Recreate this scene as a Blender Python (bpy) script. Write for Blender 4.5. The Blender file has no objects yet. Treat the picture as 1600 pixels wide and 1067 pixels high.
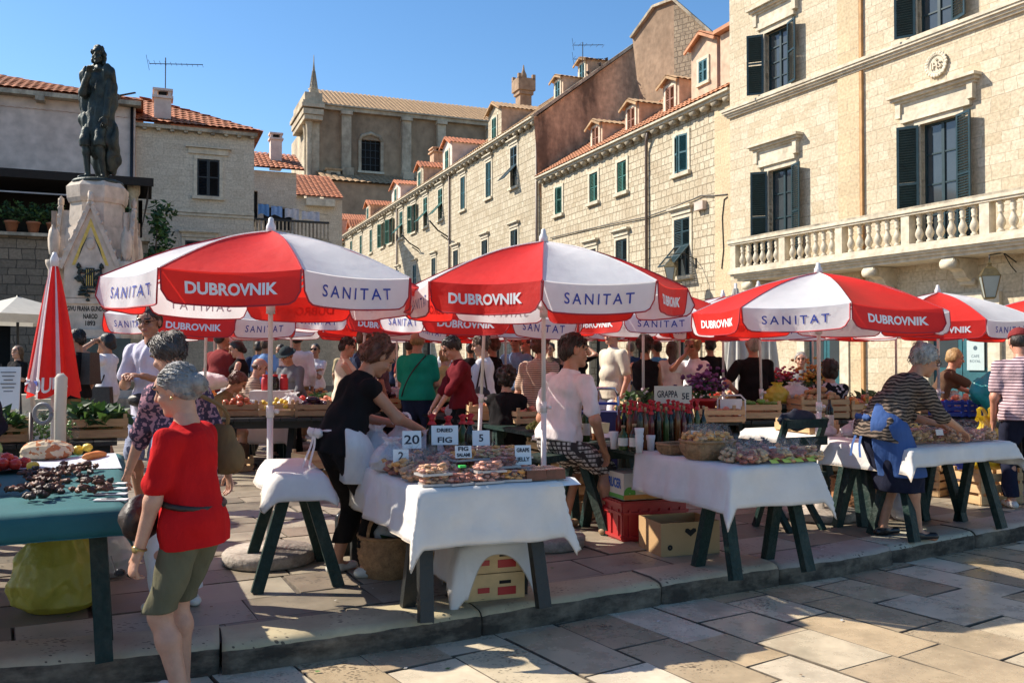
import bpy, math, random
import numpy as np
from mathutils import Vector, Matrix, Euler
rnd = random.Random(7)
sc = bpy.context.scene
COL = sc.collection
# ---------------- camera, sky, sun, exposure ----------------
F = 1400.0; CZ = 1.38; TH = math.atan(26.5 / F)
cd = bpy.data.cameras.new('camera'); cam = bpy.data.objects.new('camera', cd); COL.objects.link(cam)
cd.sensor_width = 36; cd.lens = 36 * F / 1600; cd.clip_start = 0.05; cd.clip_end = 3000
cam.location = (0, 0, CZ); cam.rotation_euler = (math.radians(90) + TH, 0, 0)
sc.camera = cam
SUN_EL = math.radians(40); SUN_H = Vector((-0.968, 0.25, 0)).normalized()   # towards the sun, on the ground
w = bpy.data.worlds.new('World'); sc.world = w; w.use_nodes = True
nt = w.node_tree; bgn = nt.nodes['Background']
sky = nt.nodes.new('ShaderNodeTexSky'); sky.sky_type = 'NISHITA'; sky.sun_disc = False
sky.sun_elevation = SUN_EL; sky.sun_rotation = math.atan2(SUN_H.x, SUN_H.y); sky.air_density = 1.0; sky.dust_density = 0.25; sky.ozone_density = 2.2
hsv = nt.nodes.new('ShaderNodeHueSaturation'); hsv.inputs['Saturation'].default_value = 1.22; nt.links.new(sky.outputs[0], hsv.inputs['Color']); nt.links.new(hsv.outputs[0], bgn.inputs[0]); bgn.inputs[1].default_value = 0.098
sl = bpy.data.lights.new('sun', 'SUN'); sl.energy = 4.4; sl.angle = math.radians(0.5); sl.color = (1, 0.92, 0.79)
so = bpy.data.objects.new('sun', sl); COL.objects.link(so); so.location = (-20, 5, 30)
sdir = Vector((SUN_H.x * math.cos(SUN_EL), SUN_H.y * math.cos(SUN_EL), math.sin(SUN_EL)))
so.rotation_euler = sdir.to_track_quat('Z', 'Y').to_euler()
sc.view_settings.view_transform = 'Standard'; sc.view_settings.look = 'None'; sc.view_settings.gamma = 1
sc.view_settings.exposure = 0.92
sc.render.engine = 'CYCLES'
sc.cycles.max_bounces = 6; sc.cycles.transparent_max_bounces = 8

# ---------------- helpers ----------------
def ray(px, py):
    x = (px - 800) / F; y = -(py - 533.5) / F
    return (x, math.cos(TH) - y * math.sin(TH), math.sin(TH) + y * math.cos(TH))
def G(px, py, z=0.0):
    r = ray(px, py); t = (z - CZ) / r[2]; return Vector((r[0] * t, r[1] * t, z))
def D(px, py, Y):
    r = ray(px, py); t = Y / r[1]; return Vector((r[0] * t, Y, CZ + r[2] * t))
def FP(px, py, o, ang):          # point of the vertical plane through o along ang: (along, height)
    r = ray(px, py); c, s = math.cos(ang), math.sin(ang)
    den = r[0] * (-s) + c * r[1]
    t = (o[0] * (-s) + c * o[1]) / den
    return (r[0] * o[1] - r[1] * o[0]) / den, CZ + r[2] * t

def link(n, a, b): n.links.new(a, b)
def hx(h): # sRGB hex to linear
    v = [int(h[i:i + 2], 16) / 255 for i in (0, 2, 4)]
    return tuple((c / 12.92 if c <= .04045 else ((c + .055) / 1.055) ** 2.4) for c in v)
MATS = {}
def M(name, col, rough=.6, var=.18, scale=8., bump=0., bscale=60., metal=0., spec=.5, trans=0., alpha=1., tl=0., rnd_obj=0., coord='Object', stretch=None, sheen=0.):
    if name in MATS: return MATS[name]
    m = bpy.data.materials.new(name); m.use_nodes = True; MATS[name] = m
    n = m.node_tree; p = n.nodes['Principled BSDF']
    p.inputs['Roughness'].default_value = rough; p.inputs['Metallic'].default_value = metal
    p.inputs['Specular IOR Level'].default_value = spec
    tc = n.nodes.new('ShaderNodeTexCoord'); v = tc.outputs[coord]
    if stretch:
        mp = n.nodes.new('ShaderNodeMapping'); mp.inputs['Scale'].default_value = stretch; link(n, v, mp.inputs[0]); v = mp.outputs[0]
    no = n.nodes.new('ShaderNodeTexNoise'); no.inputs['Scale'].default_value = scale; no.inputs['Detail'].default_value = 5; no.inputs['Roughness'].default_value = .65
    link(n, v, no.inputs['Vector'])
    cr = n.nodes.new('ShaderNodeValToRGB'); cr.color_ramp.elements[0].position = .3; cr.color_ramp.elements[1].position = .7
    cr.color_ramp.elements[0].color = (*[c * (1 - var) for c in col], 1); cr.color_ramp.elements[1].color = (*[min(1, c * (1 + var)) for c in col], 1)
    link(n, no.outputs[0], cr.inputs[0]); c = cr.outputs[0]
    if rnd_obj:
        oi = n.nodes.new('ShaderNodeObjectInfo'); hs = n.nodes.new('ShaderNodeHueSaturation'); mr = n.nodes.new('ShaderNodeMapRange')
        mr.inputs[3].default_value = 1 - rnd_obj; mr.inputs[4].default_value = 1 + rnd_obj
        link(n, oi.outputs['Random'], mr.inputs[0]); link(n, mr.outputs[0], hs.inputs['Value']); link(n, c, hs.inputs['Color']); c = hs.outputs[0]
    link(n, c, p.inputs['Base Color'])
    if bump:
        b = n.nodes.new('ShaderNodeTexNoise'); b.inputs['Scale'].default_value = bscale; b.inputs['Detail'].default_value = 6
        link(n, v, b.inputs['Vector']); bm_ = n.nodes.new('ShaderNodeBump'); bm_.inputs['Strength'].default_value = bump; bm_.inputs['Distance'].default_value = .02
        link(n, b.outputs[0], bm_.inputs['Height']); link(n, bm_.outputs[0], p.inputs['Normal'])
    if trans: p.inputs['Transmission Weight'].default_value = trans
    if alpha < 1: p.inputs['Alpha'].default_value = alpha
    if sheen: p.inputs['Sheen Weight'].default_value = sheen
    if tl:
        t = n.nodes.new('ShaderNodeBsdfTranslucent'); mx = n.nodes.new('ShaderNodeMixShader'); mx.inputs[0].default_value = tl
        link(n, c, t.inputs[0]); link(n, p.outputs[0], mx.inputs[1]); link(n, t.outputs[0], mx.inputs[2])
        link(n, mx.outputs[0], n.nodes['Material Output'].inputs[0])
    return m

class MB:
    """collects shapes in one mesh"""
    def __init__(s): s.v = []; s.f = []; s.mi = []; s.uv = {}; s.mats = []; s.sm = []
    def m(s, mat):
        if mat not in s.mats: s.mats.append(mat)
        return s.mats.index(mat)
    def add(s, vs, fs, mat, T=None, uvs=None, smooth=False):
        b = len(s.v); k = s.m(mat)
        for p in vs: s.v.append(tuple(T @ Vector(p)) if T is not None else tuple(p))
        for i, f in enumerate(fs):
            if uvs: s.uv[len(s.f)] = uvs[i]
            s.f.append([b + j for j in f]); s.mi.append(k); s.sm.append(smooth)
    def box(s, c, d, mat, T=None, rot=None, taper=1.0):
        x, y, z = d[0] / 2, d[1] / 2, d[2] / 2
        vs = [Vector((sx * x * (taper if sz > 0 else 1), sy * y * (taper if sz > 0 else 1), sz * z)) for sz in (-1, 1) for sx, sy in ((-1, -1), (1, -1), (1, 1), (-1, 1))]
        if rot: R = Euler(rot).to_matrix(); vs = [R @ q for q in vs]
        vs = [q + Vector(c) for q in vs]
        dd = [(0, 3, 2, 1), (4, 5, 6, 7), (0, 1, 5, 4), (1, 2, 6, 5), (2, 3, 7, 6), (3, 0, 4, 7)]
        w_ = [(d[0], d[1]), (d[0], d[1]), (d[0], d[2]), (d[1], d[2]), (d[0], d[2]), (d[1], d[2])]
        o = c[0] + c[1]; oz = c[2] - z
        uv = [[(o, oz), (o + a, oz), (o + a, oz + b), (o, oz + b)] for a, b in w_]
        s.add(vs, dd, mat, T, uv)
    def bar(s, a, b, w, h, mat, T=None, up=(0, 0, 1)):
        a, b = Vector(a), Vector(b); d = (b - a); L = d.length; d.normalize()
        x = d.cross(Vector(up)); x = x.normalized() if x.length > 1e-4 else Vector((1, 0, 0)); y = x.cross(d)
        vs = [p + x * sx * w / 2 + y * sy * h / 2 for p in (a, b) for sx, sy in ((-1, -1), (1, -1), (1, 1), (-1, 1))]
        s.add(vs, [(0, 1, 2, 3), (7, 6, 5, 4), (0, 4, 5, 1), (1, 5, 6, 2), (2, 6, 7, 3), (3, 7, 4, 0)], mat, T)
    def tube(s, pts, r, mat, n=8, T=None, cap=True):
        pts = [Vector(p) for p in pts]; rs = r if isinstance(r, (list, tuple)) else [r] * len(pts)
        vs = []; fs = []; ref = None
        for i, p in enumerate(pts):
            d = (pts[min(i + 1, len(pts) - 1)] - pts[max(i - 1, 0)]).normalized()
            if ref is None: ref = d.orthogonal().normalized()
            x = (ref - d * ref.dot(d)); x = x.normalized() if x.length > 1e-5 else d.orthogonal().normalized(); ref = x; y = d.cross(x)
            for k in range(n): a = 2 * math.pi * k / n; vs.append(p + (x * math.cos(a) + y * math.sin(a)) * rs[i])
        for i in range(len(pts) - 1):
            for k in range(n): fs.append((i * n + k, i * n + (k + 1) % n, (i + 1) * n + (k + 1) % n, (i + 1) * n + k))
        if cap: fs.append(tuple(range(n - 1, -1, -1))); fs.append(tuple(range(len(vs) - n, len(vs))))
        s.add(vs, fs, mat, T, smooth=n > 5)
    def lathe(s, prof, mat, n=16, T=None, smooth=True, cap=True):
        vs = [(r * math.cos(2 * math.pi * k / n), r * math.sin(2 * math.pi * k / n), z) for r, z in prof for k in range(n)]
        fs = [(i * n + k, i * n + (k + 1) % n, (i + 1) * n + (k + 1) % n, (i + 1) * n + k) for i in range(len(prof) - 1) for k in range(n)]
        if cap: fs.append(tuple(range(n - 1, -1, -1))); fs.append(tuple(range(len(vs) - n, len(vs))))
        s.add(vs, fs, mat, T, smooth=smooth)
    def blob(s, c, d, mat, seed=0, amp=.12, n=10, T=None, fr=3., rot=0.):
        R = Matrix.Rotation(rot, 3, 'Z'); q = random.Random(seed); ph = [q.uniform(0, 6) for _ in range(6)]
        vs = []; m_ = n * 2
        for i in range(n + 1):
            t = math.pi * i / n
            for k in range(m_):
                a = 2 * math.pi * k / m_; u = Vector((math.sin(t) * math.cos(a), math.sin(t) * math.sin(a), math.cos(t)))
                g = 1 + amp * (math.sin(fr * u.x * 2 + ph[0] + 1.7 * math.sin(fr * u.y + ph[1])) + math.sin(fr * u.y * 2.3 + ph[2] + 1.5 * math.sin(fr * u.z * 1.4 + ph[3])) + .6 * math.sin(fr * 2.4 * u.z + fr * 3 * u.x + ph[4]))
                vs.append(R @ Vector((u.x * d[0] * g / 2, u.y * d[1] * g / 2, u.z * d[2] * g / 2)) + Vector(c))
        fs = [(i * m_ + k, (i + 1) * m_ + k, (i + 1) * m_ + (k + 1) % m_, i * m_ + (k + 1) % m_) for i in range(n) for k in range(m_)]
        s.add(vs, fs, mat, T, smooth=True)
    def quad(s, pts, mat, T=None, uv=None): s.add(pts, [tuple(range(len(pts)))], mat, T, [uv] if uv else None)
    def grid(s, fn, nu, nv, mat, T=None, smooth=True, uvf=None):
        vs = [fn(i / nu, j / nv) for j in range(nv + 1) for i in range(nu + 1)]
        fs = []; uv = [] if uvf else None
        for j in range(nv):
            for i in range(nu):
                fs.append((j * (nu + 1) + i, j * (nu + 1) + i + 1, (j + 1) * (nu + 1) + i + 1, (j + 1) * (nu + 1) + i))
                if uvf: uv.append([uvf(a / nu, b / nv) for a, b in ((i, j), (i + 1, j), (i + 1, j + 1), (i, j + 1))])
        s.add(vs, fs, mat, T, uv, smooth)
    def mesh(s, name):
        me = bpy.data.meshes.new(name); me.from_pydata(s.v, [], s.f)
        for m_ in s.mats: me.materials.append(m_)
        me.polygons.foreach_set('material_index', s.mi); me.polygons.foreach_set('use_smooth', s.sm)
        if s.uv:
            ul = me.uv_layers.new(name='UVMap')
            for pi, u in s.uv.items():
                po = me.polygons[pi]
                for k, li in enumerate(po.loop_indices): ul.data[li].uv = u[k]
        me.update(); return me
    def build(s, name, parent=None, loc=None, rz=0., **kw): return ob(name, s.mesh(name), parent, loc, rz, **kw)
def tag(o, label=None, cat=None, group=None, kind=None):
    if label: o['label'] = label
    if cat: o['category'] = cat
    if group: o['group'] = group
    if kind: o['kind'] = kind
    return o
def ob(name, data, parent=None, loc=None, rz=0., label=None, cat=None, group=None, kind=None, rot=None, scale=None):
    o = bpy.data.objects.new(name, data); COL.objects.link(o)
    if parent is not None: o.parent = parent
    if loc is not None: o.location = loc
    o.rotation_euler = rot if rot else (0, 0, rz)
    if scale is not None: o.scale = (scale,) * 3 if isinstance(scale, (int, float)) else scale
    return tag(o, label, cat, group, kind)
def empty(name, loc, rz=0., label=None, cat=None, group=None, rot=None, scale=None):
    o = ob(name, None, None, loc, rz, label, cat, group, None, rot, scale); o.empty_display_size = .1; return o
KIDS = {}
def dup(o, loc, rz=0., label=None, group=None, rot=None, scale=None):     # a thing with copies of its parts and sub-parts
    kids = {}
    for x in COL.objects:
        if x.parent is not None: kids.setdefault(x.parent.name, []).append(x)
    def cp(a, par):
        c = a.copy(); COL.objects.link(c)
        if par is not None: c.parent = par
        for k in kids.get(a.name, []): cp(k, c)
        return c
    r = cp(o, None); r.location = loc; r.rotation_euler = rot if rot else (0, 0, rz)
    if scale is not None: r.scale = (scale,) * 3 if isinstance(scale, (int, float)) else scale
    if label: r['label'] = label
    if group: r['group'] = group
    return r

def text_mesh(txt, size, bold=0., depth=0., space=1.0):
    """flat letters as (verts, faces), centred, in the xy plane"""
    cu = bpy.data.curves.new('t', 'FONT'); cu.body = txt; cu.size = size; cu.align_x = 'CENTER'; cu.align_y = 'CENTER'; cu.offset = bold; cu.extrude = depth; cu.space_character = space; cu.resolution_u = 3
    o = bpy.data.objects.new('t', cu); COL.objects.link(o)
    dg = bpy.context.evaluated_depsgraph_get(); me = o.evaluated_get(dg).to_mesh()
    vs = [v.co.copy() for v in me.vertices]; fs = [tuple(p.vertices) for p in me.polygons]
    o.evaluated_get(dg).to_mesh_clear(); bpy.data.objects.remove(o); bpy.data.curves.remove(cu)
    if vs:
        x0 = min(v.x for v in vs); x1 = max(v.x for v in vs); y0 = min(v.y for v in vs); y1 = max(v.y for v in vs)
        vs = [Vector((v.x - (x0 + x1) / 2, v.y - (y0 + y1) / 2, v.z)) for v in vs]
    return vs, fs
_tc = {}
def letters(mb, txt, size, mat, T, bold=0., space=1.0, depth=0., fit=None):
    k = (txt, size, bold, space, depth)
    if k not in _tc: _tc[k] = text_mesh(txt, size, bold, depth, space)
    vs, fs = _tc[k]
    if fit:
        ww = max(v.x for v in vs) - min(v.x for v in vs); vs = [Vector((v.x * fit / ww, v.y, v.z)) for v in vs]
    mb.add(vs, fs, mat, T)
def TR(loc, rz=0., rx=0., ry=0.): return Matrix.Translation(Vector(loc)) @ Euler((rx, ry, rz)).to_matrix().to_4x4()
FRONT = math.pi / 2     # rx that stands a text up facing local -y
# ---------------- materials of the setting ----------------
def stone_wall(name, c1, c2, mortar, bw=.42, rh=.27, stain=(.5, .36, .2), stain_amt=.25, ms=.012, bump=.5, blotch=.9):
    m = bpy.data.materials.new(name); m.use_nodes = True; n = m.node_tree; p = n.nodes['Principled BSDF']; MATS[name] = m
    N = n.nodes.new; p.inputs['Roughness'].default_value = .85; p.inputs['Specular IOR Level'].default_value = .25
    uv = N('ShaderNodeUVMap'); uv.uv_map = 'UVMap'; sp = N('ShaderNodeSeparateXYZ'); link(n, uv.outputs[0], sp.inputs[0])
    def math_(op, a, b=None):
        q = N('ShaderNodeMath'); q.operation = op
        for i, x in enumerate((a, b)):
            if x is None: continue
            if isinstance(x, (int, float)): q.inputs[i].default_value = x
            else: link(n, x, q.inputs[i])
        return q.outputs[0]
    v2 = math_('ADD', sp.outputs[1], math_('MULTIPLY', math_('SINE', math_('MULTIPLY', sp.outputs[1], 3.1)), .07))
    v2 = math_('ADD', v2, math_('MULTIPLY', math_('SINE', math_('MULTIPLY', sp.outputs[1], 7.7)), .03))
    nz = N('ShaderNodeTexNoise'); nz.inputs['Scale'].default_value = 2.2; nz.inputs['Detail'].default_value = 3; link(n, uv.outputs[0], nz.inputs[0])
    sn = N('ShaderNodeSeparateColor'); link(n, nz.outputs[1], sn.inputs[0])
    u2 = math_('ADD', sp.outputs[0], math_('MULTIPLY', math_('SUBTRACT', sn.outputs[0], .5), .22))
    v3 = math_('ADD', v2, math_('MULTIPLY', math_('SUBTRACT', sn.outputs[1], .5), .035))
    cb = N('ShaderNodeCombineXYZ'); link(n, u2, cb.inputs[0]); link(n, v3, cb.inputs[1])
    br = N('ShaderNodeTexBrick'); br.inputs['Scale'].default_value = 1; br.inputs['Brick Width'].default_value = bw; br.inputs['Row Height'].default_value = rh
    br.inputs['Mortar Size'].default_value = ms; br.inputs['Mortar Smooth'].default_value = .3; br.offset_frequency = 2; br.squash = .72; br.squash_frequency = 3; br.inputs['Bias'].default_value = -.1
    br.inputs['Color1'].default_value = (*c1, 1); br.inputs['Color2'].default_value = (*c2, 1); br.inputs['Mortar'].default_value = (*mortar, 1)
    link(n, cb.outputs[0], br.inputs['Vector'])
    n2 = N('ShaderNodeTexNoise'); n2.inputs['Scale'].default_value = blotch; n2.inputs['Detail'].default_value = 8; n2.inputs['Roughness'].default_value = .7; link(n, uv.outputs[0], n2.inputs[0])
    r2 = N('ShaderNodeMapRange'); r2.inputs[1].default_value = .46; r2.inputs[2].default_value = .72; r2.inputs[4].default_value = stain_amt; link(n, n2.outputs[0], r2.inputs[0])
    mx = N('ShaderNodeMix'); mx.data_type = 'RGBA'; mx.blend_type = 'MIX'; link(n, r2.outputs[0], mx.inputs[0]); link(n, br.outputs[0], mx.inputs[6]); mx.inputs[7].default_value = (*stain, 1)
    n3 = N('ShaderNodeTexNoise'); n3.inputs['Scale'].default_value = 14; n3.inputs['Detail'].default_value = 6; link(n, uv.outputs[0], n3.inputs[0])
    r3 = N('ShaderNodeMapRange'); r3.inputs[1].default_value = .25; r3.inputs[2].default_value = .75; r3.inputs[3].default_value = .72; r3.inputs[4].default_value = 1.2; link(n, n3.outputs[0], r3.inputs[0])
    m2 = N('ShaderNodeMix'); m2.data_type = 'RGBA'; m2.blend_type = 'MULTIPLY'; m2.inputs[0].default_value = 1; link(n, mx.outputs[2], m2.inputs[6]); link(n, r3.outputs[0], m2.inputs[7])
    link(n, m2.outputs[2], p.inputs['Base Color'])
    hb = math_('ADD', math_('MULTIPLY', br.outputs[1], -1.0), math_('MULTIPLY', n3.outputs[0], .5))
    bp = N('ShaderNodeBump'); bp.inputs['Strength'].default_value = bump; bp.inputs['Distance'].default_value = .03; link(n, hb, bp.inputs['Height']); link(n, bp.outputs[0], p.inputs['Normal'])
    return m
def stained(name, base, dark, amt=.75, scale=.55, th=.5, streak=(1, 1, .35), rough=.9, third=None, coord='Object'):
    m = bpy.data.materials.new(name); m.use_nodes = True; n = m.node_tree; p = n.nodes['Principled BSDF']; N = n.nodes.new; MATS[name] = m
    p.inputs['Roughness'].default_value = rough; p.inputs['Specular IOR Level'].default_value = .2
    tc = N('ShaderNodeTexCoord'); mp = N('ShaderNodeMapping'); mp.inputs['Scale'].default_value = streak; link(n, tc.outputs[coord], mp.inputs[0])
    n1 = N('ShaderNodeTexNoise'); n1.inputs['Scale'].default_value = scale; n1.inputs['Detail'].default_value = 10; n1.inputs['Roughness'].default_value = .68; link(n, mp.outputs[0], n1.inputs[0])
    r = N('ShaderNodeMapRange'); r.inputs[1].default_value = th - .09; r.inputs[2].default_value = th + .12; r.inputs[4].default_value = amt; link(n, n1.outputs[0], r.inputs[0])
    mx = N('ShaderNodeMix'); mx.data_type = 'RGBA'; link(n, r.outputs[0], mx.inputs[0]); mx.inputs[6].default_value = (*base, 1); mx.inputs[7].default_value = (*dark, 1)
    n2 = N('ShaderNodeTexNoise'); n2.inputs['Scale'].default_value = scale * 7; n2.inputs['Detail'].default_value = 8; link(n, tc.outputs[coord], n2.inputs[0])
    r3 = N('ShaderNodeMapRange'); r3.inputs[1].default_value = .3; r3.inputs[2].default_value = .7; r3.inputs[3].default_value = .8; r3.inputs[4].default_value = 1.2; link(n, n2.outputs[0], r3.inputs[0])
    m2 = N('ShaderNodeMix'); m2.data_type = 'RGBA'; m2.blend_type = 'MULTIPLY'; m2.inputs[0].default_value = 1; link(n, mx.outputs[2], m2.inputs[6]); link(n, r3.outputs[0], m2.inputs[7])
    link(n, m2.outputs[2], p.inputs['Base Color'])
    bp = N('ShaderNodeBump'); bp.inputs['Strength'].default_value = .35; bp.inputs['Distance'].default_value = .03; link(n, n2.outputs[0], bp.inputs['Height']); link(n, bp.outputs[0], p.inputs['Normal'])
    return m
S_PAL = stone_wall('palace_stone', (.62, .53, .395), (.51, .415, .285), (.46, .38, .27), .44, .26, (.45, .34, .21), .5, .010, .45)
S_ROW = stone_wall('row_stone', (.60, .52, .385), (.47, .39, .27), (.27, .22, .15), .36, .255, (.34, .25, .155), .6, .017, .8)
S_FAR = stone_wall('far_row_stone', (.56, .485, .36), (.43, .36, .25), (.27, .225, .16), .40, .27, (.32, .24, .15), .6, .016, .7)
S_LEFT = stone_wall('pale_house_stone', (.64, .56, .44), (.55, .47, .36), (.48, .41, .32), .38, .22, (.48, .39, .29), .35, .007, .25)
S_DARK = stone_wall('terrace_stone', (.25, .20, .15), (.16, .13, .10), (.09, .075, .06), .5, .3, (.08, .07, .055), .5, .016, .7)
S_RUB = stone_wall('rubble_stone', (.42, .33, .23), (.30, .23, .16), (.2, .155, .11), .3, .22, (.18, .13, .09), .5, .02, .9)
TRIM = stained('trim_stone', (.60, .53, .41), (.36, .29, .2), .5, .9, .56)
TRIMD = stained('weathered_trim_stone', (.5, .43, .32), (.14, .12, .1), .8, 1.4, .5)
PINK = stained('pink_plaster', (.66, .54, .47), (.52, .41, .35), .5, .35, .5)
ORANGE = stained('orange_plaster', (.64, .41, .265), (.13, .09, .065), .92, .6, .5, (1, 1, .35))
ORANGEL = stained('pale_orange_plaster', (.54, .39, .28), (.28, .18, .12), .5, .6, .56)
GREYPL = stained('grey_plaster', (.36, .25, .17), (.18, .12, .08), .7, .5, .5)
CHURCH = stained('church_plaster', (.40, .285, .185), (.14, .10, .07), .8, .12, .5, (1, 1, .5))
CHTRIM = stained('church_trim', (.56, .46, .33), (.16, .12, .09), .7, .25, .52)
TILE = M('roof_tile', (.46, .155, .065), .8, .45, 2.6, .3, 20)
TILED = M('old_roof_tile', (.40, .25, .13), .85, .4, 3, .3, 20)
TILEO = M('orange_roof_tile', (.50, .22, .11), .8, .35, 2.4, .3, 20)
GREEN = M('green_shutter_paint', (.022, .115, .085), .45, .25, 5)
TEAL = M('teal_shutter_paint', (.02, .10, .12), .45, .25, 5)
DKGREEN = M('dark_teal_shutter_paint', (.013, .035, .042), .4, .25, 5)
BROWNSH = M('brown_shutter_paint', (.20, .075, .035), .55, .25, 5)
GLASS = M('window_glass', (.05, .06, .065), .06, .1, 2, spec=.8)
CURTAIN = M('curtain', (.5, .47, .38), .8, .2, 6, stretch=(8, 1, .3))
DARK = M('dark_interior', (.012, .011, .010), .9, .3, 2)
IRON = M('black_iron', (.012, .012, .013), .45, .2, 20)
PIPE = M('drain_pipe', (.13, .09, .075), .5, .2, 4)
CABLE = M('cable_rubber', (.02, .018, .016), .6)
# ---------------- wall, window, roof builders (local: x along, -y outward, z up) ----------------
def wall_mesh(s0, s1, z0, z1, ops, mat, depth=.28, rev=None, y=0., thick=0.):
    mb = MB(); xs = sorted({s0, s1, *[o[0] for o in ops], *[o[1] for o in ops]}); zs = sorted({z0, z1, *[o[2] for o in ops], *[o[3] for o in ops]})
    xs = [x for x in xs if s0 <= x <= s1]; zs = [z for z in zs if z0 <= z <= z1]
    for a, b in zip(xs, xs[1:]):
        for c, d in zip(zs, zs[1:]):
            mx_, mz = (a + b) / 2, (c + d) / 2
            if any(o[0] < mx_ < o[1] and o[2] < mz < o[3] for o in ops): continue
            mb.quad([(a, y, c), (b, y, c), (b, y, d), (a, y, d)], mat, uv=[(a, c), (b, c), (b, d), (a, d)])
    rv = rev or mat
    for a, b, c, d in ops:
        e = y + depth
        for q in ([(a, y, c), (a, y, d), (a, e, d), (a, e, c)], [(b, y, d), (b, y, c), (b, e, c), (b, e, d)], [(a, y, d), (b, y, d), (b, e, d), (a, e, d)], [(b, y, c), (a, y, c), (a, e, c), (b, e, c)]):
            mb.quad(q, rv, uv=[(p[0] + p[1], p[2]) for p in q])
        mb.quad([(a, e, c), (b, e, c), (b, e, d), (a, e, d)], DARK)
    return mb
def louver(w, h, mat, n=None, t=.035):
    """one shutter leaf, hinge at x=0, reaching +x, centred on y=0, z from 0 to h"""
    mb = MB(); f = .055; n = n or max(6, int(h / .062))
    for x in (f / 2, w - f / 2): mb.box((x, 0, h / 2), (f, t, h), mat)
    for z in (f / 2, h - f / 2, h * .52): mb.box((w / 2, 0, z), (w - 2 * f, t * .98, f), mat)
    for i in range(n):
        z = f + (h - 2 * f) * (i + .5) / n
        if abs(z - h * .52) < f * .8: continue
        mb.box((w / 2, 0, z), (w - 2 * f, .006, (h - 2 * f) / n * 1.15), mat, rot=(-.75, 0, 0))
    return mb
_lv = {}
def louver_mesh(w, h, mat):
    k = (round(w, 2), round(h, 2), mat.name)
    if k not in _lv: _lv[k] = louver(w, h, mat).mesh('shutter')
    return _lv[k]
def casement(w, h, mat, rows=3, glass=GLASS, curtain=True, y=.16):
    mb = MB(); f = .05
    for x in (-w / 2 + f / 2, w / 2 - f / 2): mb.box((x, y, h / 2), (f, .05, h), mat)
    mb.box((0, y - .004, h / 2), (f * 1.5, .05, h - 2 * f), mat)
    for z in (f / 2, h - f / 2): mb.box((0, y, z), (w - 2 * f, .05, f), mat)
    for i in range(1, rows):
        for sx in (-1, 1): mb.box((sx * (w / 4 - f * .1), y, h * i / rows), (w / 2 - f * 1.6, .035, .035), mat)
    g = MB(); g.quad([(-w / 2 + f, y + .01, f), (w / 2 - f, y + .01, f), (w / 2 - f, y + .01, h - f), (-w / 2 + f, y + .01, h - f)], glass)
    c = None
    return mb, g
def add_window(par, s, z0, w, h, mode='closed', mat=GREEN, trim=TRIM, hood=True, y=0., a1=.3, a2=.3, rows=3, sill=True, tr=.13):
    """window part of a house: stone surround, then shutters and panes as sub-parts"""
    mb = MB(); p = .035
    for x in (-w / 2 - tr / 2, w / 2 + tr / 2): mb.box((x, -p / 2 + .05, h / 2), (tr, p + .1, h), trim)
    mb.box((0, -p / 2 + .05, h + tr / 2), (w + 2 * tr, p + .104, tr), trim)
    if sill: mb.box((0, -.03, -tr / 2), (w + 2 * tr + .1, .2, tr), trim)
    if hood:
        mb.box((0, -.03, h + tr + .11), (w + 2 * tr, .1, .2), trim); mb.box((0, -.08, h + tr + .24), (w + 2 * tr + .22, .22, .07), trim); mb.box((0, -.05, h + tr + .185), (w + 2 * tr + .1, .16, .05), trim)
    wn = mb.build('window', par, (s, y, z0))
    hw = w / 2
    if mode == 'closed':
        for sx in (-1, 1):
            ob('shutter', louver_mesh(hw - .006, h - .02, mat), wn, (sx * (hw - .004), .03, .01), rot=(0, 0, 0 if sx < 0 else math.pi))
    elif mode == 'ajar':
        ob('shutter', louver_mesh(hw - .006, h - .02, mat), wn, (-hw + .004, -.02, .01), rot=(0, 0, -a1))
        ob('shutter', louver_mesh(hw - .006, h - .02, mat), wn, (hw - .004, -.02, .01), rot=(0, 0, math.pi + a2))
    elif mode == 'tilt':      # upper halves shut, lower flaps propped outward
        for sx in (-1, 1):
            ob('shutter', louver_mesh(hw - .006, h * .48, mat), wn, (sx * (hw - .004), .0, h * .52), rot=(0, 0, 0 if sx < 0 else math.pi))
            ob('shutter', louver_mesh(hw - .006, h * .5, mat), wn, (sx * (hw - .004), -.03, h * .52), rot=(math.pi - a1 if sx < 0 else -math.pi + a1, 0, 0 if sx < 0 else math.pi))
    elif mode == 'open':      # leaves swung out towards the wall, casement behind
        ob('shutter', louver_mesh(hw - .006, h - .02, mat), wn, (-hw - .01, -.06, .01), rot=(0, 0, math.pi + a1))
        ob('shutter', louver_mesh(hw - .006, h - .02, mat), wn, (hw + .01, -.06, .01), rot=(0, 0, -a2))
    if mode in ('open', 'tilt', 'glass'):
        fr, g = casement(w, h, mat, rows); fr.build('casement', wn); g.build('pane', wn)
        if mode == 'open':
            c = MB(); c.grid(lambda u, v: (-w / 2 + .02 + u * (w * .96), .235 + .012 * math.sin(u * 40), .03 + v * (h - .06)), 40, 1, CURTAIN); c.build('curtain', wn)
    return wn
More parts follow.
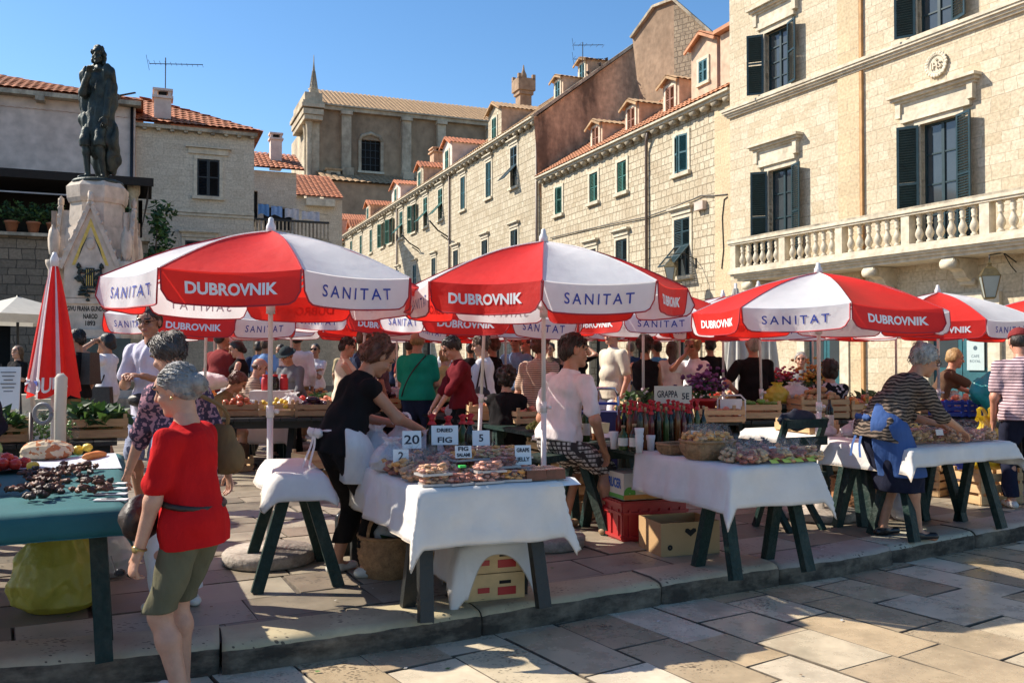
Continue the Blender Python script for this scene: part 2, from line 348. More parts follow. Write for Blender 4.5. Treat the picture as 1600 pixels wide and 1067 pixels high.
def tile_roof(mb, s0, s1, y0, z0, y1, z1, mat, pitch=.26, amp=.055, row=.42, inset0=0., inset1=0.):
    """barrel tiles: corrugated across s, stepped up the slope; insets trim a hip's upper edge"""
    mb.quad([(s0, y0, z0 - .02), (s1, y0, z0 - .02), (s1 - inset1, y1, z1 - .02), (s0 + inset0, y1, z1 - .02)], mat)
    n = max(3, int((s1 - s0) / pitch)); L = math.hypot(y1 - y0, z1 - z0); nr = max(2, int(L / row)); per = 6
    ny, nz_ = -(z1 - z0) / L, (y1 - y0) / L
    for r in range(nr):
        ta, tb = r / nr, (r + 1) / nr + .12 / nr
        def fn(u, v, ta=ta, tb=tb):
            t = ta + (tb - ta) * v; a = s0 + inset0 * t; b = s1 - inset1 * t
            x = a + (b - a) * u; hgt = amp * abs(math.sin(math.pi * (x - s0) / pitch)) ** .6 + (.035 * (1 - v))
            return (x, y0 + (y1 - y0) * t + ny * hgt, z0 + (z1 - z0) * t + nz_ * hgt)
        mb.grid(fn, n * per, 1, mat, smooth=False)
        e = ta   # tile ends at the lowest row of each step
    return mb
def dormer(par, s, y, z, w, h, d, mat, wm=GREEN, roofm=TILE, win='closed', ww=.55, wh=.85, pent=.35, side=None):
    """dormer part > roof, window: front at y, going back d, gable/pent roof"""
    mb = MB(); T = None; side = side or mat
    for q, mm in (([(s - w / 2, y, z), (s + w / 2, y, z), (s + w / 2, y, z + h), (s, y, z + h + pent), (s - w / 2, y, z + h)], mat), ([(s + w / 2, y, z), (s + w / 2, y + d, z), (s + w / 2, y + d, z + h), (s + w / 2, y, z + h)], side), ([(s - w / 2, y + d, z), (s - w / 2, y, z), (s - w / 2, y, z + h), (s - w / 2, y + d, z + h)], side)):
        mb.quad(q, mm, uv=[(p[0] + p[1], p[2]) for p in q])
    dm = mb.build('dormer', par)
    r = MB()
    for sx in (-1, 1):
        x1 = s + sx * (w / 2 + .14); zl = z + h - .1
        n = int((d + .3) / .24)
        def fn(u, v, sx=sx, x1=x1, zl=zl):
            yy = y - .22 + u * (d + .3); k = .04 * abs(math.sin(math.pi * u * n)); return (s + (x1 - s) * v, yy, z + h + pent + .06 + (zl - z - h - pent) * v + k)
        r.grid(fn, n * 4, 2, roofm, smooth=False)
        r.box(((s + x1) / 2, y - .2, (z + h + pent + zl) / 2 - .02), (math.hypot(x1 - s, pent + .1), .06, .09), roofm, rot=(0, sx * math.atan2(pent + .1, w / 2 + .14), 0))
    r.build('roof', dm)
    m2 = MB()
    for x in (-ww / 2 - .05, ww / 2 + .05): m2.box((x, -.02, wh / 2), (.1, .06, wh), TRIM)
    m2.box((0, -.02, wh + .05), (ww + .2, .065, .1), TRIM); m2.box((0, -.03, -.05), (ww + .26, .1, .1), TRIM)
    m2.quad([(-ww / 2, -.004, 0), (ww / 2, -.004, 0), (ww / 2, -.004, wh), (-ww / 2, -.004, wh)], DARK)
    hw = ww / 2; zz = z + (h - wh) * .55
    lm = louver_mesh(hw, wh, wm)
    for sx in (-1, 1):
        b = len(m2.v); k = m2.m(wm); R = Matrix.Translation((sx * hw, -.03, 0)) @ Matrix.Rotation(0 if sx < 0 else math.pi, 4, 'Z')
        m2.add([v.co.copy() for v in lm.vertices], [tuple(p.vertices) for p in lm.polygons], wm, R)
    m2.build('shuttered_window', dm, (s, y, zz))
    return dm
# ---------------- ground ----------------
def slab_mat(name, rough=.42, pit=.5, spec=.5, pits=38, tint=(1, 1, 1), rv=.2):
    m = bpy.data.materials.new(name); m.use_nodes = True; n = m.node_tree; p = n.nodes['Principled BSDF']; N = n.nodes.new; MATS[name] = m
    at = N('ShaderNodeAttribute'); at.attribute_name = 'tone'
    tc = N('ShaderNodeTexCoord'); n1 = N('ShaderNodeTexNoise'); n1.inputs['Scale'].default_value = 3.5; n1.inputs['Detail'].default_value = 9; n1.inputs['Roughness'].default_value = .7; link(n, tc.outputs['Object'], n1.inputs[0])
    r1 = N('ShaderNodeMapRange'); r1.inputs[1].default_value = .3; r1.inputs[2].default_value = .7; r1.inputs[3].default_value = .72; r1.inputs[4].default_value = 1.2; link(n, n1.outputs[0], r1.inputs[0])
    mx = N('ShaderNodeMix'); mx.data_type = 'RGBA'; mx.blend_type = 'MULTIPLY'; mx.inputs[0].default_value = 1; link(n, at.outputs[0], mx.inputs[6]); link(n, r1.outputs[0], mx.inputs[7])
    mp = N('ShaderNodeMapping'); mp.inputs['Scale'].default_value = (1, 2.1, 1); mp.inputs['Rotation'].default_value = (0, 0, .6); link(n, tc.outputs['Object'], mp.inputs[0])
    vo = N('ShaderNodeTexVoronoi'); vo.inputs['Scale'].default_value = pits; vo.inputs['Randomness'].default_value = 1; link(n, mp.outputs[0], vo.inputs[0])
    n2 = N('ShaderNodeTexNoise'); n2.inputs['Scale'].default_value = 4; n2.inputs['Detail'].default_value = 2; link(n, tc.outputs['Object'], n2.inputs[0])
    th = N('ShaderNodeMapRange'); th.inputs[1].default_value = .4; th.inputs[2].default_value = .75; th.inputs[3].default_value = .0; th.inputs[4].default_value = .36; link(n, n2.outputs[0], th.inputs[0])
    ma = N('ShaderNodeMath'); ma.operation = 'MULTIPLY'; link(n, th.outputs[0], ma.inputs[0]); link(n, at.outputs[3], ma.inputs[1])
    lt = N('ShaderNodeMath'); lt.operation = 'LESS_THAN'; link(n, vo.outputs[0], lt.inputs[0]); link(n, ma.outputs[0], lt.inputs[1])
    ml = N('ShaderNodeMath'); ml.operation = 'MULTIPLY'; ml.inputs[1].default_value = pit; link(n, lt.outputs[0], ml.inputs[0])
    m2 = N('ShaderNodeMix'); m2.data_type = 'RGBA'; link(n, ml.outputs[0], m2.inputs[0]); link(n, mx.outputs[2], m2.inputs[6]); m2.inputs[7].default_value = (.06, .045, .035, 1)
    link(n, m2.outputs[2], p.inputs['Base Color'])
    rr = N('ShaderNodeMapRange'); rr.inputs[1].default_value = .3; rr.inputs[2].default_value = .7; rr.inputs[3].default_value = rough - rv * .5; rr.inputs[4].default_value = rough + rv; link(n, n1.outputs[0], rr.inputs[0]); link(n, rr.outputs[0], p.inputs['Roughness'])
    p.inputs['Specular IOR Level'].default_value = spec
    hb = N('ShaderNodeMath'); hb.operation = 'SUBTRACT'; link(n, n1.outputs[0], hb.inputs[0]); link(n, lt.outputs[0], hb.inputs[1])
    bp = N('ShaderNodeBump'); bp.inputs['Strength'].default_value = .25; bp.inputs['Distance'].default_value = .01; link(n, hb.outputs[0], bp.inputs['Height']); link(n, bp.outputs[0], p.inputs['Normal'])
    return m
KP = [(-14, 1.5), (-6, 3.2), (-2.32, 4.06), (-1.8, 4.2), (-1.38, 4.34), (-.97, 4.54), (-.34, 4.84), (.21, 5.16), (1.41, 5.83), (2.28, 6.27), (3.18, 6.86), (4.28, 7.52), (9, 10.8), (16, 15.8)]
def kerb_side(x, y):          # >0 behind the kerb (market side)
    for (a, b), (c, d) in zip(KP, KP[1:]):
        if x <= c or (c, d) == KP[-1]: return ((c - a) * (y - b) - (d - b) * (x - a)) / math.hypot(c - a, d - b)
def slabs(name, org, ang, rows, row_w, len_r, ext, z, mat, tones, keep, hj=.003, gap=.007, seed=1, label=None):
    q = random.Random(seed); vs = []; fs = []; cols = []; mi = []; ca, sa = math.cos(ang), math.sin(ang)
    v = rows[0]
    while v < rows[1]:
        wv = row_w * q.uniform(.82, 1.2); u = ext[0] + q.uniform(0, .5)
        while u < ext[1]:
            L = q.uniform(*len_r)
            t = q.choice(tones); k = q.uniform(.86, 1.14); t = tuple(c * k for c in t); pitv = q.choice((.25, .6, 1., 1.3))
            pts = [(u + gap, v + gap), (u + L - gap, v + gap), (u + L - gap, v + wv - gap), (u + gap, v + wv - gap)]
            pts = [(a + q.uniform(-.012, .012), b + q.uniform(-.012, .012)) for a, b in pts]
            P = [(org[0] + a * ca - b * sa, org[1] + a * sa + b * ca) for a, b in pts]
            u += L
            P = keep(P)
            if len(P) < 3: continue
            cx = sum(p[0] for p in P) / len(P); cy = sum(p[1] for p in P) / len(P)
            tx, ty = q.gauss(0, .0035), q.gauss(0, .0035); dz = q.uniform(-hj, hj); b0 = len(vs); n = len(P)
            for (x, y), ins, dn in [(p, 0, .03) for p in P] + [(p, .0, .003) for p in P] + [(p, .005, 0) for p in P]:
                d = math.hypot(x - cx, y - cy); s_ = 1 - ins / max(d, .05); x2, y2 = cx + (x - cx) * s_, cy + (y - cy) * s_
                vs.append((x2, y2, z + dz + tx * (x2 - cx) + ty * (y2 - cy) - dn))
            for r in (0, 1):
                for i in range(n): fs.append((b0 + r * n + i, b0 + r * n + (i + 1) % n, b0 + (r + 1) * n + (i + 1) % n, b0 + (r + 1) * n + i)); cols.append((t[0] * .3, t[1] * .27, t[2] * .25, .2)); mi.append(1)
            fs.append(tuple(b0 + 2 * n + i for i in range(n))); cols.append((*t, pitv)); mi.append(0)
        v += wv
    me = bpy.data.meshes.new(name); me.from_pydata(vs, [], fs); me.materials.append(mat); me.materials.append(JOINT); me.polygons.foreach_set('material_index', mi)
    at = me.color_attributes.new('tone', 'FLOAT_COLOR', 'CORNER'); arr = np.repeat(np.array(cols, dtype=np.float32), [len(f) for f in fs], axis=0); at.data.foreach_set('color', arr.ravel())
    me.update(); return ob(name, me, kind='structure')
def clip(P, a, b, sgn):
    def f(p): return sgn * ((b[0] - a[0]) * (p[1] - a[1]) - (b[1] - a[1]) * (p[0] - a[0]))
    o = []
    for i, p in enumerate(P):
        q_ = P[(i + 1) % len(P)]; fp, fq = f(p), f(q_)
        if fp >= 0: o.append(p)
        if fp * fq < 0: t = fp / (fp - fq); o.append((p[0] + (q_[0] - p[0]) * t, p[1] + (q_[1] - p[1]) * t))
    return o
KW = .33
def keep_market(P):
    cx = sum(p[0] for p in P) / 4; cy = sum(p[1] for p in P) / 4
    if cy > 44 or abs(cx) > 24 or cy > 12 and abs(cx) > cy * .75 or cx < -7: return []
    if kerb_side(cx, cy) > 1.2: return P
    for (a, b), (c, d) in zip(KP, KP[1:]):
        if c < cx - 1.2 or a > cx + 1.2: continue
        L = math.hypot(c - a, d - b); nx, ny = -(d - b) / L * (KW - .02), (c - a) / L * (KW - .02)
        if a - .3 <= cx <= c + .3:
            P = clip(P, (a + nx, b + ny), (c + nx, d + ny), 1)
            if len(P) < 3: return []
    return P
def keep_street(P):
    cx = sum(p[0] for p in P) / 4; cy = sum(p[1] for p in P) / 4
    return P if -.9 < -kerb_side(cx, cy) < 9 and cy > .3 and cx < 14 and cx > -5 else []
JOINT = M('joint_dirt', (.12, .095, .068), .95, .4, 12)
STREET = slab_mat('street_limestone', .24, .9, .6, 36)
MARKET = slab_mat('market_limestone', .5, .8, .4, 24)
mb = MB(); mb.quad([(-900, -900, -.166), (900, -900, -.166), (900, 1600, -.166), (-900, 1600, -.166)], JOINT); mb.build('street', kind='structure')
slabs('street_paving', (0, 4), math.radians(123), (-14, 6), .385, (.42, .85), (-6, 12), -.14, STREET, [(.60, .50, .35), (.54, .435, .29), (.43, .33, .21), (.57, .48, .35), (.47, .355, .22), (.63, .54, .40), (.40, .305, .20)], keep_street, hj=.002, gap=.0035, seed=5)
mb = MB(); top = [(a - (d - b) / math.hypot(c - a, d - b) * .1, b + (c - a) / math.hypot(c - a, d - b) * .1) for (a, b), (c, d) in zip(KP, KP[1:])]
poly = [(x, y, -.012) for x, y in top] + [(60, 60, -.012), (60, 140, -.012), (-80, 140, -.012), (-60, 5, -.012)]
mb.quad(poly, M('market_joint_dirt', (.10, .08, .065), .95, .4, 12)); mb.build('market_square', kind='structure')
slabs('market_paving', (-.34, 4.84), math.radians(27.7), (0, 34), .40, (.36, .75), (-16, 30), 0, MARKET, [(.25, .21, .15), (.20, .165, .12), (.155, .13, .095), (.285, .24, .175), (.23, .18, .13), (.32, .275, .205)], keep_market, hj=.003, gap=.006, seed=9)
# kerb
from mathutils import noise as MN
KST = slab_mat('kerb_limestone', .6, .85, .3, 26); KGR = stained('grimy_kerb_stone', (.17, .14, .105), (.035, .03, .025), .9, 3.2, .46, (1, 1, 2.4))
q = random.Random(3); L_tot = 0; seg = []
for a, b in zip(KP, KP[1:]): seg.append((L_tot, a, b)); L_tot += math.dist(a, b)
def kpt(t):
    for l0, a, b in seg:
        L = math.dist(a, b)
        if t <= l0 + L or b == KP[-1]:
            k = (t - l0) / L; d = ((b[0] - a[0]) / L, (b[1] - a[1]) / L); return a[0] + (b[0] - a[0]) * k, a[1] + (b[1] - a[1]) * k, d
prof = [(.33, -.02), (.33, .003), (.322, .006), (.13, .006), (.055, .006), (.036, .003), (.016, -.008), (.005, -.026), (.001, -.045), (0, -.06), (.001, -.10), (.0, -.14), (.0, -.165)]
vs = []; fs = []; cols = []; mi = []; t = 0
breaks = [seg[4][0] + .0 - 1.9, ]
while t < L_tot - .2:
    L = q.uniform(.95, 1.7); n = int(L / .035); dz = q.uniform(-.006, .006); off = q.uniform(-.012, .012); tone = tuple(c * q.uniform(.85, 1.1) for c in (.40, .325, .255)); b0 = len(vs); m_ = len(prof)
    dmg = q.random() < .45
    for i in range(n + 1):
        tt = min(L_tot - .01, t + .006 + (L - .012) * i / n); x, y, d = kpt(tt); nx, ny = -d[1], d[0]
        e = min(i, n - i) * .035; rnd_end = .014 * math.exp(-e / .02) + (dmg and i < n / 2) * .09 * math.exp(-(e / .09) ** 2) * abs(MN.noise((tt * 9, 1, 2)) + .6)
        for j, (o, z) in enumerate(prof):
            wgt = 1 if 4 <= j <= 10 else (.25 if j < 3 else .6)
            nn = MN.noise((tt * 5, o * 9, z * 9)) * .010 * wgt + MN.noise((tt * 18, o * 20, z * 20)) * .005 * wgt
            o2 = o + off + (rnd_end if j >= 4 else 0) + (nn if j > 3 else 0); z2 = z + dz + (nn * .5 - rnd_end * .6 if j in (4, 5, 6, 7) else nn * .25)
            vs.append((x + nx * o2, y + ny * o2, z2))
    for i in range(n):
        for j in range(m_ - 1):
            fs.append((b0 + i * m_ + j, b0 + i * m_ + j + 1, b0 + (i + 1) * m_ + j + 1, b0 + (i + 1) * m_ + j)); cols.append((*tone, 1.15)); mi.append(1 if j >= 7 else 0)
    for i in (0, n):
        f = tuple(b0 + i * m_ + j for j in range(m_)); fs.append(f if i else f[::-1]); cols.append((*tone, .5)); mi.append(1)
    t += L
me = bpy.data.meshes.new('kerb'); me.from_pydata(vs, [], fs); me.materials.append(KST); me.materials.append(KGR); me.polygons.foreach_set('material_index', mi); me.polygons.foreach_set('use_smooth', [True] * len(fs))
at = me.color_attributes.new('tone', 'FLOAT_COLOR', 'CORNER'); at.data.foreach_set('color', np.repeat(np.array(cols, dtype=np.float32), [len(f) for f in fs], axis=0).ravel()); me.update()
ob('kerb', me, kind='structure')

# ---------------- palace on the right ----------------
RO = (6.6, 27.0); RA = math.atan2(-.898, .44)
pal = empty('palace_building', (*RO, 0), RA, 'tall cream limestone palace with dark green shutters and a long stone balcony', 'building')
win = [(1.55, 8.95, .95, 1.75), (6.72, 8.95, .95, 1.95), (1.68, 4.0, .95, 2.72), (6.78, 4.0, .98, 2.85), (11.6, 8.95, .95, 1.95), (11.7, 4.0, .98, 2.85)]
doors = [(3.1, 0, 1.25, 2.5), (7.0, 0, 1.5, 2.5), (11.5, 0, 1.3, 2.5)]
ops = [(s, s + w, z, z + h) for s, z, w, h in win + doors]
wm_ = wall_mesh(0, 18, -.15, 15.5, ops, S_PAL, .3)
wm_.quad([(0, 0, -.15), (0, 0, 15.5), (0, 10, 15.5), (0, 10, -.15)], S_PAL, uv=[(0, 0), (0, 15), (10, 15), (10, 0)])
wm_.quad([(0, 10, -.15), (0, 10, 15.5), (18, 10, 15.5), (18, 10, -.15)], S_PAL, uv=[(0, 0), (0, 15), (18, 15), (18, 0)])
wm_.quad([(18, 10, -.15), (18, 10, 15.5), (18, 0, 15.5), (18, 0, -.15)], S_PAL, uv=[(0, 0), (0, 15), (10, 15), (10, 0)])
wm_.build('wall', pal)
mb = MB(); tile_roof(mb, -.4, 18.4, -.5, 15.5, 5, 17.6, TILE); tile_roof(mb, -.4, 18.4, 10.5, 15.5, 5, 17.6, TILE); mb.build('roof', pal)
for i, (s, z, w, h) in enumerate(win):
    big = i in (3, 5)
    add_window(pal, s + w / 2, z, w, h, 'open', DKGREEN, TRIM, hood=False, a1=.75 if i in (0, 2) else .55, a2=.32, rows=4, sill=z > 5, tr=.16)
for s, z, w in [(2.03, 6.87, 2.0), (2.03, 10.85, 2.0), (7.2, 6.98, 2.35), (12.1, 6.98, 2.35), (7.2, 11.1, 2.2)]:
    mb = MB(); mb.box((s, -.05, z + .1), (w - .5, .1, .2), TRIM); mb.box((s, -.035, z + .34), (w - .35, .07, .27), TRIM)
    for dz, p, ww in ((.50, .12, w - .22), (.56, .2, w - .1), (.63, .28, w)): mb.box((s, -p / 2, z + dz), (ww, p, .066), TRIM)
    for sx in (-1, 1): mb.box((s + sx * (w / 2 - .22), -.07, z + .3), (.14, .14, .35), TRIM)
    mb.build('window_cornice', pal)
mb = MB()
for dz, p in ((0, .07), (.06, .12), (.12, .17), (.19, .2)): mb.box((9, -p / 2 + (0), 8.66 + dz), (18 + 2 * p, p, .062 if dz < .19 else .075), TRIM)
for dz, p in ((0, .07), (.06, .12), (.12, .17), (.19, .2)): mb.box((-p / 2, 5, 8.66 + dz), (p - .006, 10 - .01, .058), TRIM)
mb.build('string_course', pal)
S_QUO = stone_wall('quoin_stone', (.60, .47, .30), (.50, .39, .25), (.42, .34, .24), .85, .42, (.42, .3, .17), .3, .007, .25)
mb = MB(); 
for z0, z1 in ((-.15, 8.63), (8.9, 15.4)):
    mb.quad([(4.3, -.05, z0), (5.0, -.05, z0), (5.0, -.05, z1), (4.3, -.05, z1)], S_QUO, uv=[(0, z0), (.7, z0), (.7, z1), (0, z1)])
    for a in (4.3, 5.0): mb.quad([(a, -.05, z0), (a, .02, z0), (a, .02, z1), (a, -.05, z1)][::1 if a < 4.5 else -1], S_QUO, uv=[(0, z0), (.1, z0), (.1, z1), (0, z1)])
mb.build('pilaster', pal)
mb = MB(); mb.box((5.07, -.04, 4.5), (.07, .08, 8.2), M('ochre_strip', (.50, .28, .12), .8, .25, 4)); mb.box((5.07, -.04, 12), (.07, .08, 6.1), MATS['ochre_strip']); mb.build('drain_pipe', pal)
# round emblem
mb = MB(); T = TR((7.25, -.02, 8.13), 0, FRONT)
T = T @ Matrix.Scale(.70, 4); mb.lathe([(.27, 0), (.3, .05), (.33, .07), (.36, .05), (.39, 0)], TRIM, 28, T); mb.lathe([(.005, .02), (.27, .02)], TRIM, 28, T, cap=False)
for k in range(22):
    a = 2 * math.pi * k / 22; mb.blob((.37 * math.cos(a), .37 * math.sin(a), .05), (.13, .13, .05), TRIM, k, .15, 5, T)
letters(mb, 'IHS', .3, TRIM, T @ Matrix.Translation((0, -.03, .045)), .006, depth=.028); mb.bar((0, .08, .04), (0, .2, .04), .03, .05, TRIM, T); mb.bar((-.05, .155, .04), (.05, .155, .04), .03, .05, TRIM, T)
mb.build('round_emblem', pal)
# balcony
bal = MB(); PB = .95; BZ = 3.78
for dz, p, hh in ((-.17, PB - .14, .08), (-.1, PB - .07, .07), (-.04, PB, .06), (.03, PB + .05, .09)): bal.box((7.0, -p / 2, BZ + dz), (14.0 + 2 * (p - PB), p, hh - .004), TRIM)
bal.box((7.0, -PB + .1, BZ + .12), (14.0, .24, .09), TRIM)
for dz, ww, hh in ((.84, .26, .05), (.90, .32, .07), (.965, .28, .05)): bal.box((7.0, -PB + .1, BZ + dz), (14.0 + ww / 2, ww, hh), TRIMD if dz > .95 else TRIM)
for k in range(1): bal.box((.1, -PB / 2 + .1, BZ + .90), (.24, PB - .1, .075), TRIM); bal.box((.1, -PB / 2 + .1, BZ + .12), (.22, PB - .12, .09), TRIM)
for k in range(8): bal.box((.12 + k * 1.96, -PB + .1, BZ + .49), (.22, .22, .66), TRIM)
bo = bal.build('balcony', pal, (1.12, 0, 0))
bl = MB(); bl.lathe([(.075, 0), (.075, .05), (.045, .075), (.055, .10), (.088, .17), (.092, .22), (.07, .29), (.046, .35), (.042, .40), (.06, .415), (.06, .44), (.05, .455), (.062, .52), (.064, .55), (.045, .60), (.075, .615), (.075, .66)], TRIM, 12)
blm = bl.mesh('baluster')
for k in range(7):
    for j in range(6): ob('baluster', blm, bo, (.12 + k * 1.96 + .3 + j * .272, -PB + .1, BZ + .164))
for j in range(2): ob('baluster', blm, bo, (.1, -PB + .4 + j * .27, BZ + .164))
for k in range(8):
    c = MB(); s = .5 + k * 2.15; pr = [(0, -.02), (-.78, -.02), (-.82, -.1), (-.8, -.2), (-.7, -.26), (-.56, -.25), (-.45, -.3), (-.36, -.44), (-.24, -.5), (-.1, -.52), (0, -.66)]
    vs = [(x, y, z) for x in (-.15, .15) for y, z in pr]; n = len(pr)
    c.add(vs, [tuple(range(n))[::-1], tuple(range(n, 2 * n))] + [(i, (i + 1) % n, n + (i + 1) % n, n + i) for i in range(n)], TRIM)
    c.lathe([(.11, -.17), (.11, .17)], TRIM, 14, TR((0, -.72, -.15), 0, 0, math.pi / 2)); c.lathe([(.08, -.168), (.08, .168)], TRIM, 12, TR((0, -.12, -.52), 0, 0, math.pi / 2))
    c.build('bracket', bo, (s, 0, BZ - .2))
# ground floor doors
for s, z, w, h in doors:
    mb = MB()
    for x in (-w / 2 - .14, w / 2 + .14): mb.box((x, -.03, h / 2), (.28, .12, h), TRIM)
    mb.box((0, -.03, h + .16), (w + .56, .124, .32), TRIM)
    for sx in (-1, 1): mb.box((sx * (w / 4), .12, h / 2), (w / 2 - .02, .05, h - .02), TEAL); 
    for sx in (-1, 1):
        for a, b in ((.12, .42), (.46, .95)): mb.box((sx * w / 4, .098, h * (a + b) / 2), (w / 2 - .22, .02, h * (b - a) - .06), TEAL if a < .3 else GLASS)
    d = mb.build('door', pal, (s + w / 2, 0, z))
pm = MB(); pm.box((0, 0, 0), (.42, .012, .66), M('pale_notice', (.42, .50, .50), .6, .05)); letters(pm, 'CAFE', .085, M('notice_ink', (.05, .09, .12), .6), TR((0, -.008, -.02), 0, FRONT)); letters(pm, 'ROYAL', .085, MATS['notice_ink'], TR((0, -.008, -.13), 0, FRONT)); pm.lathe([(.005, 0), (.05, 0)], MATS['notice_ink'], 16, TR((0, -.008, .16), 0, FRONT), cap=False)
o = pm.build('door_notice', None, tuple(pal.matrix_basis @ Vector((8.1, .06, 1.45))), RA); tag(o, 'pale printed notice behind the teal door under the balcony', 'notice')
# lantern
LG = M('lantern_glass', (.42, .46, .43), .25, .1, 3, spec=.6, tl=.25); BRASS = M('dull_brass', (.20, .15, .07), .4, .3, 10, metal=.7)
def lantern(loc, rz, label, reach=.9):
    t = empty('wall_lantern', loc, rz, label, 'lantern')
    b = MB(); b.tube([(0, reach, .42), (0, reach * .5, .62), (0, 0, .55), (0, 0, .42)], .014, IRON, 6); b.tube([(0, reach, .2), (0, reach * .75, .36), (0, reach * .5, .615)], .01, IRON, 6); b.box((0, reach, .3), (.08, .03, .34), IRON); b.build('bracket', t)
    g = MB(); g.lathe([(.13, -.33), (.245, .12)], LG, 4, None, False, False); g.build('glass', t)
    f = MB()
    for k in range(4):
        a = math.pi / 2 * k; c, s = math.cos(a), math.sin(a); f.tube([(.13 * c, .13 * s, -.33), (.25 * c, .25 * s, .12)], .012, BRASS, 5)
        c2, s2 = math.cos(a + math.pi / 2), math.sin(a + math.pi / 2)
        f.tube([(.13 * c, .13 * s, -.33), (.13 * c2, .13 * s2, -.33)], .012, BRASS, 5); f.tube([(.25 * c, .25 * s, .12), (.25 * c2, .25 * s2, .12)], .014, BRASS, 5)
    f.lathe([(.26, .12), (.15, .27), (.07, .31), (.05, .34), (.06, .37), (.03, .40), (.012, .47)], BRASS, 4, None, False); f.lathe([(.1, -.36), (.14, -.33)], BRASS, 4, None, False); f.build('frame', t); return t
lp = pal.matrix_basis @ Vector((9.11, -.85, 2.96)); lantern(lp, RA, 'brass framed glass lantern hanging below the stone balcony')

# ---------------- row of houses ----------------
AO = (6.8, 29.0); AA = math.atan2(-.926, .377)
def fpa(px, py): return FP(px, py, AO, AA)
def loc_house(nm, s0, s1, zt, label, wmat, wins, doors, depth=8.0, y=0., z0=0., ends=None):
    t = empty(nm, (AO[0] + s0 * math.cos(AA), AO[1] + s0 * math.sin(AA), 0), AA, label, 'building', 'row houses along the square')
    L = s1 - s0; ops = [(s - w / 2 - s0, s + w / 2 - s0, z, z + h) for s, z, w, h, *_ in wins] + [(s - w / 2 - s0, s + w / 2 - s0, 0, h) for s, w, h in doors]
    m_ = wall_mesh(0, L, -.1, zt, ops, wmat, .3)
    e = ends or wmat
    m_.quad([(L, 0, -.1), (L, depth, -.1), (L, depth, zt), (L, 0, zt)], e, uv=[(0, 0), (depth, 0), (depth, zt), (0, zt)])
    m_.quad([(0, 0, -.1), (0, 0, zt), (0, depth, zt), (0, depth, -.1)], e, uv=[(0, 0), (0, zt), (depth, zt), (depth, 0)])
    m_.build('wall', t)
    for s, z, w, h, mode, mat, hood in wins: add_window(t, s - s0, z, w, h, mode, mat, TRIM, hood, a1=.75 if mode == 'tilt' else .35, a2=.3)
    for s, w, h in doors:
        mb = MB()
        for x in (-w / 2 - .12, w / 2 + .12): mb.box((x, -.02, h / 2), (.24, .1, h), TRIM)
        mb.box((0, -.02, h + .14), (w + .48, .104, .28), TRIM); mb.build('door_surround', t, (s - s0, 0, 0))
    return t
def eaves(t, L, z, pipe=True, pitch=.62):
    mb = MB(); mb.box((L / 2, -.12, z + .03), (L, .36, .1), TRIM); mb.box((L / 2, -.17, z + .115), (L, .46, .07), TRIM)
    for i in range(int(L / pitch)): 
        x = (i + .5) * L / int(L / pitch); mb.lathe([(.12, -.15), (.12, .15)], TRIMD, 12, TR((x, -.15, z - .06), 0, 0, math.pi / 2))
    mb.build('eaves_cornice', t)
# house A (near)
wA = [(-2.33, 7.85, .82, 1.32, 'ajar', TEAL, False), (-6.56, 7.9, .74, 1.22, 'closed', GREEN, False), (-8.96, 7.9, .74, 1.22, 'closed', GREEN, False), (-12.4, 7.9, .74, 1.22, 'ajar', GREEN, False), (-2.3, 4.25, .98, 2.0, 'tilt', DKGREEN, True), (-6.6, 4.35, .9, 1.7, 'closed', DKGREEN, True), (-9.2, 4.35, .9, 1.6, 'closed', DKGREEN, True), (-12.4, 4.35, .9, 1.6, 'closed', DKGREEN, True)]
hA = loc_house('stone_house', -14.3, .9, 9.75, 'pale stone house with teal shutters and orange plaster dormers beside the palace', S_ROW, wA, [(-2.2, 1.6, 2.6), (-5.2, 1.3, 2.6), (-8.4, 1.8, 2.6), (-11.8, 1.3, 2.6)])
LA = 15.2; eaves(hA, LA, 9.75)
mb = MB(); tile_roof(mb, 0, LA, -.35, 9.9, 4.6, 13.2, TILEO); tile_roof(mb, 0, LA, 9, 9.9, 4.6, 13.2, TILEO); mb.build('roof', hA)
mb = MB(); mb.quad([(14.0, -.045, -.1), (15.2, -.045, -.1), (15.2, -.045, 9.7), (14.0, -.045, 9.7)], S_QUO, uv=[(0, 0), (1.2, 0), (1.2, 9.7), (0, 9.7)]); mb.quad([(14.0, -.045, -.1), (14.0, -.045, 9.7), (14.0, .01, 9.7), (14.0, .01, -.1)], S_QUO, uv=[(0, 0), (0, 9.7), (.05, 9.7), (.05, 0)]); mb.build('corner_quoins', hA)
for px, wd, hh, d, mt in ((912, .8, 1.15, 2.2, ORANGEL), (966, .8, 1.2, 2.4, ORANGEL), (1025, .85, 1.3, 2.6, ORANGEL)):
    s = fpa(px, 200)[0] + 14.3 + .35; dormer(hA, s, .42, 10.15, 1.1, hh, 2.4, mt, BROWNSH, TILED, ww=.6, wh=.95, pent=.2)
s = fpa(1088, 120)[0] + 14.3 + .3; dormer(hA, s, .1, 10.0, 1.5, 2.0, 3.4, ORANGEL, TEAL, TILEO, ww=.5, wh=.75, pent=.35, side=PINK)
s = 14.6; mb = MB()
mb.quad([(14.25, .02, 9.9), (15.1, .02, 9.9), (15.1, .02, 11.9), (14.25, .02, 11.9)], ORANGEL); mb.box((14.7, .8, 12.0), (1.1, 2.0, .12), TILEO); mb.quad([(15.1, .02, 9.9), (15.1, 2, 9.9), (15.1, 2, 11.9), (15.1, .02, 11.9)], ORANGEL); mb.build('parapet', hA)
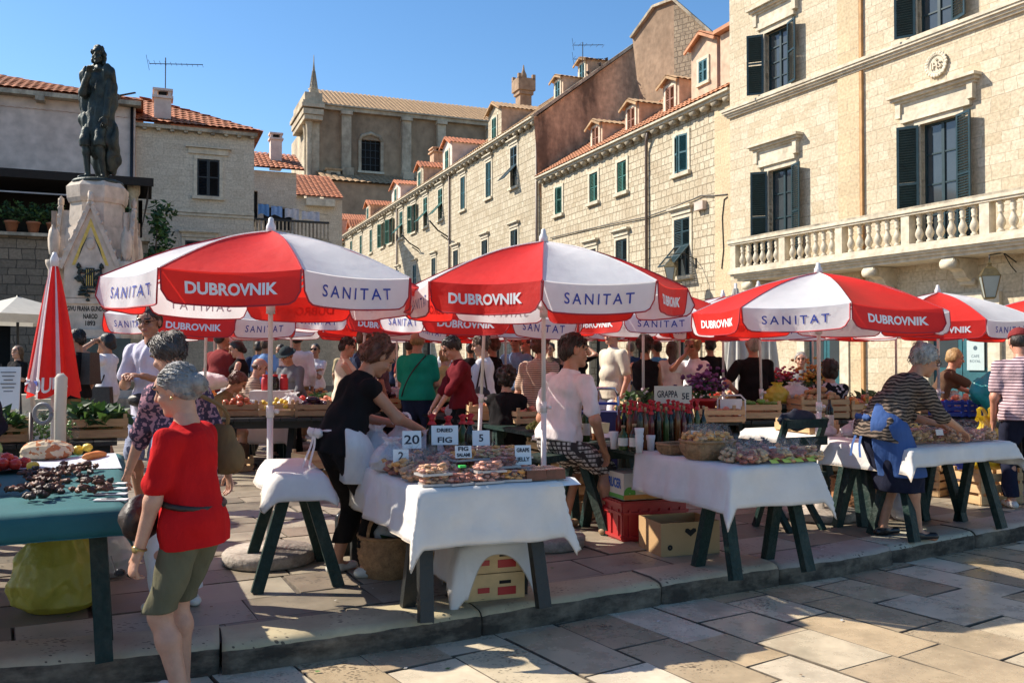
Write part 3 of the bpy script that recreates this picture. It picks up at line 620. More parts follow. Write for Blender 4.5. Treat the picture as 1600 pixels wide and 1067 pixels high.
# tall gable block on A's roof
gx, gy = 9.3, 6.2
mb = MB()
zt0, zt1 = 17.3, 18.5; x0, x1, y0, y1 = 8.2, 11.4, 6.0, 9.2
mb.quad([(x0, y0, 10), (x1, y0, 10), (x1, y0, 16.9), (x0, y0, 15.6)], GREYPL)
mb.build('gable_block', hA) if False else None
mb = MB()
pts = [(0, 0), (4.0, 0), (4.0, 4.9), (1.7, 7.6), (0, 6.6)]
# drain pipe, cable, junction box on A
def apx(t0, px, py, out=.06):
    s, z = fpa(px, py); return Vector((s - t0, -out, z))
mb = MB(); p0 = apx(-14.3, 1013, 230); mb.tube([(p0.x + .3, -.2, 9.72), (p0.x + .1, -.14, 9.4), (p0.x, -.09, 9.1), (p0.x, -.09, 0.1)], .06, PIPE, 8); mb.build('drain_pipe', hA)
mb = MB(); mb.tube([apx(-14.3, x, y) for x, y in ((862, 372), (905, 362), (950, 352), (1010, 340), (1040, 330), (1085, 312), (1098, 306), (1120, 306), (1139, 304))], .022, CABLE, 5); mb.tube([apx(-14.3, x, y) for x, y in ((1139, 308), (1134, 312), (1131, 340), (1133, 390), (1130, 420))], .02, CABLE, 5); c = apx(-14.3, 1098, 322, .1); mb.box(c, (.5, .16, .28), PINK); mb.build('cable', hA)
lp = hA.matrix_basis @ (apx(-14.3, 1088, 425) + Vector((0, -.95, 0))); lantern(lp, AA, 'small glass lantern on a curled bracket by the tilted shutter', 1.0)
# gable block as a part
bo_ = D(1053, 140, 41.0); inv = hA.matrix_basis.inverted()
P_ = [inv @ D(px, py, Y) for px, py, Y in ((988, 60, 43.5), (1053, 0, 41.), (1124, 62, 39.5), (1124, 200, 39.5), (1053, 200, 41.), (1012, 200, 43.0))]
a0, a1, a2 = P_[0], P_[1], P_[2]
mb = MB(); bk = Vector((-1.0, 4.5, 0)); zb = 10.2
f = lambda v, z=None: (v.x, v.y, v.z if z is None else z)
i0 = Vector((P_[5].x, P_[5].y, zb)); i1 = Vector((a1.x, a1.y, zb)); i2 = Vector((a2.x, a2.y, zb)); tp = Vector((a0.x, a0.y, a0.z)); mid = a1 + (a0 - a1) * .45 + Vector((0, 0, .5))
mb.quad([i0, i1, a1, mid, tp], GREYPL, uv=[(0, 0), (3, 0), (3, 8), (1.5, 8), (0, 6)])
Lr = math.hypot(a2.x - a1.x, a2.y - a1.y)
mb.quad([i1, i2, a2, a1], S_RUB, uv=[(0, zb), (Lr, zb), (Lr, a2.z), (0, a1.z)])
b2 = a2 + (a0 - a1); b2.z = a2.z - .5
mb.quad([a1, a2, b2, tp, mid], GREYPL); mb.quad([i0, tp, b2, Vector((b2.x, b2.y, zb))], GREYPL)
for q0, q1 in ((tp, mid), (mid, a1), (a1, a2)): mb.bar(q0, q1, .32, .12, TRIMD)
mb.build('gable_block', hA)
# house B (long, taller)
BS = [(-17.77, 10.1, .9, 2.05, 'tilt', DKGREEN, True), (-21.4, 10.15, .85, 1.95, 'closed', TEAL, True), (-25.7, 10.15, .85, 1.95, 'closed', TEAL, True), (-30.1, 10.2, .95, 1.95, 'tilt', GREEN, True), (-33.4, 10.2, .95, 1.95, 'tilt', GREEN, True), (-36.2, 10.2, 1.0, 1.95, 'open', GREEN, True), (-39.6, 10.2, .95, 1.95, 'tilt', GREEN, True), (-42.6, 10.2, 1.0, 1.9, 'open', GREEN, True), (-45.2, 10.2, .95, 1.9, 'open', GREEN, True), (-49.2, 10.2, .95, 1.9, 'closed', GREEN, True), (-53, 10.2, .95, 1.9, 'closed', GREEN, True), (-57, 10.2, .95, 1.9, 'closed', GREEN, True)]
BS += [(s, 6.0, .95, 1.9, 'closed', DKGREEN if i < 4 else TEAL, True) for i, s in enumerate((-17.7, -22, -27, -31.5, -36, -40.5, -45, -50, -55))]
hB = loc_house('terraced_house', -60, -14.55, 12.75, 'long taller stone house with many green shutters and stained plaster gable end', S_FAR, BS, [(s, 1.8, 2.8) for s in (-16.5, -20, -24, -28, -33, -38, -43, -49, -55)], ends=S_FAR)
LB = 45.45; eaves(hB, LB, 12.75, pitch=.75)
gab = MB(); RD = 5.8; RZ = 17.4
gab.quad([(LB + .01, .0, 9.0), (LB + .01, 11.6, 9.0), (LB + .01, 11.6, 12.8), (LB + .01, RD, RZ), (LB + .01, -.3, 12.75)], ORANGE)
gab.build('plaster_gable', hB)
gab = MB(); gab.bar((LB + .05, -.4, 12.85), (LB + .05, RD, RZ + .12), .3, .14, TRIMD); gab.build('gable_coping', hB)
mb = MB(); tile_roof(mb, 0, LB, -.35, 12.88, RD, RZ, TILED, pitch=.32); tile_roof(mb, 0, LB, 11.9, 12.88, RD, RZ, TILED, pitch=.32); mb.build('roof', hB)
for px, wd, hh, d, mt in ((765, 2.0, 2.0, 4.0, ORANGEL), (692, 1.9, 2.0, 4.0, PINK), (650, 1.6, 1.7, 3.6, ORANGEL), (613, 2.6, 1.6, 3.6, PINK), (570, 1.7, 1.6, 3.6, ORANGE)):
    s = fpa(px, 220)[0] + 60; dormer(hB, s, .3, 12.9, wd, hh, d, S_FAR if mt is ORANGEL else mt, GREEN, TILE if px < 720 else TILED, ww=.7, wh=1.15, pent=.45, side=mt)
for y, s, z in ((1.6, LB - 1.3, 14.1), (2.9, LB - 1.2, 15.1)): dormer(hB, s, y, z, 1.1, 1.15, 2.2, ORANGEL, TEAL, TILED, ww=.55, wh=.85, pent=.15, side=ORANGEL)
def chimney(par, c, w, h, mat, kind=0):
    mb = MB(); mb.box((0, 0, h / 2), (w, w, h), mat)
    if kind == 2:      # crenellated
        mb.box((0, 0, h + .35), (w * 1.5, w * 1.5, .7), mat); mb.box((0, 0, h - .08), (w * 1.25, w * 1.25, .3), mat)
        for x in (-1, 1):
            for y in (-1, 1): mb.box((x * w * .62, y * w * .62, h + .78), (w * .26, w * .26, .3), mat)
        mb.lathe([(w * .3, h + .7), (w * .28, h + 1.0), (w * .12, h + 1.25), (.03, h + 1.6)], mat, 8)
    else:
        mb.box((0, 0, h + .05), (w * 1.25, w * 1.25, .1), mat)
        for x in (-1, 1):
            for y in (-1, 1): mb.box((x * w * .42, y * w * .42, h + .2), (w * .2, w * .2, .2), mat)
        mb.box((0, 0, h + .34), (w * 1.2, w * 1.2, .09), mat); mb.box((0, 0, h + .2), (w * .5, w * .5, .2), DARK)
    return mb.build('chimney', par, c)
_o = hB.matrix_basis @ Vector((0, 3.2, 0)); s, zc = FP(818, 118, (_o.x, _o.y), AA); chimney(hB, (s, 3.2, zc - 3.5), .72, 2.5, GREYPL, 2)
chimney(hB, (fpa(630, 230)[0] + 60 - 1, 3, 14.5), 1.0, 2.3, ORANGE)
for px in (845, 704, 622): 
    mb = MB(); s = fpa(px, 250)[0] + 60; mb.tube([(min(s, LB - .15), -.09, 12.7), (min(s, LB - .15), -.09, 0)], .065, PIPE, 7); mb.build('drain_pipe', hB)
for px, py in ((832, 335), (797, 350)): pass
for s_, z_ in ((25.0, 8.9), (31.5, 8.9)):
    mb = MB(); mb.tube([(s_, -.0, z_), (s_ + .1, -.7, z_ + .35), (s_ + .25, -1.3, z_ + .9)], .05, IRON, 6); mb.tube([(s_, 0, z_ - .2), (s_ + .05, -.5, z_ + .1)], .04, IRON, 6); mb.build('flag_bracket', hB)
# dish on the dormer
o = FP(737, 188, AO, AA)
# house C (far)
CSW = [(s, 9.6, .95, 1.9, 'closed', GREEN if i % 2 else TEAL, False) for i, s in enumerate((-62.5, -67, -72, -77, -81))]
hC = loc_house('narrow_house', -84, -60.02, 12.3, 'farthest house of the stone row with small red roofed dormers', S_FAR, CSW, [(s, 1.8, 2.8) for s in (-63, -70, -77)])
eaves(hC, 23.98, 12.3, pitch=.9)
mb = MB(); tile_roof(mb, 0, 24, -.35, 12.4, 5, 16.2, TILE, pitch=.4); tile_roof(mb, 0, 24, 10, 12.4, 5, 16.2, TILE, pitch=.4); mb.build('roof', hC)
for s, y, wd, hh, mt in ((19.5, .3, 3.0, 2.6, ORANGEL), (13.0, .3, 2.6, 2.0, PINK), (22.6, .8, 1.5, 1.6, ORANGE), (6.5, .3, 2.2, 1.8, ORANGEL)): dormer(hC, s, y, 12.4, wd, hh, 3.6, S_FAR if wd > 2 else mt, GREEN, TILE, ww=.8, wh=1.2, pent=.7, side=mt)
# antenna on the roof above the plaster gable
def antenna(loc, rz, h, L, label, n=9, double=False):
    mb = MB(); mb.tube([(0, 0, 0), (0, 0, h)], .022, IRON, 5)
    for k, zz in enumerate((h * .93, h * .6) if double else (h * .82,)):
        mb.tube([(-L * .3, 0, zz - .04), (L * .7, 0, zz + .08)], .016, IRON, 5)
        for i in range(n): x = -L * .3 + L * i / (n - 1); mb.tube([(x, -.28 + .014 * i, zz + .02), (x, .28 - .014 * i, zz + .02)], .008, IRON, 4)
        mb.tube([(-L * .3, 0, zz - .3), (-L * .36, 0, zz + .3)], .01, IRON, 4)
    o = mb.build('roof_antenna', None, loc, rz); tag(o, label, 'antenna'); return o
antenna(hB.matrix_basis @ Vector((LB - .6, 2.6, 14.9)), .2, 2.1, 1.5, 'double bar television antenna above the stained plaster gable', 6, True)
bpos = [(936, 93), (947, 85), (918, 104)]
BIRD = M('pigeon_feathers', (.05, .05, .055), .7)
for px, py in bpos:
    p = hB.matrix_basis @ Vector((LB + .05, FP(px, py, (hB.location.x + LB * math.cos(AA), hB.location.y + LB * math.sin(AA)), AA + math.pi / 2)[0], 0))
    y = FP(px, py, (hB.location.x + LB * math.cos(AA), hB.location.y + LB * math.sin(AA)), AA + math.pi / 2)[0]
    mb = MB(); mb.blob((0, 0, .1), (.3, .14, .16), BIRD, 1, .03, 6); mb.blob((.13, 0, .2), (.1, .08, .1), BIRD, 2, .02, 5); mb.bar((-.12, 0, .1), (-.3, 0, .06), .07, .02, BIRD); mb.tube([(0, .02, .05), (.01, .02, -.0)], .008, BIRD, 4)
    z = 12.85 + (y + .4) / (RD + .4) * (RZ - 12.7) + .09
    o = mb.build('pigeon', None, hB.matrix_basis @ Vector((LB + .05, y, z)), 1.2); tag(o, 'dark pigeon perched on the sloping gable coping', 'pigeon', 'pigeons on the gable')
# ---------------- church behind ----------------
CA = math.atan2(.377, .926); CO = (-26.4, 120.0)
ch = empty('church', (*CO, 0), CA, 'large weathered baroque church with a tiled roof and a slim corner pinnacle', 'building')
m_ = wall_mesh(0, 60, 0, 35.0, [(6.1, 8.9, 27.0, 31.4)], CHURCH, .5, CHTRIM)
m_.quad([(0, 0, 0), (0, 0, 35), (0, 22, 35), (0, 22, 0)], CHTRIM); m_.build('wall', ch)
mb = MB(); tile_roof(mb, .4, 60, -.5, 35.6, 9, 40.2, TILED, pitch=.62, amp=.13, row=.8); mb.build('roof', ch)
mb = MB(); mb.box((30, -.25, 35.15), (60, .8, .5), CHTRIM); mb.box((30, -.4, 35.5), (60, 1.1, .2), CHTRIM); mb.build('eaves_cornice', ch)
for s, w_ in ((4.0, 1.3), (12.4, 1.3), (17.5, 1.2), (25, 1.3), (33, 1.3)):
    mb = MB(); mb.box((s, -.35, 29.5), (w_, .9, 10.8), CHTRIM); mb.box((s, -.9, 25.5), (w_ + .2, 2.0, 3), CHTRIM); mb.box((s, -.55, 34.6), (w_ + .25, 1.2, .5), CHTRIM); mb.build('buttress', ch)
mb = MB()
for x in (5.95, 9.05): mb.box((x, -.1, 29.0), (.4, .4, 4.4), CHTRIM)
mb.tube([(5.95, -.1, 31.2), (6.3, -.1, 31.9), (7.5, -.1, 32.3), (8.7, -.1, 31.9), (9.05, -.1, 31.2)], .25, CHTRIM, 8); mb.box((7.5, -.12, 26.9), (3.7, .45, .3), TRIM)
w_ = mb.build('window', ch); mb = MB()
for x in (6.8, 7.5, 8.2): mb.box((x, .2, 29.2), (.08, .05, 4.4), IRON)
for z in (28, 29, 30, 31): mb.box((7.5, .21, z), (2.8, .05, .08), IRON)
mb.build('lattice', w_)
mb = MB(); mb.quad([(0, -6, 0), (60, -6, 0), (60, -6, 24.2), (0, -6, 24.2)], CHURCH); mb.quad([(0, -6, 0), (0, -6, 24.2), (0, 0, 26), (0, 0, 0)], CHTRIM); mb.build('aisle_wall', ch)
mb = MB(); tile_roof(mb, 0, 60, -6.5, 24.2, 0, 26.6, TILED, pitch=.8, amp=.12, row=.9); mb.build('aisle_roof', ch)
mb = MB(); mb.box((2.0, -1.2, 25.4), (1.8, 2, 2.0), CHTRIM); mb.box((2.0, -1.2, 26.5), (2.2, 2.4, .25), TILED); mb.box((2, -2.23, 25.4), (.7, .06, 1.3), DARK); mb.build('roof_hut', ch)
# front with columns and entablature at the left end
mb = MB(); mb.box((-.2, 4, 17), (1.2, 9, 35), CHTRIM)
for y in (-.7, 1.6): mb.lathe([(.75, 24.6), (.72, 25.4), (.62, 25.6), (.58, 31.6), (.62, 31.8), (.8, 32.8), (.85, 33)], CHTRIM, 14, TR((-1.0, y, 0)) @ Matrix.Diagonal((.62, .62, 1, 1)))
for z, p, h_ in ((24.1, 1.3, .7), (33.3, 1.2, .6), (34.0, 1.6, .7), (34.8, 2.1, .5), (35.2, 1.7, .5), (36.0, 1.0, 1.2)): mb.box((-.5 - p * .1, 3.2, z), (1.7 + p * .6, 9 + p, h_), CHTRIM)
mb.box((-.6, -.6, 22.5), (1.7, 2.2, 3), CHTRIM); mb.build('front', ch)
mb = MB(); T = TR((-.3, 0, 36.4)) @ Matrix.Diagonal((.7, .7, 1, 1)); mb.box((0, 0, .5), (1.6, 1.6, 1.0), CHTRIM, T); mb.lathe([(.75, 1), (.9, 1.2), (.55, 1.5), (.62, 1.9), (.3, 2.4), (.38, 2.7), (.2, 3.4), (.26, 3.6), (.12, 4.6), (.05, 5.8)], CHTRIM, 8, T)
for k in range(8):
    a = k * math.pi / 4; mb.tube([(.8 * math.cos(a), .8 * math.sin(a), 1), (.6 * math.cos(a), .6 * math.sin(a), 2.0), (.25 * math.cos(a), .25 * math.sin(a), 3.6)], .07, CHTRIM, 5, T)
mb.build('pinnacle', ch)
# ---------------- pale stone house and pink house on the left ----------------
LO = (-10.4, 36.0); LAn = CA
lh = empty('stone_house', (*LO, 0), LAn, 'pale stone corner house with one dark shuttered window and red tiled hip roof', 'building')
wall_mesh(-4.4, 0, -.1, 10.3, [(-2.17, -1.33, 7.78, 9.25), (-2.6, -1.6, 4.6, 6.0)], S_LEFT, .28).build('wall', lh)
mb = MB(); mb.quad([(0, 0, -.1), (0, 9, -.1), (0, 9, 10.3), (0, 0, 10.3)], S_LEFT, uv=[(0, 0), (9, 0), (9, 10), (0, 10)]); mb.build('side_wall', lh)
mb = MB(); tile_roof(mb, -9.0, .3, -.35, 10.45, 4.6, 12.6, TILE, inset1=4.6); mb.build('roof', lh)
mb = MB(); T = Matrix.Translation((0, 0, 0)) @ Matrix.Rotation(math.pi / 2, 4, 'Z')
r2 = MB(); tile_roof(r2, -.35, 9.4, -.3, 10.45, 4.3, 12.6, TILE, inset0=4.6, inset1=3); r2.build('hip_roof', lh, rz=math.pi / 2)
mb = MB(); mb.box((-2.2, -.1, 10.34), (4.6, .36, .14), TRIMD); 
for i in range(9): mb.box((-4.1 + i * .5, -.12, 10.24), (.14, .24, .1), TRIMD)
mb.build('eaves_cornice', lh)
mb = MB()
mb.box((-2.2, -.05, 7.16), (4.4, .1, .12), TRIM); mb.box((-2.2, -.03, 7.03), (4.4, .06, .1), TRIM); mb.build('string_course', lh)
add_window(lh, -1.75, 7.78, .84, 1.47, 'closed', IRON, TRIM, False); add_window(lh, -2.1, 4.6, 1.0, 1.4, 'closed', IRON, TRIM, True)
mb = MB(); mb.box((-1.75, -.04, 9.55), (1.5, .08, .22), TRIM); mb.box((-1.75, -.09, 9.7), (1.7, .18, .06), TRIM); mb.build('window_cornice', lh)
chimney(lh, (-3.45, .5, 10.2), .62, 1.35, PINK)
antenna(lh.matrix_basis @ Vector((-3.35, .5, 11.9)), .25, 1.35, 2.0, 'long bar television antenna on the chimney of the pale stone house', 11)
# pink plaster house
ph = empty('plaster_house', (LO[0] - 4.42 * math.cos(LAn), LO[1] - 4.42 * math.sin(LAn), 0), LAn, 'broad pink plaster house with red barrel tiled roof behind the bronze statue', 'building')
wall_mesh(-22, 0, -.1, 11.0, [(-9.4, -8.6, 4, 4.2)], PINK, .2, y=-.35).build('wall', ph)
mb = MB(); mb.quad([(0, -.35, -.1), (0, 8, -.1), (0, 8, 11), (0, -.35, 11)], PINK); mb.build('side_wall', ph)
mb = MB(); tile_roof(mb, -22, .25, -.8, 11.1, 4.4, 13.2, TILE, inset1=9.0); mb.build('roof', ph)
r2 = MB(); tile_roof(r2, -.8, 9, -.25, 11.1, 8.75, 13.2, TILE, inset0=5.2, inset1=3); r2.build('hip_roof', ph, rz=math.pi / 2)
mb = MB(); mb.box((-11, -.55, 11.0), (22.4, .5, .16), TRIMD)
for i in range(10): mb.box((-20.8 + i * 2.2, -.6, 10.84), (.3, .5, .18), TRIMD)
mb.build('eaves_cornice', ph)
mb = MB(); mb.tube([(-.12, -.42, 11), (-.12, -.42, 0)], .06, IRON, 7); mb.build('drain_pipe', ph)
mb = MB(); mb.box((-7.8, -.37, 8.8), (.03, .04, 3.0), TRIMD); mb.build('cable_conduit', ph)
# house beyond with laundry balcony
xh = empty('corner_house', (*D(393, 400, 47).to_2d(), 0), CA, 'narrow stone house with laundry balcony beyond the pale corner house', 'building')
W_ = 3.2
wall_mesh(-3, W_ - .9, -.1, 11.3, [(-.2, .3, 8.3, 10.2), (.6, 2.1, 8.2, 9.4)], S_LEFT, .3).build('wall', xh)
mb = MB(); tile_roof(mb, -3, W_ - .5, -.4, 11.4, 3, 12.9, TILE); mb.build('roof', xh); chimney(xh, (1.4, 1.5, 11.7), .6, 1.6, PINK)
mb = MB(); mb.quad([(-3, -2.5, -.1), (W_ + .6, -2.5, -.1), (W_ + .6, -2.5, 7.4), (-3, -2.5, 7.4)], S_LEFT, uv=[(0, 0), (6, 0), (6, 7.4), (0, 7.4)]); mb.box((0.3, -1.2, 7.35), (W_ + 3.6, 2.6, .1), TRIMD); mb.build('terrace_base', xh)
mb = MB(); mb.box((.3, -2.45, 8.35), (W_ + 3.4, .16, .1), IRON); mb.box((.3, -2.45, 7.5), (W_ + 3.4, .16, .1), TRIMD)
for i in range(26): mb.box((-1.2 + i * .19, -2.45, 7.93), (.08, .08, .76), TRIMD)
mb.build('balustrade', xh)
LC = [M('blue_laundry', (.12, .30, .62), .8), M('pale_blue_laundry', (.25, .42, .72), .8), M('white_laundry', (.62, .62, .66), .8)]
mb = MB(); mb.tube([(-.1, -2.2, 9.2), (3.6, -2.2, 8.8)], .008, CABLE, 4); mb.build('clothes_line', xh)
for i, (s, w_, h_, mt, lb) in enumerate(((.35, .55, .55, LC[0], 'mid blue cloth hung on the balcony clothes line'), (1.0, .55, .5, LC[1], 'pale blue cloth hung beside the mid blue cloth'), (1.75, .7, .5, LC[2], 'white sheet hung beside the pale blue cloth'), (2.7, .9, .45, LC[2], 'white towel hung at the end of the clothes line'))):
    mb = MB(); mb.grid(lambda u, v: ((u - .5) * w_, .03 * math.sin(u * 14 + i), -v * h_ * (1 - .12 * math.sin(u * 5))), 12, 5, mt); o = mb.build('laundry', None, xh.matrix_basis @ Vector((s, -2.2, 9.2 - s * .1)), CA, rot=None); tag(o, lb, 'laundry', 'laundry on the balcony')
rh = empty('far_house', (*D(440, 400, 62).to_2d(), 0), CA, 'far low house with a red tiled roof left of the church', 'building')
mb = MB(); mb.quad([(-4, 0, 0), (4.2, 0, 0), (4.2, 0, 12.6), (-4, 0, 12.6)], S_LEFT, uv=[(0, 0), (8, 0), (8, 12), (0, 12)]); mb.box((2.6, -.3, 12.3), (2, .5, .5), TRIM); mb.build('wall', rh)
mb = MB(); tile_roof(mb, -4, 4.2, -.4, 12.7, 5, 15.2, TILE, pitch=.35); mb.build('roof', rh)
# ---------------- terrace in front of the pink house ----------------
TO = D(231, 450, 29.0); ta = CA
te = empty('terrace_wall', (TO.x, TO.y, 0), ta, 'dark stone terrace wall with restaurant openings below', 'wall')
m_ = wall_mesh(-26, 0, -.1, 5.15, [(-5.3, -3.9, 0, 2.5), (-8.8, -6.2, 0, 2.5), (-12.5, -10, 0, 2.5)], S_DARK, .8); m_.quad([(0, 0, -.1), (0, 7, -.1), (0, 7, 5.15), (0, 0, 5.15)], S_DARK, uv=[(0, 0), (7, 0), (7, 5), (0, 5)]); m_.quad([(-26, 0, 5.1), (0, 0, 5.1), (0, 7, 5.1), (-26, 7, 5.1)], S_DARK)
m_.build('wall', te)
mb = MB(); mb.box((-13, 0, 5.2), (26.1, .5, .1), TRIMD); mb.build('coping', te)
pg = empty('pergola', (TO.x, TO.y, 5.15), ta, 'dark flat awning roof on white stone columns above the terrace', 'pergola')
BL = M('dark_awning_cloth', (.018, .014, .012), .9)
mb = MB(); mb.box((-6.2, 1.6, 2.0), (12.6, 3.6, .1), BL); mb.box((-6.2, -.25, 1.9), (12.7, .08, .26), BL); mb.quad([(0, .3, 1.9), (0, 3.4, 1.9), (-.3, 3.4, .4)], BL); mb.quad([(-8, 1, 1.9), (-5.6, 1, 1.9), (-5.6, 1.2, .2), (-7, 1.1, .6)], BL); mb.quad([(-5.6, 3.4, 1.9), (-.2, 3.4, 1.9), (-.2, 3.4, 0), (-5.6, 3.4, 0)], BL); mb.quad([(-12, 3.4, 1.9), (-5.6, 3.4, 1.9), (-5.6, 3.4, 0), (-12, 3.4, 0)], BL); mb.build('awning', pg)
for s in (-.45, -6.5): 
    mb = MB(); mb.lathe([(.2, 0), (.2, .1), (.15, .16), (.14, 1.5), (.19, 1.6), (.2, 1.86)], TRIMD, 12, TR((s, .35, 0))); mb.build('column', pg)
LEAF = [M('leaf_green', (.035, .085, .02), .6, .4, 3, tl=.25), M('leaf_dark', (.02, .055, .018), .6, .4, 3, tl=.2), M('leaf_light', (.075, .14, .03), .6, .4, 3, tl=.25)]
def leaves(mb, c, r, n, size, seed, mats=LEAF):
    q = random.Random(seed)
    for i in range(n):
        v = Vector((q.gauss(0, .5), q.gauss(0, .5), q.gauss(0, .5))); v = v if v.length < 1.15 else v.normalized() * q.uniform(.6, 1.1)
        p = Vector(c) + Vector((v.x * r[0], v.y * r[1], v.z * r[2])); d = Vector((q.uniform(-1, 1), q.uniform(-1, 1), q.uniform(-.7, .9))).normalized(); s = size * q.uniform(.6, 1.4); x = d.orthogonal().normalized()
        mb.add([p - d * s, p + x * s * .45, p + d * s, p - x * s * .45 + d.cross(x) * s * .2], [(0, 1, 2, 3)], q.choice(mats))
TERRA = M('terracotta', (.36, .14, .07), .8, .2, 6)
for i, (s, k) in enumerate(((-.75, 1.), (-1.25, .9), (-2.75, 1.05), (-3.3, .85), (-3.9, 1.05), (-4.5, .9), (-5.0, 1.1))):
    t = empty('potted_plant', te.matrix_basis @ Vector((s, -.02 if s < -1 else .1, 5.25)), 0, ['bushy green plant in a terracotta pot by the terrace column', 'dark leafy plant in a pot half behind the pedestal', 'bushy plant in a pot on the terrace wall left of the pedestal', 'small plant in a pot second from the pedestal on the terrace wall', 'round leafy plant in a pot third from the pedestal', 'low leafy plant in a pot fourth from the pedestal', 'bushy plant in a pot at the left edge of the terrace wall'][i], 'plant', 'plants on the terrace wall')
    mb = MB(); mb.lathe([(.13, 0), (.19, .3), (.21, .3), (.21, .36), (.17, .36)], TERRA, 12); mb.build('pot', t); mb = MB(); leaves(mb, (0, 0, .62), (.42 * k, .35, .36 * k), 240, .07, i); mb.build('foliage', t)
t = empty('climbing_plant', (TO.x + .15, TO.y + .1, 0), 0, 'tall climbing shrub at the right corner of the terrace wall', 'plant')
mb = MB(); mb.tube([(0, 0, 0), (.05, 0, 2), (-.05, .1, 4), (.1, 0, 5.6)], [.05, .045, .035, .02], M('bark', (.09, .06, .04), .9), 6); mb.build('stem', t)
mb = MB(); q = random.Random(4)
for i in range(12): leaves(mb, (q.uniform(-.1, .3), q.uniform(-.1, .3), 2.6 + i * .33), (.4, .4, .35), 70, .11, i + 30)
mb.build('foliage', t)
# dark canopy strip with sign over the restaurant
mb = MB(); mb.box((-9.2, -.6, 2.75), (6.5, 1.2, .08), BL); mb.box((-9.2, -1.2, 2.62), (6.5, .05, .3), BL); o = mb.build('restaurant_awning', None, te.location, ta); tag(o, 'dark flat awning over the restaurant below the terrace wall', 'awning')
# ---------------- monument ----------------
MST = stained('monument_stone', (.56, .47, .385), (.38, .31, .25), .5, .8, .54); MGR = M('monument_green_marble', (.035, .05, .045), .4, .5, 3); GOLD = M('gold_leaf', (.62, .40, .09), .4, .2, 20, metal=.4); BRZ = M('bronze', (.028, .038, .033), .55, .6, 7, .5, 26, metal=.35)
MX, MY_ = -7.95, 17.15; MR = math.radians(14)
mo = empty('monument_pedestal', (MX, MY_, 0), MR, 'pale stone monument pedestal with gothic gable and inscription under the bronze figure', 'monument', scale=(.72, .72, 1))
mb = MB()
for i, (r, z, h_) in enumerate(((3.2, -.05, .2), (2.7, .15, .17), (2.2, .32, .17), (1.75, .49, .17))): mb.box((0, 0, z + h_ / 2), (2 * r, 2 * r, h_), TRIMD)
mb.build('steps', mo)
mb = MB(); mb.box((0, 0, 1.2), (2.0, 2.0, 1.1), MGR); mb.box((0, 0, .72), (2.3, 2.3, .15), MST); mb.build('marble_base', mo)
mb = MB()
def octa(r0, z0, r1, z1, mt=MST): mb.lathe([(r0 * 1.082, z0), (r1 * 1.082, z1)], mt, 8, Matrix.Rotation(math.pi / 8, 4, 'Z'), smooth=False)
mb.box((0, 0, 1.83), (1.9, 1.9, .16), MST); mb.box((0, 0, 2.15), (1.62, 1.62, .5), MST); mb.box((0, 0, 2.44), (1.74, 1.74, .1), MST); mb.box((0, 0, 2.95), (1.4, 1.4, .95), MST)
octa(.82, 3.4, .70, 3.85); octa(.66, 3.85, .62, 4.35); octa(.66, 4.32, .7, 4.4); octa(.7, 4.4, .72, 4.62); octa(.72, 4.62, .6, 4.72); mb.build('plinth', mo)
g = MB()
for k in range(4):
    T = Matrix.Rotation(k * math.pi / 2, 4, 'Z')
    g.add([(-.62, -.86, 2.5), (.62, -.86, 2.5), (.62, -.86, 3.15), (0, -.86, 4.2), (-.62, -.86, 3.15), (-.62, -.6, 2.5), (.62, -.6, 2.5), (.62, -.6, 3.15), (0, -.6, 4.2), (-.62, -.6, 3.15)], [(0, 1, 2, 3, 4), (1, 6, 7, 2), (2, 7, 8, 3), (3, 8, 9, 4), (5, 0, 4, 9)], MST, T)
    for sx in (-1, 1):
        g.bar((sx * .70, -.9, 3.04), (0, -.9, 4.26), .10, .10, MST, T, up=(0, 1, 0))
        for i in range(7): u = (i + .5) / 7; g.blob((sx * .74 * (1 - u) , -.92, 3.1 + 1.22 * u), (.09, .1, .09), MST, i, .12, 5, T)
        g.lathe([(.16, 1.75), (.16, 2.3), (.22, 2.42), (.22, 2.5), (.14, 2.56), (.13, 3.0), (.19, 3.1), (.2, 3.18)], MST, 10, T @ Matrix.Translation((sx * .86, -.86, 0)))
        g.blob((sx * .86, -.86, 3.5), (.26, .26, .62), MST, k + 3, .1, 7, T); g.box((sx * .86, -.86, 3.9), (.11, .11, .36), MST, T)
    g.blob((0, -.9, 4.36), (.16, .14, .2), MST, 9, .15, 6, T)
g.build('gables', mo)
g = MB(); g.add([(-.44, -.866, 3.1), (-.36, -.866, 3.1), (0, -.866, 3.82), (.36, -.866, 3.1), (.44, -.866, 3.1), (0, -.866, 3.98)], [(0, 1, 2, 5), (2, 3, 4, 5)], GOLD)
for sx in (-1, 1): g.add([(sx * .05, -.868, 3.68), (sx * .3, -.868, 3.2), (sx * .22, -.868, 3.42)], [(0, 1, 2)], BRZ)
g.lathe([(.10, 0), (.11, .02), (.08, .03)], MST, 14, TR((0, -.866, 3.5), 0, FRONT)); g.lathe([(.004, .022), (.07, .022)], BRZ, 12, TR((0, -.866, 3.5), 0, FRONT), cap=False); g.build('gilded_border', mo)
g = MB(); g.box((0, -.9, 2.86), (.2, .07, .38), BRZ)
for i in range(4): g.tube([(-.07 + i * .046, -.945, 2.72), (-.07 + i * .046, -.945, 3.02)], .008, GOLD, 4)
q = random.Random(2)
for i in range(60):
    a = q.uniform(0, 6.3); r = q.uniform(.15, .36); x, z = math.cos(a) * r, 2.76 + math.sin(a) * r * .9
    if abs(x) < .3 and z > 3.02: continue
    g.blob((x, -.9 - q.uniform(0, .05), z), (.11, .06, .05), BRZ, i, .2, 4, rot=0)
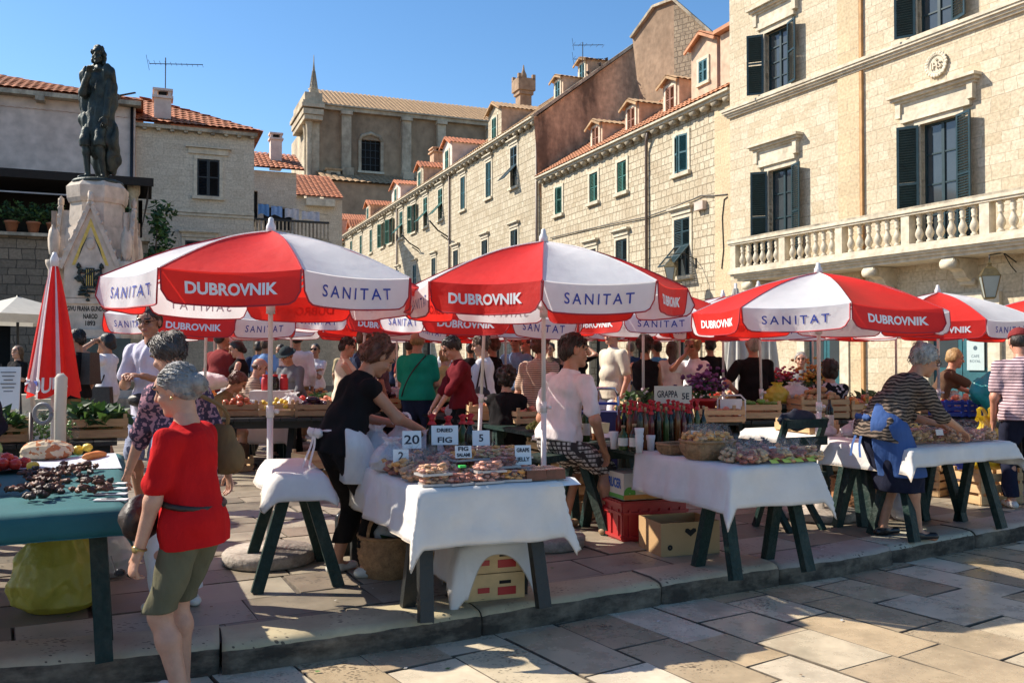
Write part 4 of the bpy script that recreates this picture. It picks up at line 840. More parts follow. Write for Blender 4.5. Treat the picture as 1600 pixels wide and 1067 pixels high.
for sx in (-1, 1):
    g.tube([(sx * .12, -.9, 2.7), (sx * .25, -.9, 2.9), (sx * .27, -.9, 3.06)], [.03, .04, .02], BRZ, 6); g.blob((sx * .27, -.9, 3.08), (.1, .08, .1), BRZ, 4, .2, 5)
g.build('bronze_lyre', mo)
g = MB(); INK = M('inscription_paint', (.03, .025, .02), .7)
for tx, z, w_ in (('GIVU FRANA GUNDULICA', 2.30, 1.12), ('NAROD', 2.16, .34), ('1893', 2.03, .24)): letters(g, tx, .12, INK, TR((0, -.814, z), 0, FRONT), .005, fit=w_)
g.build('inscription', mo)
# ---------------- smooth bodies: distance fields turned into one surface ----------------
V3 = lambda *a: np.array(a, dtype=float)
def smin(a, b, k):
    if k <= 0: return np.minimum(a, b)
    h = np.maximum(k - np.abs(a - b), 0) / k
    return np.minimum(a, b) - h * h * k * .25
def surfnet(val, org, h):
    s = val < 0; nx, ny, nz = val.shape
    cs = (nx - 1, ny - 1, nz - 1); cnt = np.zeros(cs, np.int32); acc = np.zeros(cs + (3,), np.float32)
    for ax in range(3):
        o1, o2 = [a for a in range(3) if a != ax]
        for d1 in (0, 1):
            for d2 in (0, 1):
                sl = [None] * 3; sl[ax] = slice(0, cs[ax]); sl[o1] = slice(d1, d1 + cs[o1]); sl[o2] = slice(d2, d2 + cs[o2])
                sb = list(sl); sb[ax] = slice(1, cs[ax] + 1)
                a = val[tuple(sl)]; b = val[tuple(sb)]; cr = (a < 0) != (b < 0)
                with np.errstate(divide='ignore', invalid='ignore'): t = np.where(cr, a / (a - b), 0)
                cnt += cr; acc[..., ax] += np.where(cr, t, 0); acc[..., o1] += cr * d1; acc[..., o2] += cr * d2
    m = cnt > 0; idx = np.full(cs, -1, np.int64); ii = np.argwhere(m); idx[m] = np.arange(len(ii))
    vs = org + (ii + acc[m] / cnt[m][:, None]) * h
    fs = []
    for ax in range(3):
        o1, o2 = (ax + 1) % 3, (ax + 2) % 3
        sl = [slice(1, cs[k]) for k in range(3)]; sl[ax] = slice(0, cs[ax]); sb = list(sl); sb[ax] = slice(1, cs[ax] + 1)
        a = s[tuple(sl)]; b = s[tuple(sb)]; e = np.argwhere(a != b); 
        if not len(e): continue
        fl = a[tuple(e.T)]; base = e.copy(); base[:, o1] += 1; base[:, o2] += 1
        def g(d1, d2): q_ = base.copy(); q_[:, o1] += d1 - 1; q_[:, o2] += d2 - 1; return idx[tuple(q_.T)]
        q4 = np.stack([g(0, 0), g(1, 0), g(1, 1), g(0, 1)], 1); q4[~fl] = q4[~fl][:, ::-1]; fs.append(q4)
    return vs, np.concatenate(fs) if fs else np.zeros((0, 4), int)
class SDF:
    def __init__(s, k=.03): s.p = []; s.k = k; s.cuts = []; s.neg = []
    def cone(s, a, b, ra, rb=None, ax=None, fl=1., k=None):
        s.p.append(('c', V3(*a), V3(*b), ra, ra if rb is None else rb, None if ax is None else V3(*ax) / np.linalg.norm(ax), fl, s.k if k is None else k)); return s
    def ell(s, c, r, R=None, k=None): s.p.append(('e', V3(*c), V3(*r), np.eye(3) if R is None else np.array(R), s.k if k is None else k)); return s
    def cut(s, n, p): n = V3(*n); n = n / np.linalg.norm(n); s.cuts.append((n, float(n @ V3(*p)))); return s
    def solve(s, h, wr=0., wf=14., seed=0, aniso=(1, 1, .5)):
        lo = np.full(3, 1e9); hi = -lo; bb = []
        for q_ in s.p:
            if q_[0] == 'c': r = max(q_[3], q_[4]) ; l = np.minimum(q_[1], q_[2]) - r; u = np.maximum(q_[1], q_[2]) + r
            else: e = np.sqrt(((q_[3].T * q_[2]) ** 2).sum(1)) if True else 0; l = q_[1] - e; u = q_[1] + e
            pd = q_[-1] + 2.5 * h + wr; bb.append((l - pd, u + pd)); lo = np.minimum(lo, l); hi = np.maximum(hi, u)
        lo = lo - 3 * h - wr; n = np.ceil((hi - lo) / h).astype(int) + 4 + int(wr / h)
        val = np.full(n, .5, np.float32); ax = [lo[i] + h * np.arange(n[i]) for i in range(3)]
        for q_, (l, u) in zip(s.p, bb):
            i0 = np.maximum(0, np.floor((l - lo) / h).astype(int)); i1 = np.minimum(n, np.ceil((u - lo) / h).astype(int) + 1); sl = tuple(slice(i0[i], i1[i]) for i in range(3))
            P = np.stack(np.meshgrid(*[ax[i][sl[i]] for i in range(3)], indexing='ij'), -1)
            if q_[0] == 'c':
                a, b, ra, rb, fa, fl = q_[1:7]; w_ = P - a; d = b - a
                if fa is not None: w_ = w_ + (w_ @ fa)[..., None] * fa * (1 / fl - 1); d = d + (d @ fa) * fa * (1 / fl - 1)
                t = np.clip((w_ @ d) / max(d @ d, 1e-9), 0, 1); dd = np.linalg.norm(w_ - t[..., None] * d, axis=-1) - (ra + (rb - ra) * t)
                if fl < 1: dd = dd * (.5 + .5 * fl)
            else:
                c, r, R = q_[1:4]; w_ = (P - c) @ R.T; k0 = np.linalg.norm(w_ / r, axis=-1); k1 = np.linalg.norm(w_ / (r * r), axis=-1); dd = k0 * (k0 - 1) / np.maximum(k1, 1e-6)
            val[sl] = smin(val[sl], dd, q_[-1])
        need = wr > 0 or s.cuts
        if need: 
            P = np.stack(np.meshgrid(*ax, indexing='ij'), -1)
            if wr:
                q = np.random.RandomState(seed); f = np.zeros(n)
                for i in range(5):
                    d = q.normal(size=3) * aniso; d = d / np.linalg.norm(d) * wf * q.uniform(.6, 1.9); d2 = q.normal(size=3) * wf * .4
                    f += np.sin(P @ d + q.uniform(0, 6) + 1.3 * np.sin(P @ d2 + q.uniform(0, 6)))
                val = val + (wr * .4) * f
            for nn, dd in s.cuts: val = np.maximum(val, P @ nn - dd)
        return surfnet(val.astype(np.float32), lo, h)
def np_mesh(name, parts, mats, pick=None):
    """parts: list of (verts, quads, material index or callable)"""
    V = []; Fq = []; mi = []; b = 0
    for v, f, m_ in parts:
        if not len(f): continue
        V.append(v); Fq.append(f + b); b += len(v)
        c = v[f].mean(1); mi.append(m_(c) if callable(m_) else np.full(len(f), m_, np.int32))
    V = np.concatenate(V); Fq = np.concatenate(Fq); mi = np.concatenate(mi).astype(np.int32)
    me = bpy.data.meshes.new(name); me.vertices.add(len(V)); me.vertices.foreach_set('co', V.astype(np.float32).ravel())
    me.loops.add(len(Fq) * 4); me.loops.foreach_set('vertex_index', Fq.astype(np.int32).ravel()); me.polygons.add(len(Fq)); me.polygons.foreach_set('loop_start', np.arange(len(Fq), dtype=np.int32) * 4)
    me.polygons.foreach_set('use_smooth', np.ones(len(Fq), bool)); me.polygons.foreach_set('material_index', mi)
    for m_ in mats: me.materials.append(m_)
    me.update(calc_edges=True); me.validate(); return me
# ---------------- people ----------------
SKIN = [M('skin_fair', (.50, .27, .18), .5, .12, 18, .12, 120), M('skin_tan', (.42, .20, .115), .5, .14, 18, .12, 120), M('skin_ruddy', (.48, .22, .14), .5, .14, 18, .12, 120)]
EYE = M('eye_dark', (.02, .015, .012), .2); LIP = M('lip', (.36, .12, .09), .45)
def HAIR(n, c): return M(n, c, .5, .5, 22, .5, 70, stretch=(1, 1, .3))
H_DK = HAIR('hair_dark_brown', (.022, .013, .009)); H_BK = HAIR('hair_black', (.008, .007, .007)); H_GR = HAIR('hair_grey', (.21, .20, .195)); H_LG = HAIR('hair_light_grey', (.36, .33, .29)); H_BR = HAIR('hair_brown', (.07, .035, .018)); H_BL = HAIR('hair_blond', (.33, .21, .09)); H_GB = HAIR('hair_grey_brown', (.085, .066, .054)); H_RD = HAIR('hair_red_brown', (.10, .035, .018))
def CL(n, c, var=.14, rough=.9, **k): return M(n, c, rough, var, k.pop('scale', 7), .7, 15, spec=.12, stretch=(1, 1, .45), **k)
def pattern(name, kind, c1, c2, sc_=20., c3=None):
    if name in MATS: return MATS[name]
    m = M(name, c1, .9, .1, 8, .6, 15, spec=.12); n = m.node_tree; N = n.nodes.new; p = n.nodes['Principled BSDF']
    tc = N('ShaderNodeTexCoord'); sp = N('ShaderNodeSeparateXYZ')
    base = p.inputs['Base Color'].links[0].from_socket
    mx = N('ShaderNodeMix'); mx.data_type = 'RGBA'; link(n, base, mx.inputs[6]); mx.inputs[7].default_value = (*c2, 1)
    def wave(ax, s_, w_, dist=0):
        w = N('ShaderNodeTexWave'); w.bands_direction = ax; w.inputs['Scale'].default_value = s_; w.inputs['Distortion'].default_value = dist; w.inputs['Detail'].default_value = 2; link(n, tc.outputs['Object'], w.inputs[0])
        g = N('ShaderNodeMath'); g.operation = 'GREATER_THAN'; g.inputs[1].default_value = 1 - w_; link(n, w.outputs[1], g.inputs[0]); return g.outputs[0]
    if kind == 'stripe': f = wave('Z', sc_, .3)
    elif kind == 'zebra': f = wave('Z', sc_, .45, 6)
    elif kind == 'plaid':
        a, b, c = wave('X', sc_, .3), wave('Z', sc_, .3), wave('Y', sc_, .3); q1 = N('ShaderNodeMath'); q1.operation = 'ADD'; link(n, a, q1.inputs[0]); link(n, b, q1.inputs[1]); q2 = N('ShaderNodeMath'); q2.operation = 'MULTIPLY_ADD'; link(n, c, q2.inputs[0]); q2.inputs[1].default_value = .5; link(n, q1.outputs[0], q2.inputs[2]); q2.use_clamp = True; f = q2.outputs[0]
    else:
        v = N('ShaderNodeTexNoise'); v.inputs['Scale'].default_value = sc_; v.inputs['Detail'].default_value = 1; link(n, tc.outputs['Object'], v.inputs[0]); g = N('ShaderNodeMath'); g.operation = 'GREATER_THAN'; g.inputs[1].default_value = .54; link(n, v.outputs[0], g.inputs[0]); f = g.outputs[0]
    link(n, f, mx.inputs[0]); link(n, mx.outputs[2], p.inputs['Base Color']); return m
for _m in SKIN:
    _p = _m.node_tree.nodes['Principled BSDF']; _p.inputs['Subsurface Weight'].default_value = .15; _p.inputs['Subsurface Radius'].default_value = (.02, .008, .004); _p.inputs['Subsurface Scale'].default_value = .5
def nrm(v): return v / max(np.linalg.norm(v), 1e-9)
def ik(a, b, l1, l2, pole):
    d = b - a; L = min(np.linalg.norm(d), (l1 + l2) * .999); u = nrm(d); b2 = a + u * L
    x = (l1 * l1 - l2 * l2 + L * L) / (2 * L); y = math.sqrt(max(l1 * l1 - x * x, 0)); pv = pole - u * (pole @ u); pv = nrm(pv)
    return a + u * x + pv * y, b2
def rot_x(v, a): c, s = math.cos(a), math.sin(a); return V3(v[0], v[1] * c - v[2] * s, v[1] * s + v[2] * c)
def hand(S, w, d, side, up, curl=.5, sc=1., spread=1.):
    """palm, four fingers and a thumb from wrist w along d; up = back of the hand"""
    d = nrm(d); up = nrm(up - d * (up @ d)); x = np.cross(d, up) * side   # x towards the thumb
    S.cone(w - d * .03 * sc, w + d * .01 * sc, .026 * sc, .027 * sc, k=.012); S.cone(w + d * .015 * sc, w + d * .075 * sc, .034 * sc, .04 * sc, up, .42, k=.01)
    for i, (o, L) in enumerate(((.031, .07), (.0105, .08), (-.0105, .074), (-.031, .058))):
        b = w + d * .088 * sc + x * o * sc; a1 = curl * (.9 + .12 * i); e = nrm(d * math.cos(a1) - up * math.sin(a1) + x * o * 2.2 * spread); m_ = b + e * L * .52 * sc; a2 = curl * 2.3; e2 = nrm(d * math.cos(a2) - up * math.sin(a2) + x * o * .5)
        S.cone(b - d * .02 * sc, m_, .0098 * sc, .009 * sc, k=.004); S.cone(m_, m_ + e2 * L * .5 * sc, .009 * sc, .0072 * sc, k=.004)
    b = w + d * .03 * sc + x * .03 * sc; m_ = b + nrm(x * .75 + d * .7 - up * .25) * .042 * sc; S.cone(b, m_, .014 * sc, .0115 * sc, k=.008); S.cone(m_, m_ + nrm(d * .9 + x * .25 - up * .4) * .035 * sc, .0112 * sc, .009 * sc, k=.004)
def person(px, Y, face, H, label, top=None, bottom=None, hair=('short', H_DK), skin=0, shoes=None, fem=False, lean=0., sit=None, hands=('down', 'down'), feet=None, pitch=0., yaw=0., fat=1., z0=0., sleeve='short', bot='trousers', toplen=.02, sun=False, group=None, loc=None, twist=0., hemz=None, curl=.45, detail=None, roll=0., knee_out=.12):
    """a standing, bending or seated person as one continuous body with hair and clothes as children"""
    if loc is None: loc = ((px - 800) / F * Y, Y, z0)
    dist = loc[1]; h = detail or max(.0085, dist * .00135); u = H / 1.7
    t = empty('person', loc, math.radians(face - 90), label, 'person', group)
    up = V3(0, 0, 1); X = V3(1, 0, 0); La = math.radians(lean)
    hz = (.525 * H) if sit is None else sit + .10 * u
    if sit is None and lean > 15: hz -= .012 * H
    back = -.10 * math.sin(La) * H if sit is None else 0
    P = V3(0, back, hz)
    s1 = nrm(V3(math.sin(math.radians(roll)), math.sin(La * .75), math.cos(La * .75))); s2 = nrm(V3(math.sin(math.radians(roll)), math.sin(La * 1.2), math.cos(La * 1.2)))
    wst = P + s1 * .11 * H; chest = wst + s2 * .105 * H; neck = chest + s2 * .085 * H
    f2 = nrm(V3(0, s2[2], -s2[1])); tw = math.radians(twist); Xs = nrm(X * math.cos(tw) + f2 * math.sin(tw)); f2s = nrm(np.cross(s2, Xs)) 
    shw = (.112 if not fem else .098) * H * (.85 + .15 * fat)
    sh = [neck - s2 * .048 * H - Xs * shw * .95, neck - s2 * .048 * H + Xs * shw * .95]
    ha = La * .55 + math.radians(pitch); hu = V3(0, math.sin(ha), math.cos(ha)); yw = math.radians(yaw)
    hf0 = V3(0, math.cos(ha), -math.sin(ha)); hr = nrm(X * math.cos(yw) + hf0 * math.sin(yw)); hf = nrm(np.cross(hu, hr)); hs = u * 1.05
    nd = nrm(s2 + hu); hc = neck + nd * .046 * H + hu * .052 * H + hf * .014 * u
    Rh = np.stack([hr, hf, hu])
    hips = [P - X * .052 * H - up * .02 * H, P + X * .052 * H - up * .02 * H]
    la, lf = .172 * H, .148 * H; lt, ls = .242 * H, .236 * H
    if feet is None: feet = ((-.1, .0), (.1, .03)) if sit is None else ((-.13, .42), (.13, .38))
    legs = []
    for i in (0, 1):
        fz = feet[i][2] if len(feet[i]) > 2 else 0.
        an = V3(feet[i][0], feet[i][1], .048 * H + fz); kn, an2 = ik(hips[i], an, lt, ls, V3((-1, 1)[i] * knee_out, 1, .1)); legs.append((kn, an2))
    arms = []
    for i in (0, 1):
        sd = (-1, 1)[i]; hd = hands[i]
        if hd == 'down': tg = sh[i] + V3(sd * .045 * u, .05 * u, -.305 * H); pole = V3(sd * .4, -1, 0)
        elif hd == 'front': tg = wst + V3(sd * .08 * u, .27 * u, .03 * u); pole = V3(sd * .6, -.8, -.5)
        elif hd == 'low': tg = P + V3(sd * .12 * u, .34 * u, -.04 * u); pole = V3(sd * .6, -.9, -.2)
        elif hd == 'face': tg = hc + hf * .13 * u - hu * .07 * u + hr * sd * .03; pole = V3(sd * .7, .2, -1)
        elif hd == 'eye': tg = hc + hf * .12 * u + hu * .02 * u + hr * sd * .07; pole = V3(sd * .8, .3, -.9)
        elif hd == 'cross': tg = chest + V3(-sd * .09 * u, .17 * u, -.07 * u); pole = V3(sd * .8, .1, -1)
        elif hd == 'hip': tg = P + V3(sd * .17 * u, .02, .06 * u); pole = V3(sd * 1, -.5, 0)
        else: tg = V3(*hd); pole = V3(sd * .7, -.6, -.5)
        el, wr_ = ik(sh[i], tg, la, lf, pole); arms.append((el, wr_))
    def torso(S, e=0., low=True):
        S.ell(chest - f2 * .0, V3((.150 if not fem else .135) * u * fat + e, .108 * u * fat + e, .135 * u + e), np.stack([Xs, f2s, s2]))
        S.cone(sh[0] + Xs * .03, sh[1] - Xs * .03, .044 * u + e * .7, ax=f2s, fl=.95)
        S.cone(chest + s2 * .05 * u, neck - s2 * .01 * u, .075 * u + e * .6, .058 * u + e * .4)
        S.ell(wst - f2 * 0, V3((.138 if not fem else .126) * u * fat + e, .108 * u * fat ** 1.5 + e, .13 * u), np.stack([X, nrm(V3(0, s1[2], -s1[1])), s1]))
        if fem:
            for sd in (-1, 1): S.ell(chest + Xs * sd * .065 * u + f2s * .082 * u * fat - s2 * .015 * u, V3(.062 * u * fat + e, .058 * u * fat + e, .062 * u * fat + e))
        elif fat > 1.08: S.ell(wst + V3(0, .05 * u * fat, 0), V3(.12 * u * fat + e, .10 * u * fat + e, .12 * u))
        if low: e2 = e + (.016 if e > 0 else 0); S.ell(P + s1 * .01, V3((.158 if not fem else .162) * u * fat + e2, (.115 if not fem else .118) * u * fat + e2, .115 * u + e2), np.stack([X, nrm(V3(0, s1[2], -s1[1])), s1]))
    # body
    B = SDF(.03 * u); torso(B, -.006)
    B.cone(neck - s2 * .01, hc - hu * .05 * hs - hf * .012, .055 * u, .052 * u)
    for i in (0, 1):
        el, wr_ = arms[i]; kn, an = legs[i]
        B.cone(sh[i] + Xs * (.012, -.012)[i] * u, el, .043 * u * (.6 + .4 * fat), .038 * u * (.6 + .4 * fat)); B.cone(el, wr_, .039 * u * (.7 + .3 * fat), .026 * u)
        md = kn + (an - kn) * .3; bk = nrm(V3(0, -1, 0))
        B.cone(hips[i], kn, .082 * u * fat, .052 * u); B.cone(kn, md + bk * .012 * u, .05 * u, .056 * u); B.cone(md + bk * .012 * u, an, .054 * u, .036 * u)
        fd = nrm(V3((-1, 1)[i] * .2, 1, 0)); B.cone(an - up * .02 * H, an + fd * .13 * u - up * .036 * H, .036 * u, .03 * u)
    b0 = B.solve(h)
    Hd = SDF(.018)
    A = lambda r, f, z: hc + (hr * r + hf * f + hu * z) * hs
    Hd.ell(A(0, -.012, .032), V3(.074, .094, .084) * hs, Rh); Hd.ell(A(0, .026, -.045), V3(.057, .062, .07) * hs, Rh); Hd.ell(A(0, .064, -.093), V3(.03, .026, .022) * hs, Rh); Hd.ell(A(0, .055, .035), V3(.056, .035, .045) * hs, Rh)
    Hd.cone(A(0, .086, .022), A(0, .108, -.016), .0085 * hs, .0145 * hs, k=.012); Hd.ell(A(0, .083, -.052), V3(.026, .014, .013) * hs, Rh, k=.01)
    for sd in (-1, 1): Hd.ell(A(sd * .078, -.012, -.008), V3(.011, .022, .034) * hs, Rh, k=.008); Hd.ell(A(sd * .04, .06, -.03), V3(.024, .022, .022) * hs, Rh); Hd.ell(A(sd * .033, .082, .034), V3(.026, .011, .008) * hs, Rh, k=.01)
    Hd.cone(A(0, -.02, -.05), neck + s2 * .01, .053 * u, .054 * u, k=.03)
    hh = min(h, max(.0065, h * .6)); b1 = Hd.solve(hh)
    eyes = [A(-.033, .086, .012), A(.033, .086, .012)]; lip = A(0, .094, -.053)
    def pick(c):
        m_ = np.zeros(len(c), np.int32)
        for e in eyes: m_[(np.abs((c - e) @ hr) < .016 * hs) & (np.abs((c - e) @ hu) < .0085 * hs) & (np.abs((c - e) @ hf) < .03)] = 1
        m_[(np.abs((c - lip) @ hr) < .024 * hs) & (np.abs((c - lip) @ hu) < .009 * hs) & (np.abs((c - lip) @ hf) < .03)] = 2
        for sd in (-1, 1): e = A(sd * .034, .09, .036); m_[(np.abs((c - e) @ hr) < .022 * hs) & (np.abs((c - e) @ hu) < .005 * hs) & (np.abs((c - e) @ hf) < .03)] = 1
        return m_
    parts = [(*b0, 0), (*b1, pick)]
    for i in (0, 1):
        S = SDF(.008); el, wr_ = arms[i]; d = nrm(wr_ - el); sd = (-1, 1)[i]
        if hands[i] == 'down': upv = V3(sd, .25, 0)
        elif hands[i] in ('face', 'eye'): d = nrm(d * .3 + nrm(hc + hf * .09 - wr_)); upv = hf
        else: d = nrm(d + V3(0, .1, -.15)); upv = V3(sd * .25, -.1, 1)
        hand(S, wr_ + d * .01, d, -sd, upv, curl if hands[i] != 'down' else .35, u * (1.0 if not fem else .92)); parts.append((*S.solve(max(.0045, h * .55)), 0))
    ob('body', np_mesh('body', parts, [SKIN[skin], EYE, LIP] if skin < 3 else [SKIN[3]] * 3), t)
    # hair
    st, hm = hair
    if st:
        S = SDF(.02 * u)
        def E(f, z, r, k=None): S.ell(A(0, f, z), V3(*r) * hs, Rh, k)
        wn, wf_ = .006, 40
        if st == 'fringe':   # bald crown with a ring of hair
            E(-.03, -.005, (.081, .085, .05)); S.cut(hf, A(0, .02, 0)); wn = .003
        else: E(-.018, .036, (.082, .098, .09))
        if st in ('short', 'male'): E(-.04, -.01, (.078, .076, .075)); S.cut(nrm(hf * .72 - hu * .7), A(0, .048, .05)); S.cut(-hu, A(0, 0, -.075)); wn = .005
        if st == 'bob':
            E(-.02, -.02, (.094, .088, .115)); E(-.01, .05, (.09, .1, .085)); S.cut(nrm(hf * .9 - hu * .45), A(0, .052, .04)); S.cut(-hu, A(0, 0, -.115)); wn = .007
        if st == 'curly':
            E(-.03, .02, (.10, .105, .115)); S.cut(nrm(hf * .85 - hu * .55), A(0, .05, .045)); S.cut(-hu, A(0, 0, -.1)); wn, wf_ = .02, 55
        if st == 'full':
            E(-.03, .02, (.093, .1, .1)); E(-.03, .07, (.08, .09, .06)); S.cut(nrm(hf * .75 - hu * .65), A(0, .05, .05)); S.cut(-hu, A(0, 0, -.085)); wn, wf_ = .011, 45
        if st == 'bun':
            E(-.03, .0, (.084, .085, .085)); E(-.115, -.005, (.052, .042, .048), .015); S.cut(nrm(hf * .75 - hu * .65), A(0, .05, .045)); S.cut(-hu, A(0, 0, -.075)); wn = .004
        if st == 'long':
            E(-.02, -.03, (.092, .085, .12)); S.cone(A(0, -.05, -.06), A(0, -.1, -.22), .075 * hs, .05 * hs, hf, .6); S.cut(nrm(hf * .9 - hu * .4), A(0, .05, .045)); wn = .006
        if st == 'low_bun':
            E(-.035, .0, (.088, .085, .09)); E(-.09, -.06, (.045, .045, .045), .02); S.cut(nrm(hf * .8 - hu * .6), A(0, .048, .045)); S.cut(-hu, A(0, 0, -.12)); wn = .005
        if st == 'hat':
            E(-.005, .05, (.09, .1, .08)); S.cut(-hu, A(0, 0, .03)); S.cone(A(0, 0, .042), A(0, .001, .04), .15 * hs, .15 * hs, hu, .09, k=.01); wn = .002
        if st == 'cap':
            E(0, .045, (.083, .097, .08)); S.cut(-hu, A(0, 0, .035)); S.cone(A(0, .08, .045), A(0, .12, .04), .055 * hs, .055 * hs, hu, .12, k=.01); wn = .0
        v, f_ = S.solve(hh if hh > .008 else .0065, wn * u, wf_, len(label))
        hme = np_mesh('hair', [(v, f_, 0)], [hm])
        if st not in ('hat', 'cap') and dist < 11.5:    # loose locks along the surface
            qq = random.Random(len(label)); hb = MB(); hb.mats = [hm]; dn = Vector(-hu); bk = Vector(-hf); vt = hme.vertices; nl = 420 if dist < 7.5 else 130; up_ = st in ('bun', 'low_bun'); bc = Vector(A(0, -.11, -.02)); cc_ = Vector(hc + hu * .02)
            wdt = (.0035 if dist < 7.5 else .006) * u
            for _ in range(nl):
                w0 = vt[qq.randrange(len(vt))]; p0 = w0.co.copy(); n0 = (p0 - cc_).normalized(); fl_ = (bc - p0) if up_ else dn * .9 + bk * .45 + Vector((p0 - cc_)) * 2.0
                fl_ = fl_ + Vector((qq.gauss(0, .25), qq.gauss(0, .25), qq.gauss(0, .25))) * (.9 if st in ('curly', 'full') else .3) * (fl_.length if up_ else 1); tg = (fl_ - n0 * fl_.dot(n0)); 
                if tg.length < 1e-4: continue
                tg.normalize(); L_ = qq.uniform(.022, .05) * u; hb.tube([p0 - n0 * .002, p0 + tg * L_ * .5 + n0 * qq.uniform(.001, .006), p0 + tg * L_ - n0 * .001], [wdt, wdt, wdt * .3], hm, 4, cap=False)
            vs_ = np.array(hb.v); f4 = np.array(hb.f); hme = np_mesh('hair', [(v, f_, 0), (vs_, f4, 0)], [hm])
        ob('hat' if st in ('hat', 'cap') else 'hair', hme, t)
        if st in ('hat', 'cap'):
            S = SDF(.02); S.ell(A(0, -.035, -.0), V3(.079, .078, .07) * hs, Rh); S.cut(nrm(hf * .72 - hu * .3), A(0, .02, 0)); v, f_ = S.solve(hh, .004, 40); ob('hair', np_mesh('hair', [(v, f_, 0)], [H_DK]), t)
    # clothes
    if top:
        S = SDF(.035 * u); torso(S, .016 if not fem else .012)
        for i in (0, 1):
            el, wr_ = arms[i]; a = sh[i]
            if sleeve == 'short': S.cone(a, a + (el - a) * .72, .066 * u * (.7 + .3 * fat), .064 * u * (.7 + .3 * fat))
            elif sleeve == 'half': S.cone(a, el, .066 * u * (.7 + .3 * fat), .056 * u); S.cone(el, el + (wr_ - el) * .2, .056 * u, .053 * u)
            elif sleeve == 'long': S.cone(a, el, .066 * u * (.7 + .3 * fat), .056 * u); S.cone(el, wr_ - (wr_ - el) * .04, .056 * u, .042 * u)
            elif sleeve == 'cap': S.cone(a, a + (el - a) * .12, .06 * u * (.7 + .3 * fat), .058 * u)
        S.cone(P + s1 * .02, P - up * (toplen * H + .01), (.176 if not fem else .188) * u * fat, (.184 if not fem else .194) * u * fat, f2 if lean > 20 else V3(0, 1, 0), .77)
        S.cone(chest - s2 * .04 * u, P - s1 * .02, (.145 if not fem else .132) * u * fat, (.168 if not fem else .165) * u * fat, f2 if lean > 20 else V3(0, 1, 0), .72)
        S.cut(-(s1 if lean < 25 else nrm(s1 + up)), P - s1 * (toplen * H + .015)); S.cut(s2 * 1.0, neck + s2 * .012 * u)
        if sleeve != 'long':
            pass
        v, f_ = S.solve(h * .95, *((.0085 * u, 36) if h < .014 else (.005 * u, 22)), len(label) + 3)
        if sleeve in ('short', 'cap'):    # square sleeve ends: trim what bulges past the cuff
            pass
        ob('shirt' if bot != 'dress' else 'dress_top', np_mesh('shirt', [(v, f_, 0)], [top]), t)
    if bottom:
        S = SDF(.03 * u); e = .012
        S.ell(P + s1 * .01, V3((.160 if not fem else .165) * u * fat + e, (.117 if not fem else .121) * u * fat + e, .125 * u), np.stack([X, nrm(V3(0, s1[2], -s1[1])), s1]))
        S.cone(P + s1 * .02, wst, .15 * u * fat, .13 * u * fat, V3(0, 1, 0), .75)
        hem = hemz if hemz is not None else {'trousers': .06, 'shorts': .27, 'skirt': .24, 'dress': .3}[bot] * H
        if bot in ('trousers', 'shorts'):
            for i in (0, 1):
                kn, an = legs[i]; S.cone(hips[i], kn, .095 * u * fat, .074 * u); 
                if bot == 'trousers': S.cone(kn, an - up * .0, .074 * u, .064 * u)
                elif sit is not None: pass
                else: S.cone(kn, kn + (an - kn) * .25, .077 * u, .08 * u)
            if sit is None or bot == 'trousers': S.cut(-up, V3(0, 0, hem))
        else:
            lo = V3(0, (legs[0][0][1] + legs[1][0][1]) / 2 - .02, hem - .03); S.cone(P, lo, .165 * u * fat, .185 * u * (.6 + .4 * fat), V3(0, 1, 0), .8)
            for i in (0, 1): S.cone(hips[i], legs[i][0], .1 * u, .085 * u)
            S.cut(-up, V3(0, 0, hem))
        S.cut(s1, P - s1 * (toplen * H - .004) if top is not None and bot != 'dress' else P + s1 * .11 * H)
        v, f_ = S.solve(h * .95, *((.0085 * u, 32) if h < .014 else (.005 * u, 22)), len(label) + 5, (1, 1, .25)); ob({'trousers': 'trousers', 'shorts': 'shorts', 'skirt': 'skirt', 'dress': 'dress_skirt'}[bot], np_mesh('bottom', [(v, f_, 0)], [bottom]), t)
    if shoes:
        for i in (0, 1):
            kn, an = legs[i]; fd = nrm(V3((-1, 1)[i] * .2, 1, 0)); g = an - up * .048 * H
            S = SDF(.02); S.cone(g + up * .03 - fd * .045 * u, g + up * .03 + fd * .13 * u, .04 * u, .036 * u, up, .8); S.cone(g + up * .04, an - up * .025 * H, .045 * u, .043 * u); S.cut(-up, g + up * .003); S.cut(up, an - up * .008 * H)
            v, f_ = S.solve(max(.007, h * .8)); ob('shoe', np_mesh('shoe', [(v, f_, 0)], [shoes]), t)
    t['_j'] = 0; del t['_j']
    return t, dict(P=P, wst=wst, chest=chest, neck=neck, sh=sh, arms=arms, legs=legs, hc=hc, hr=hr, hf=hf, hu=hu, A=A, h=h, u=u, s1=s1, s2=s2, X=Xs, f2=f2s)
def pwp(t, v): return t.matrix_basis @ Vector(v)      # a local point of a person in the world
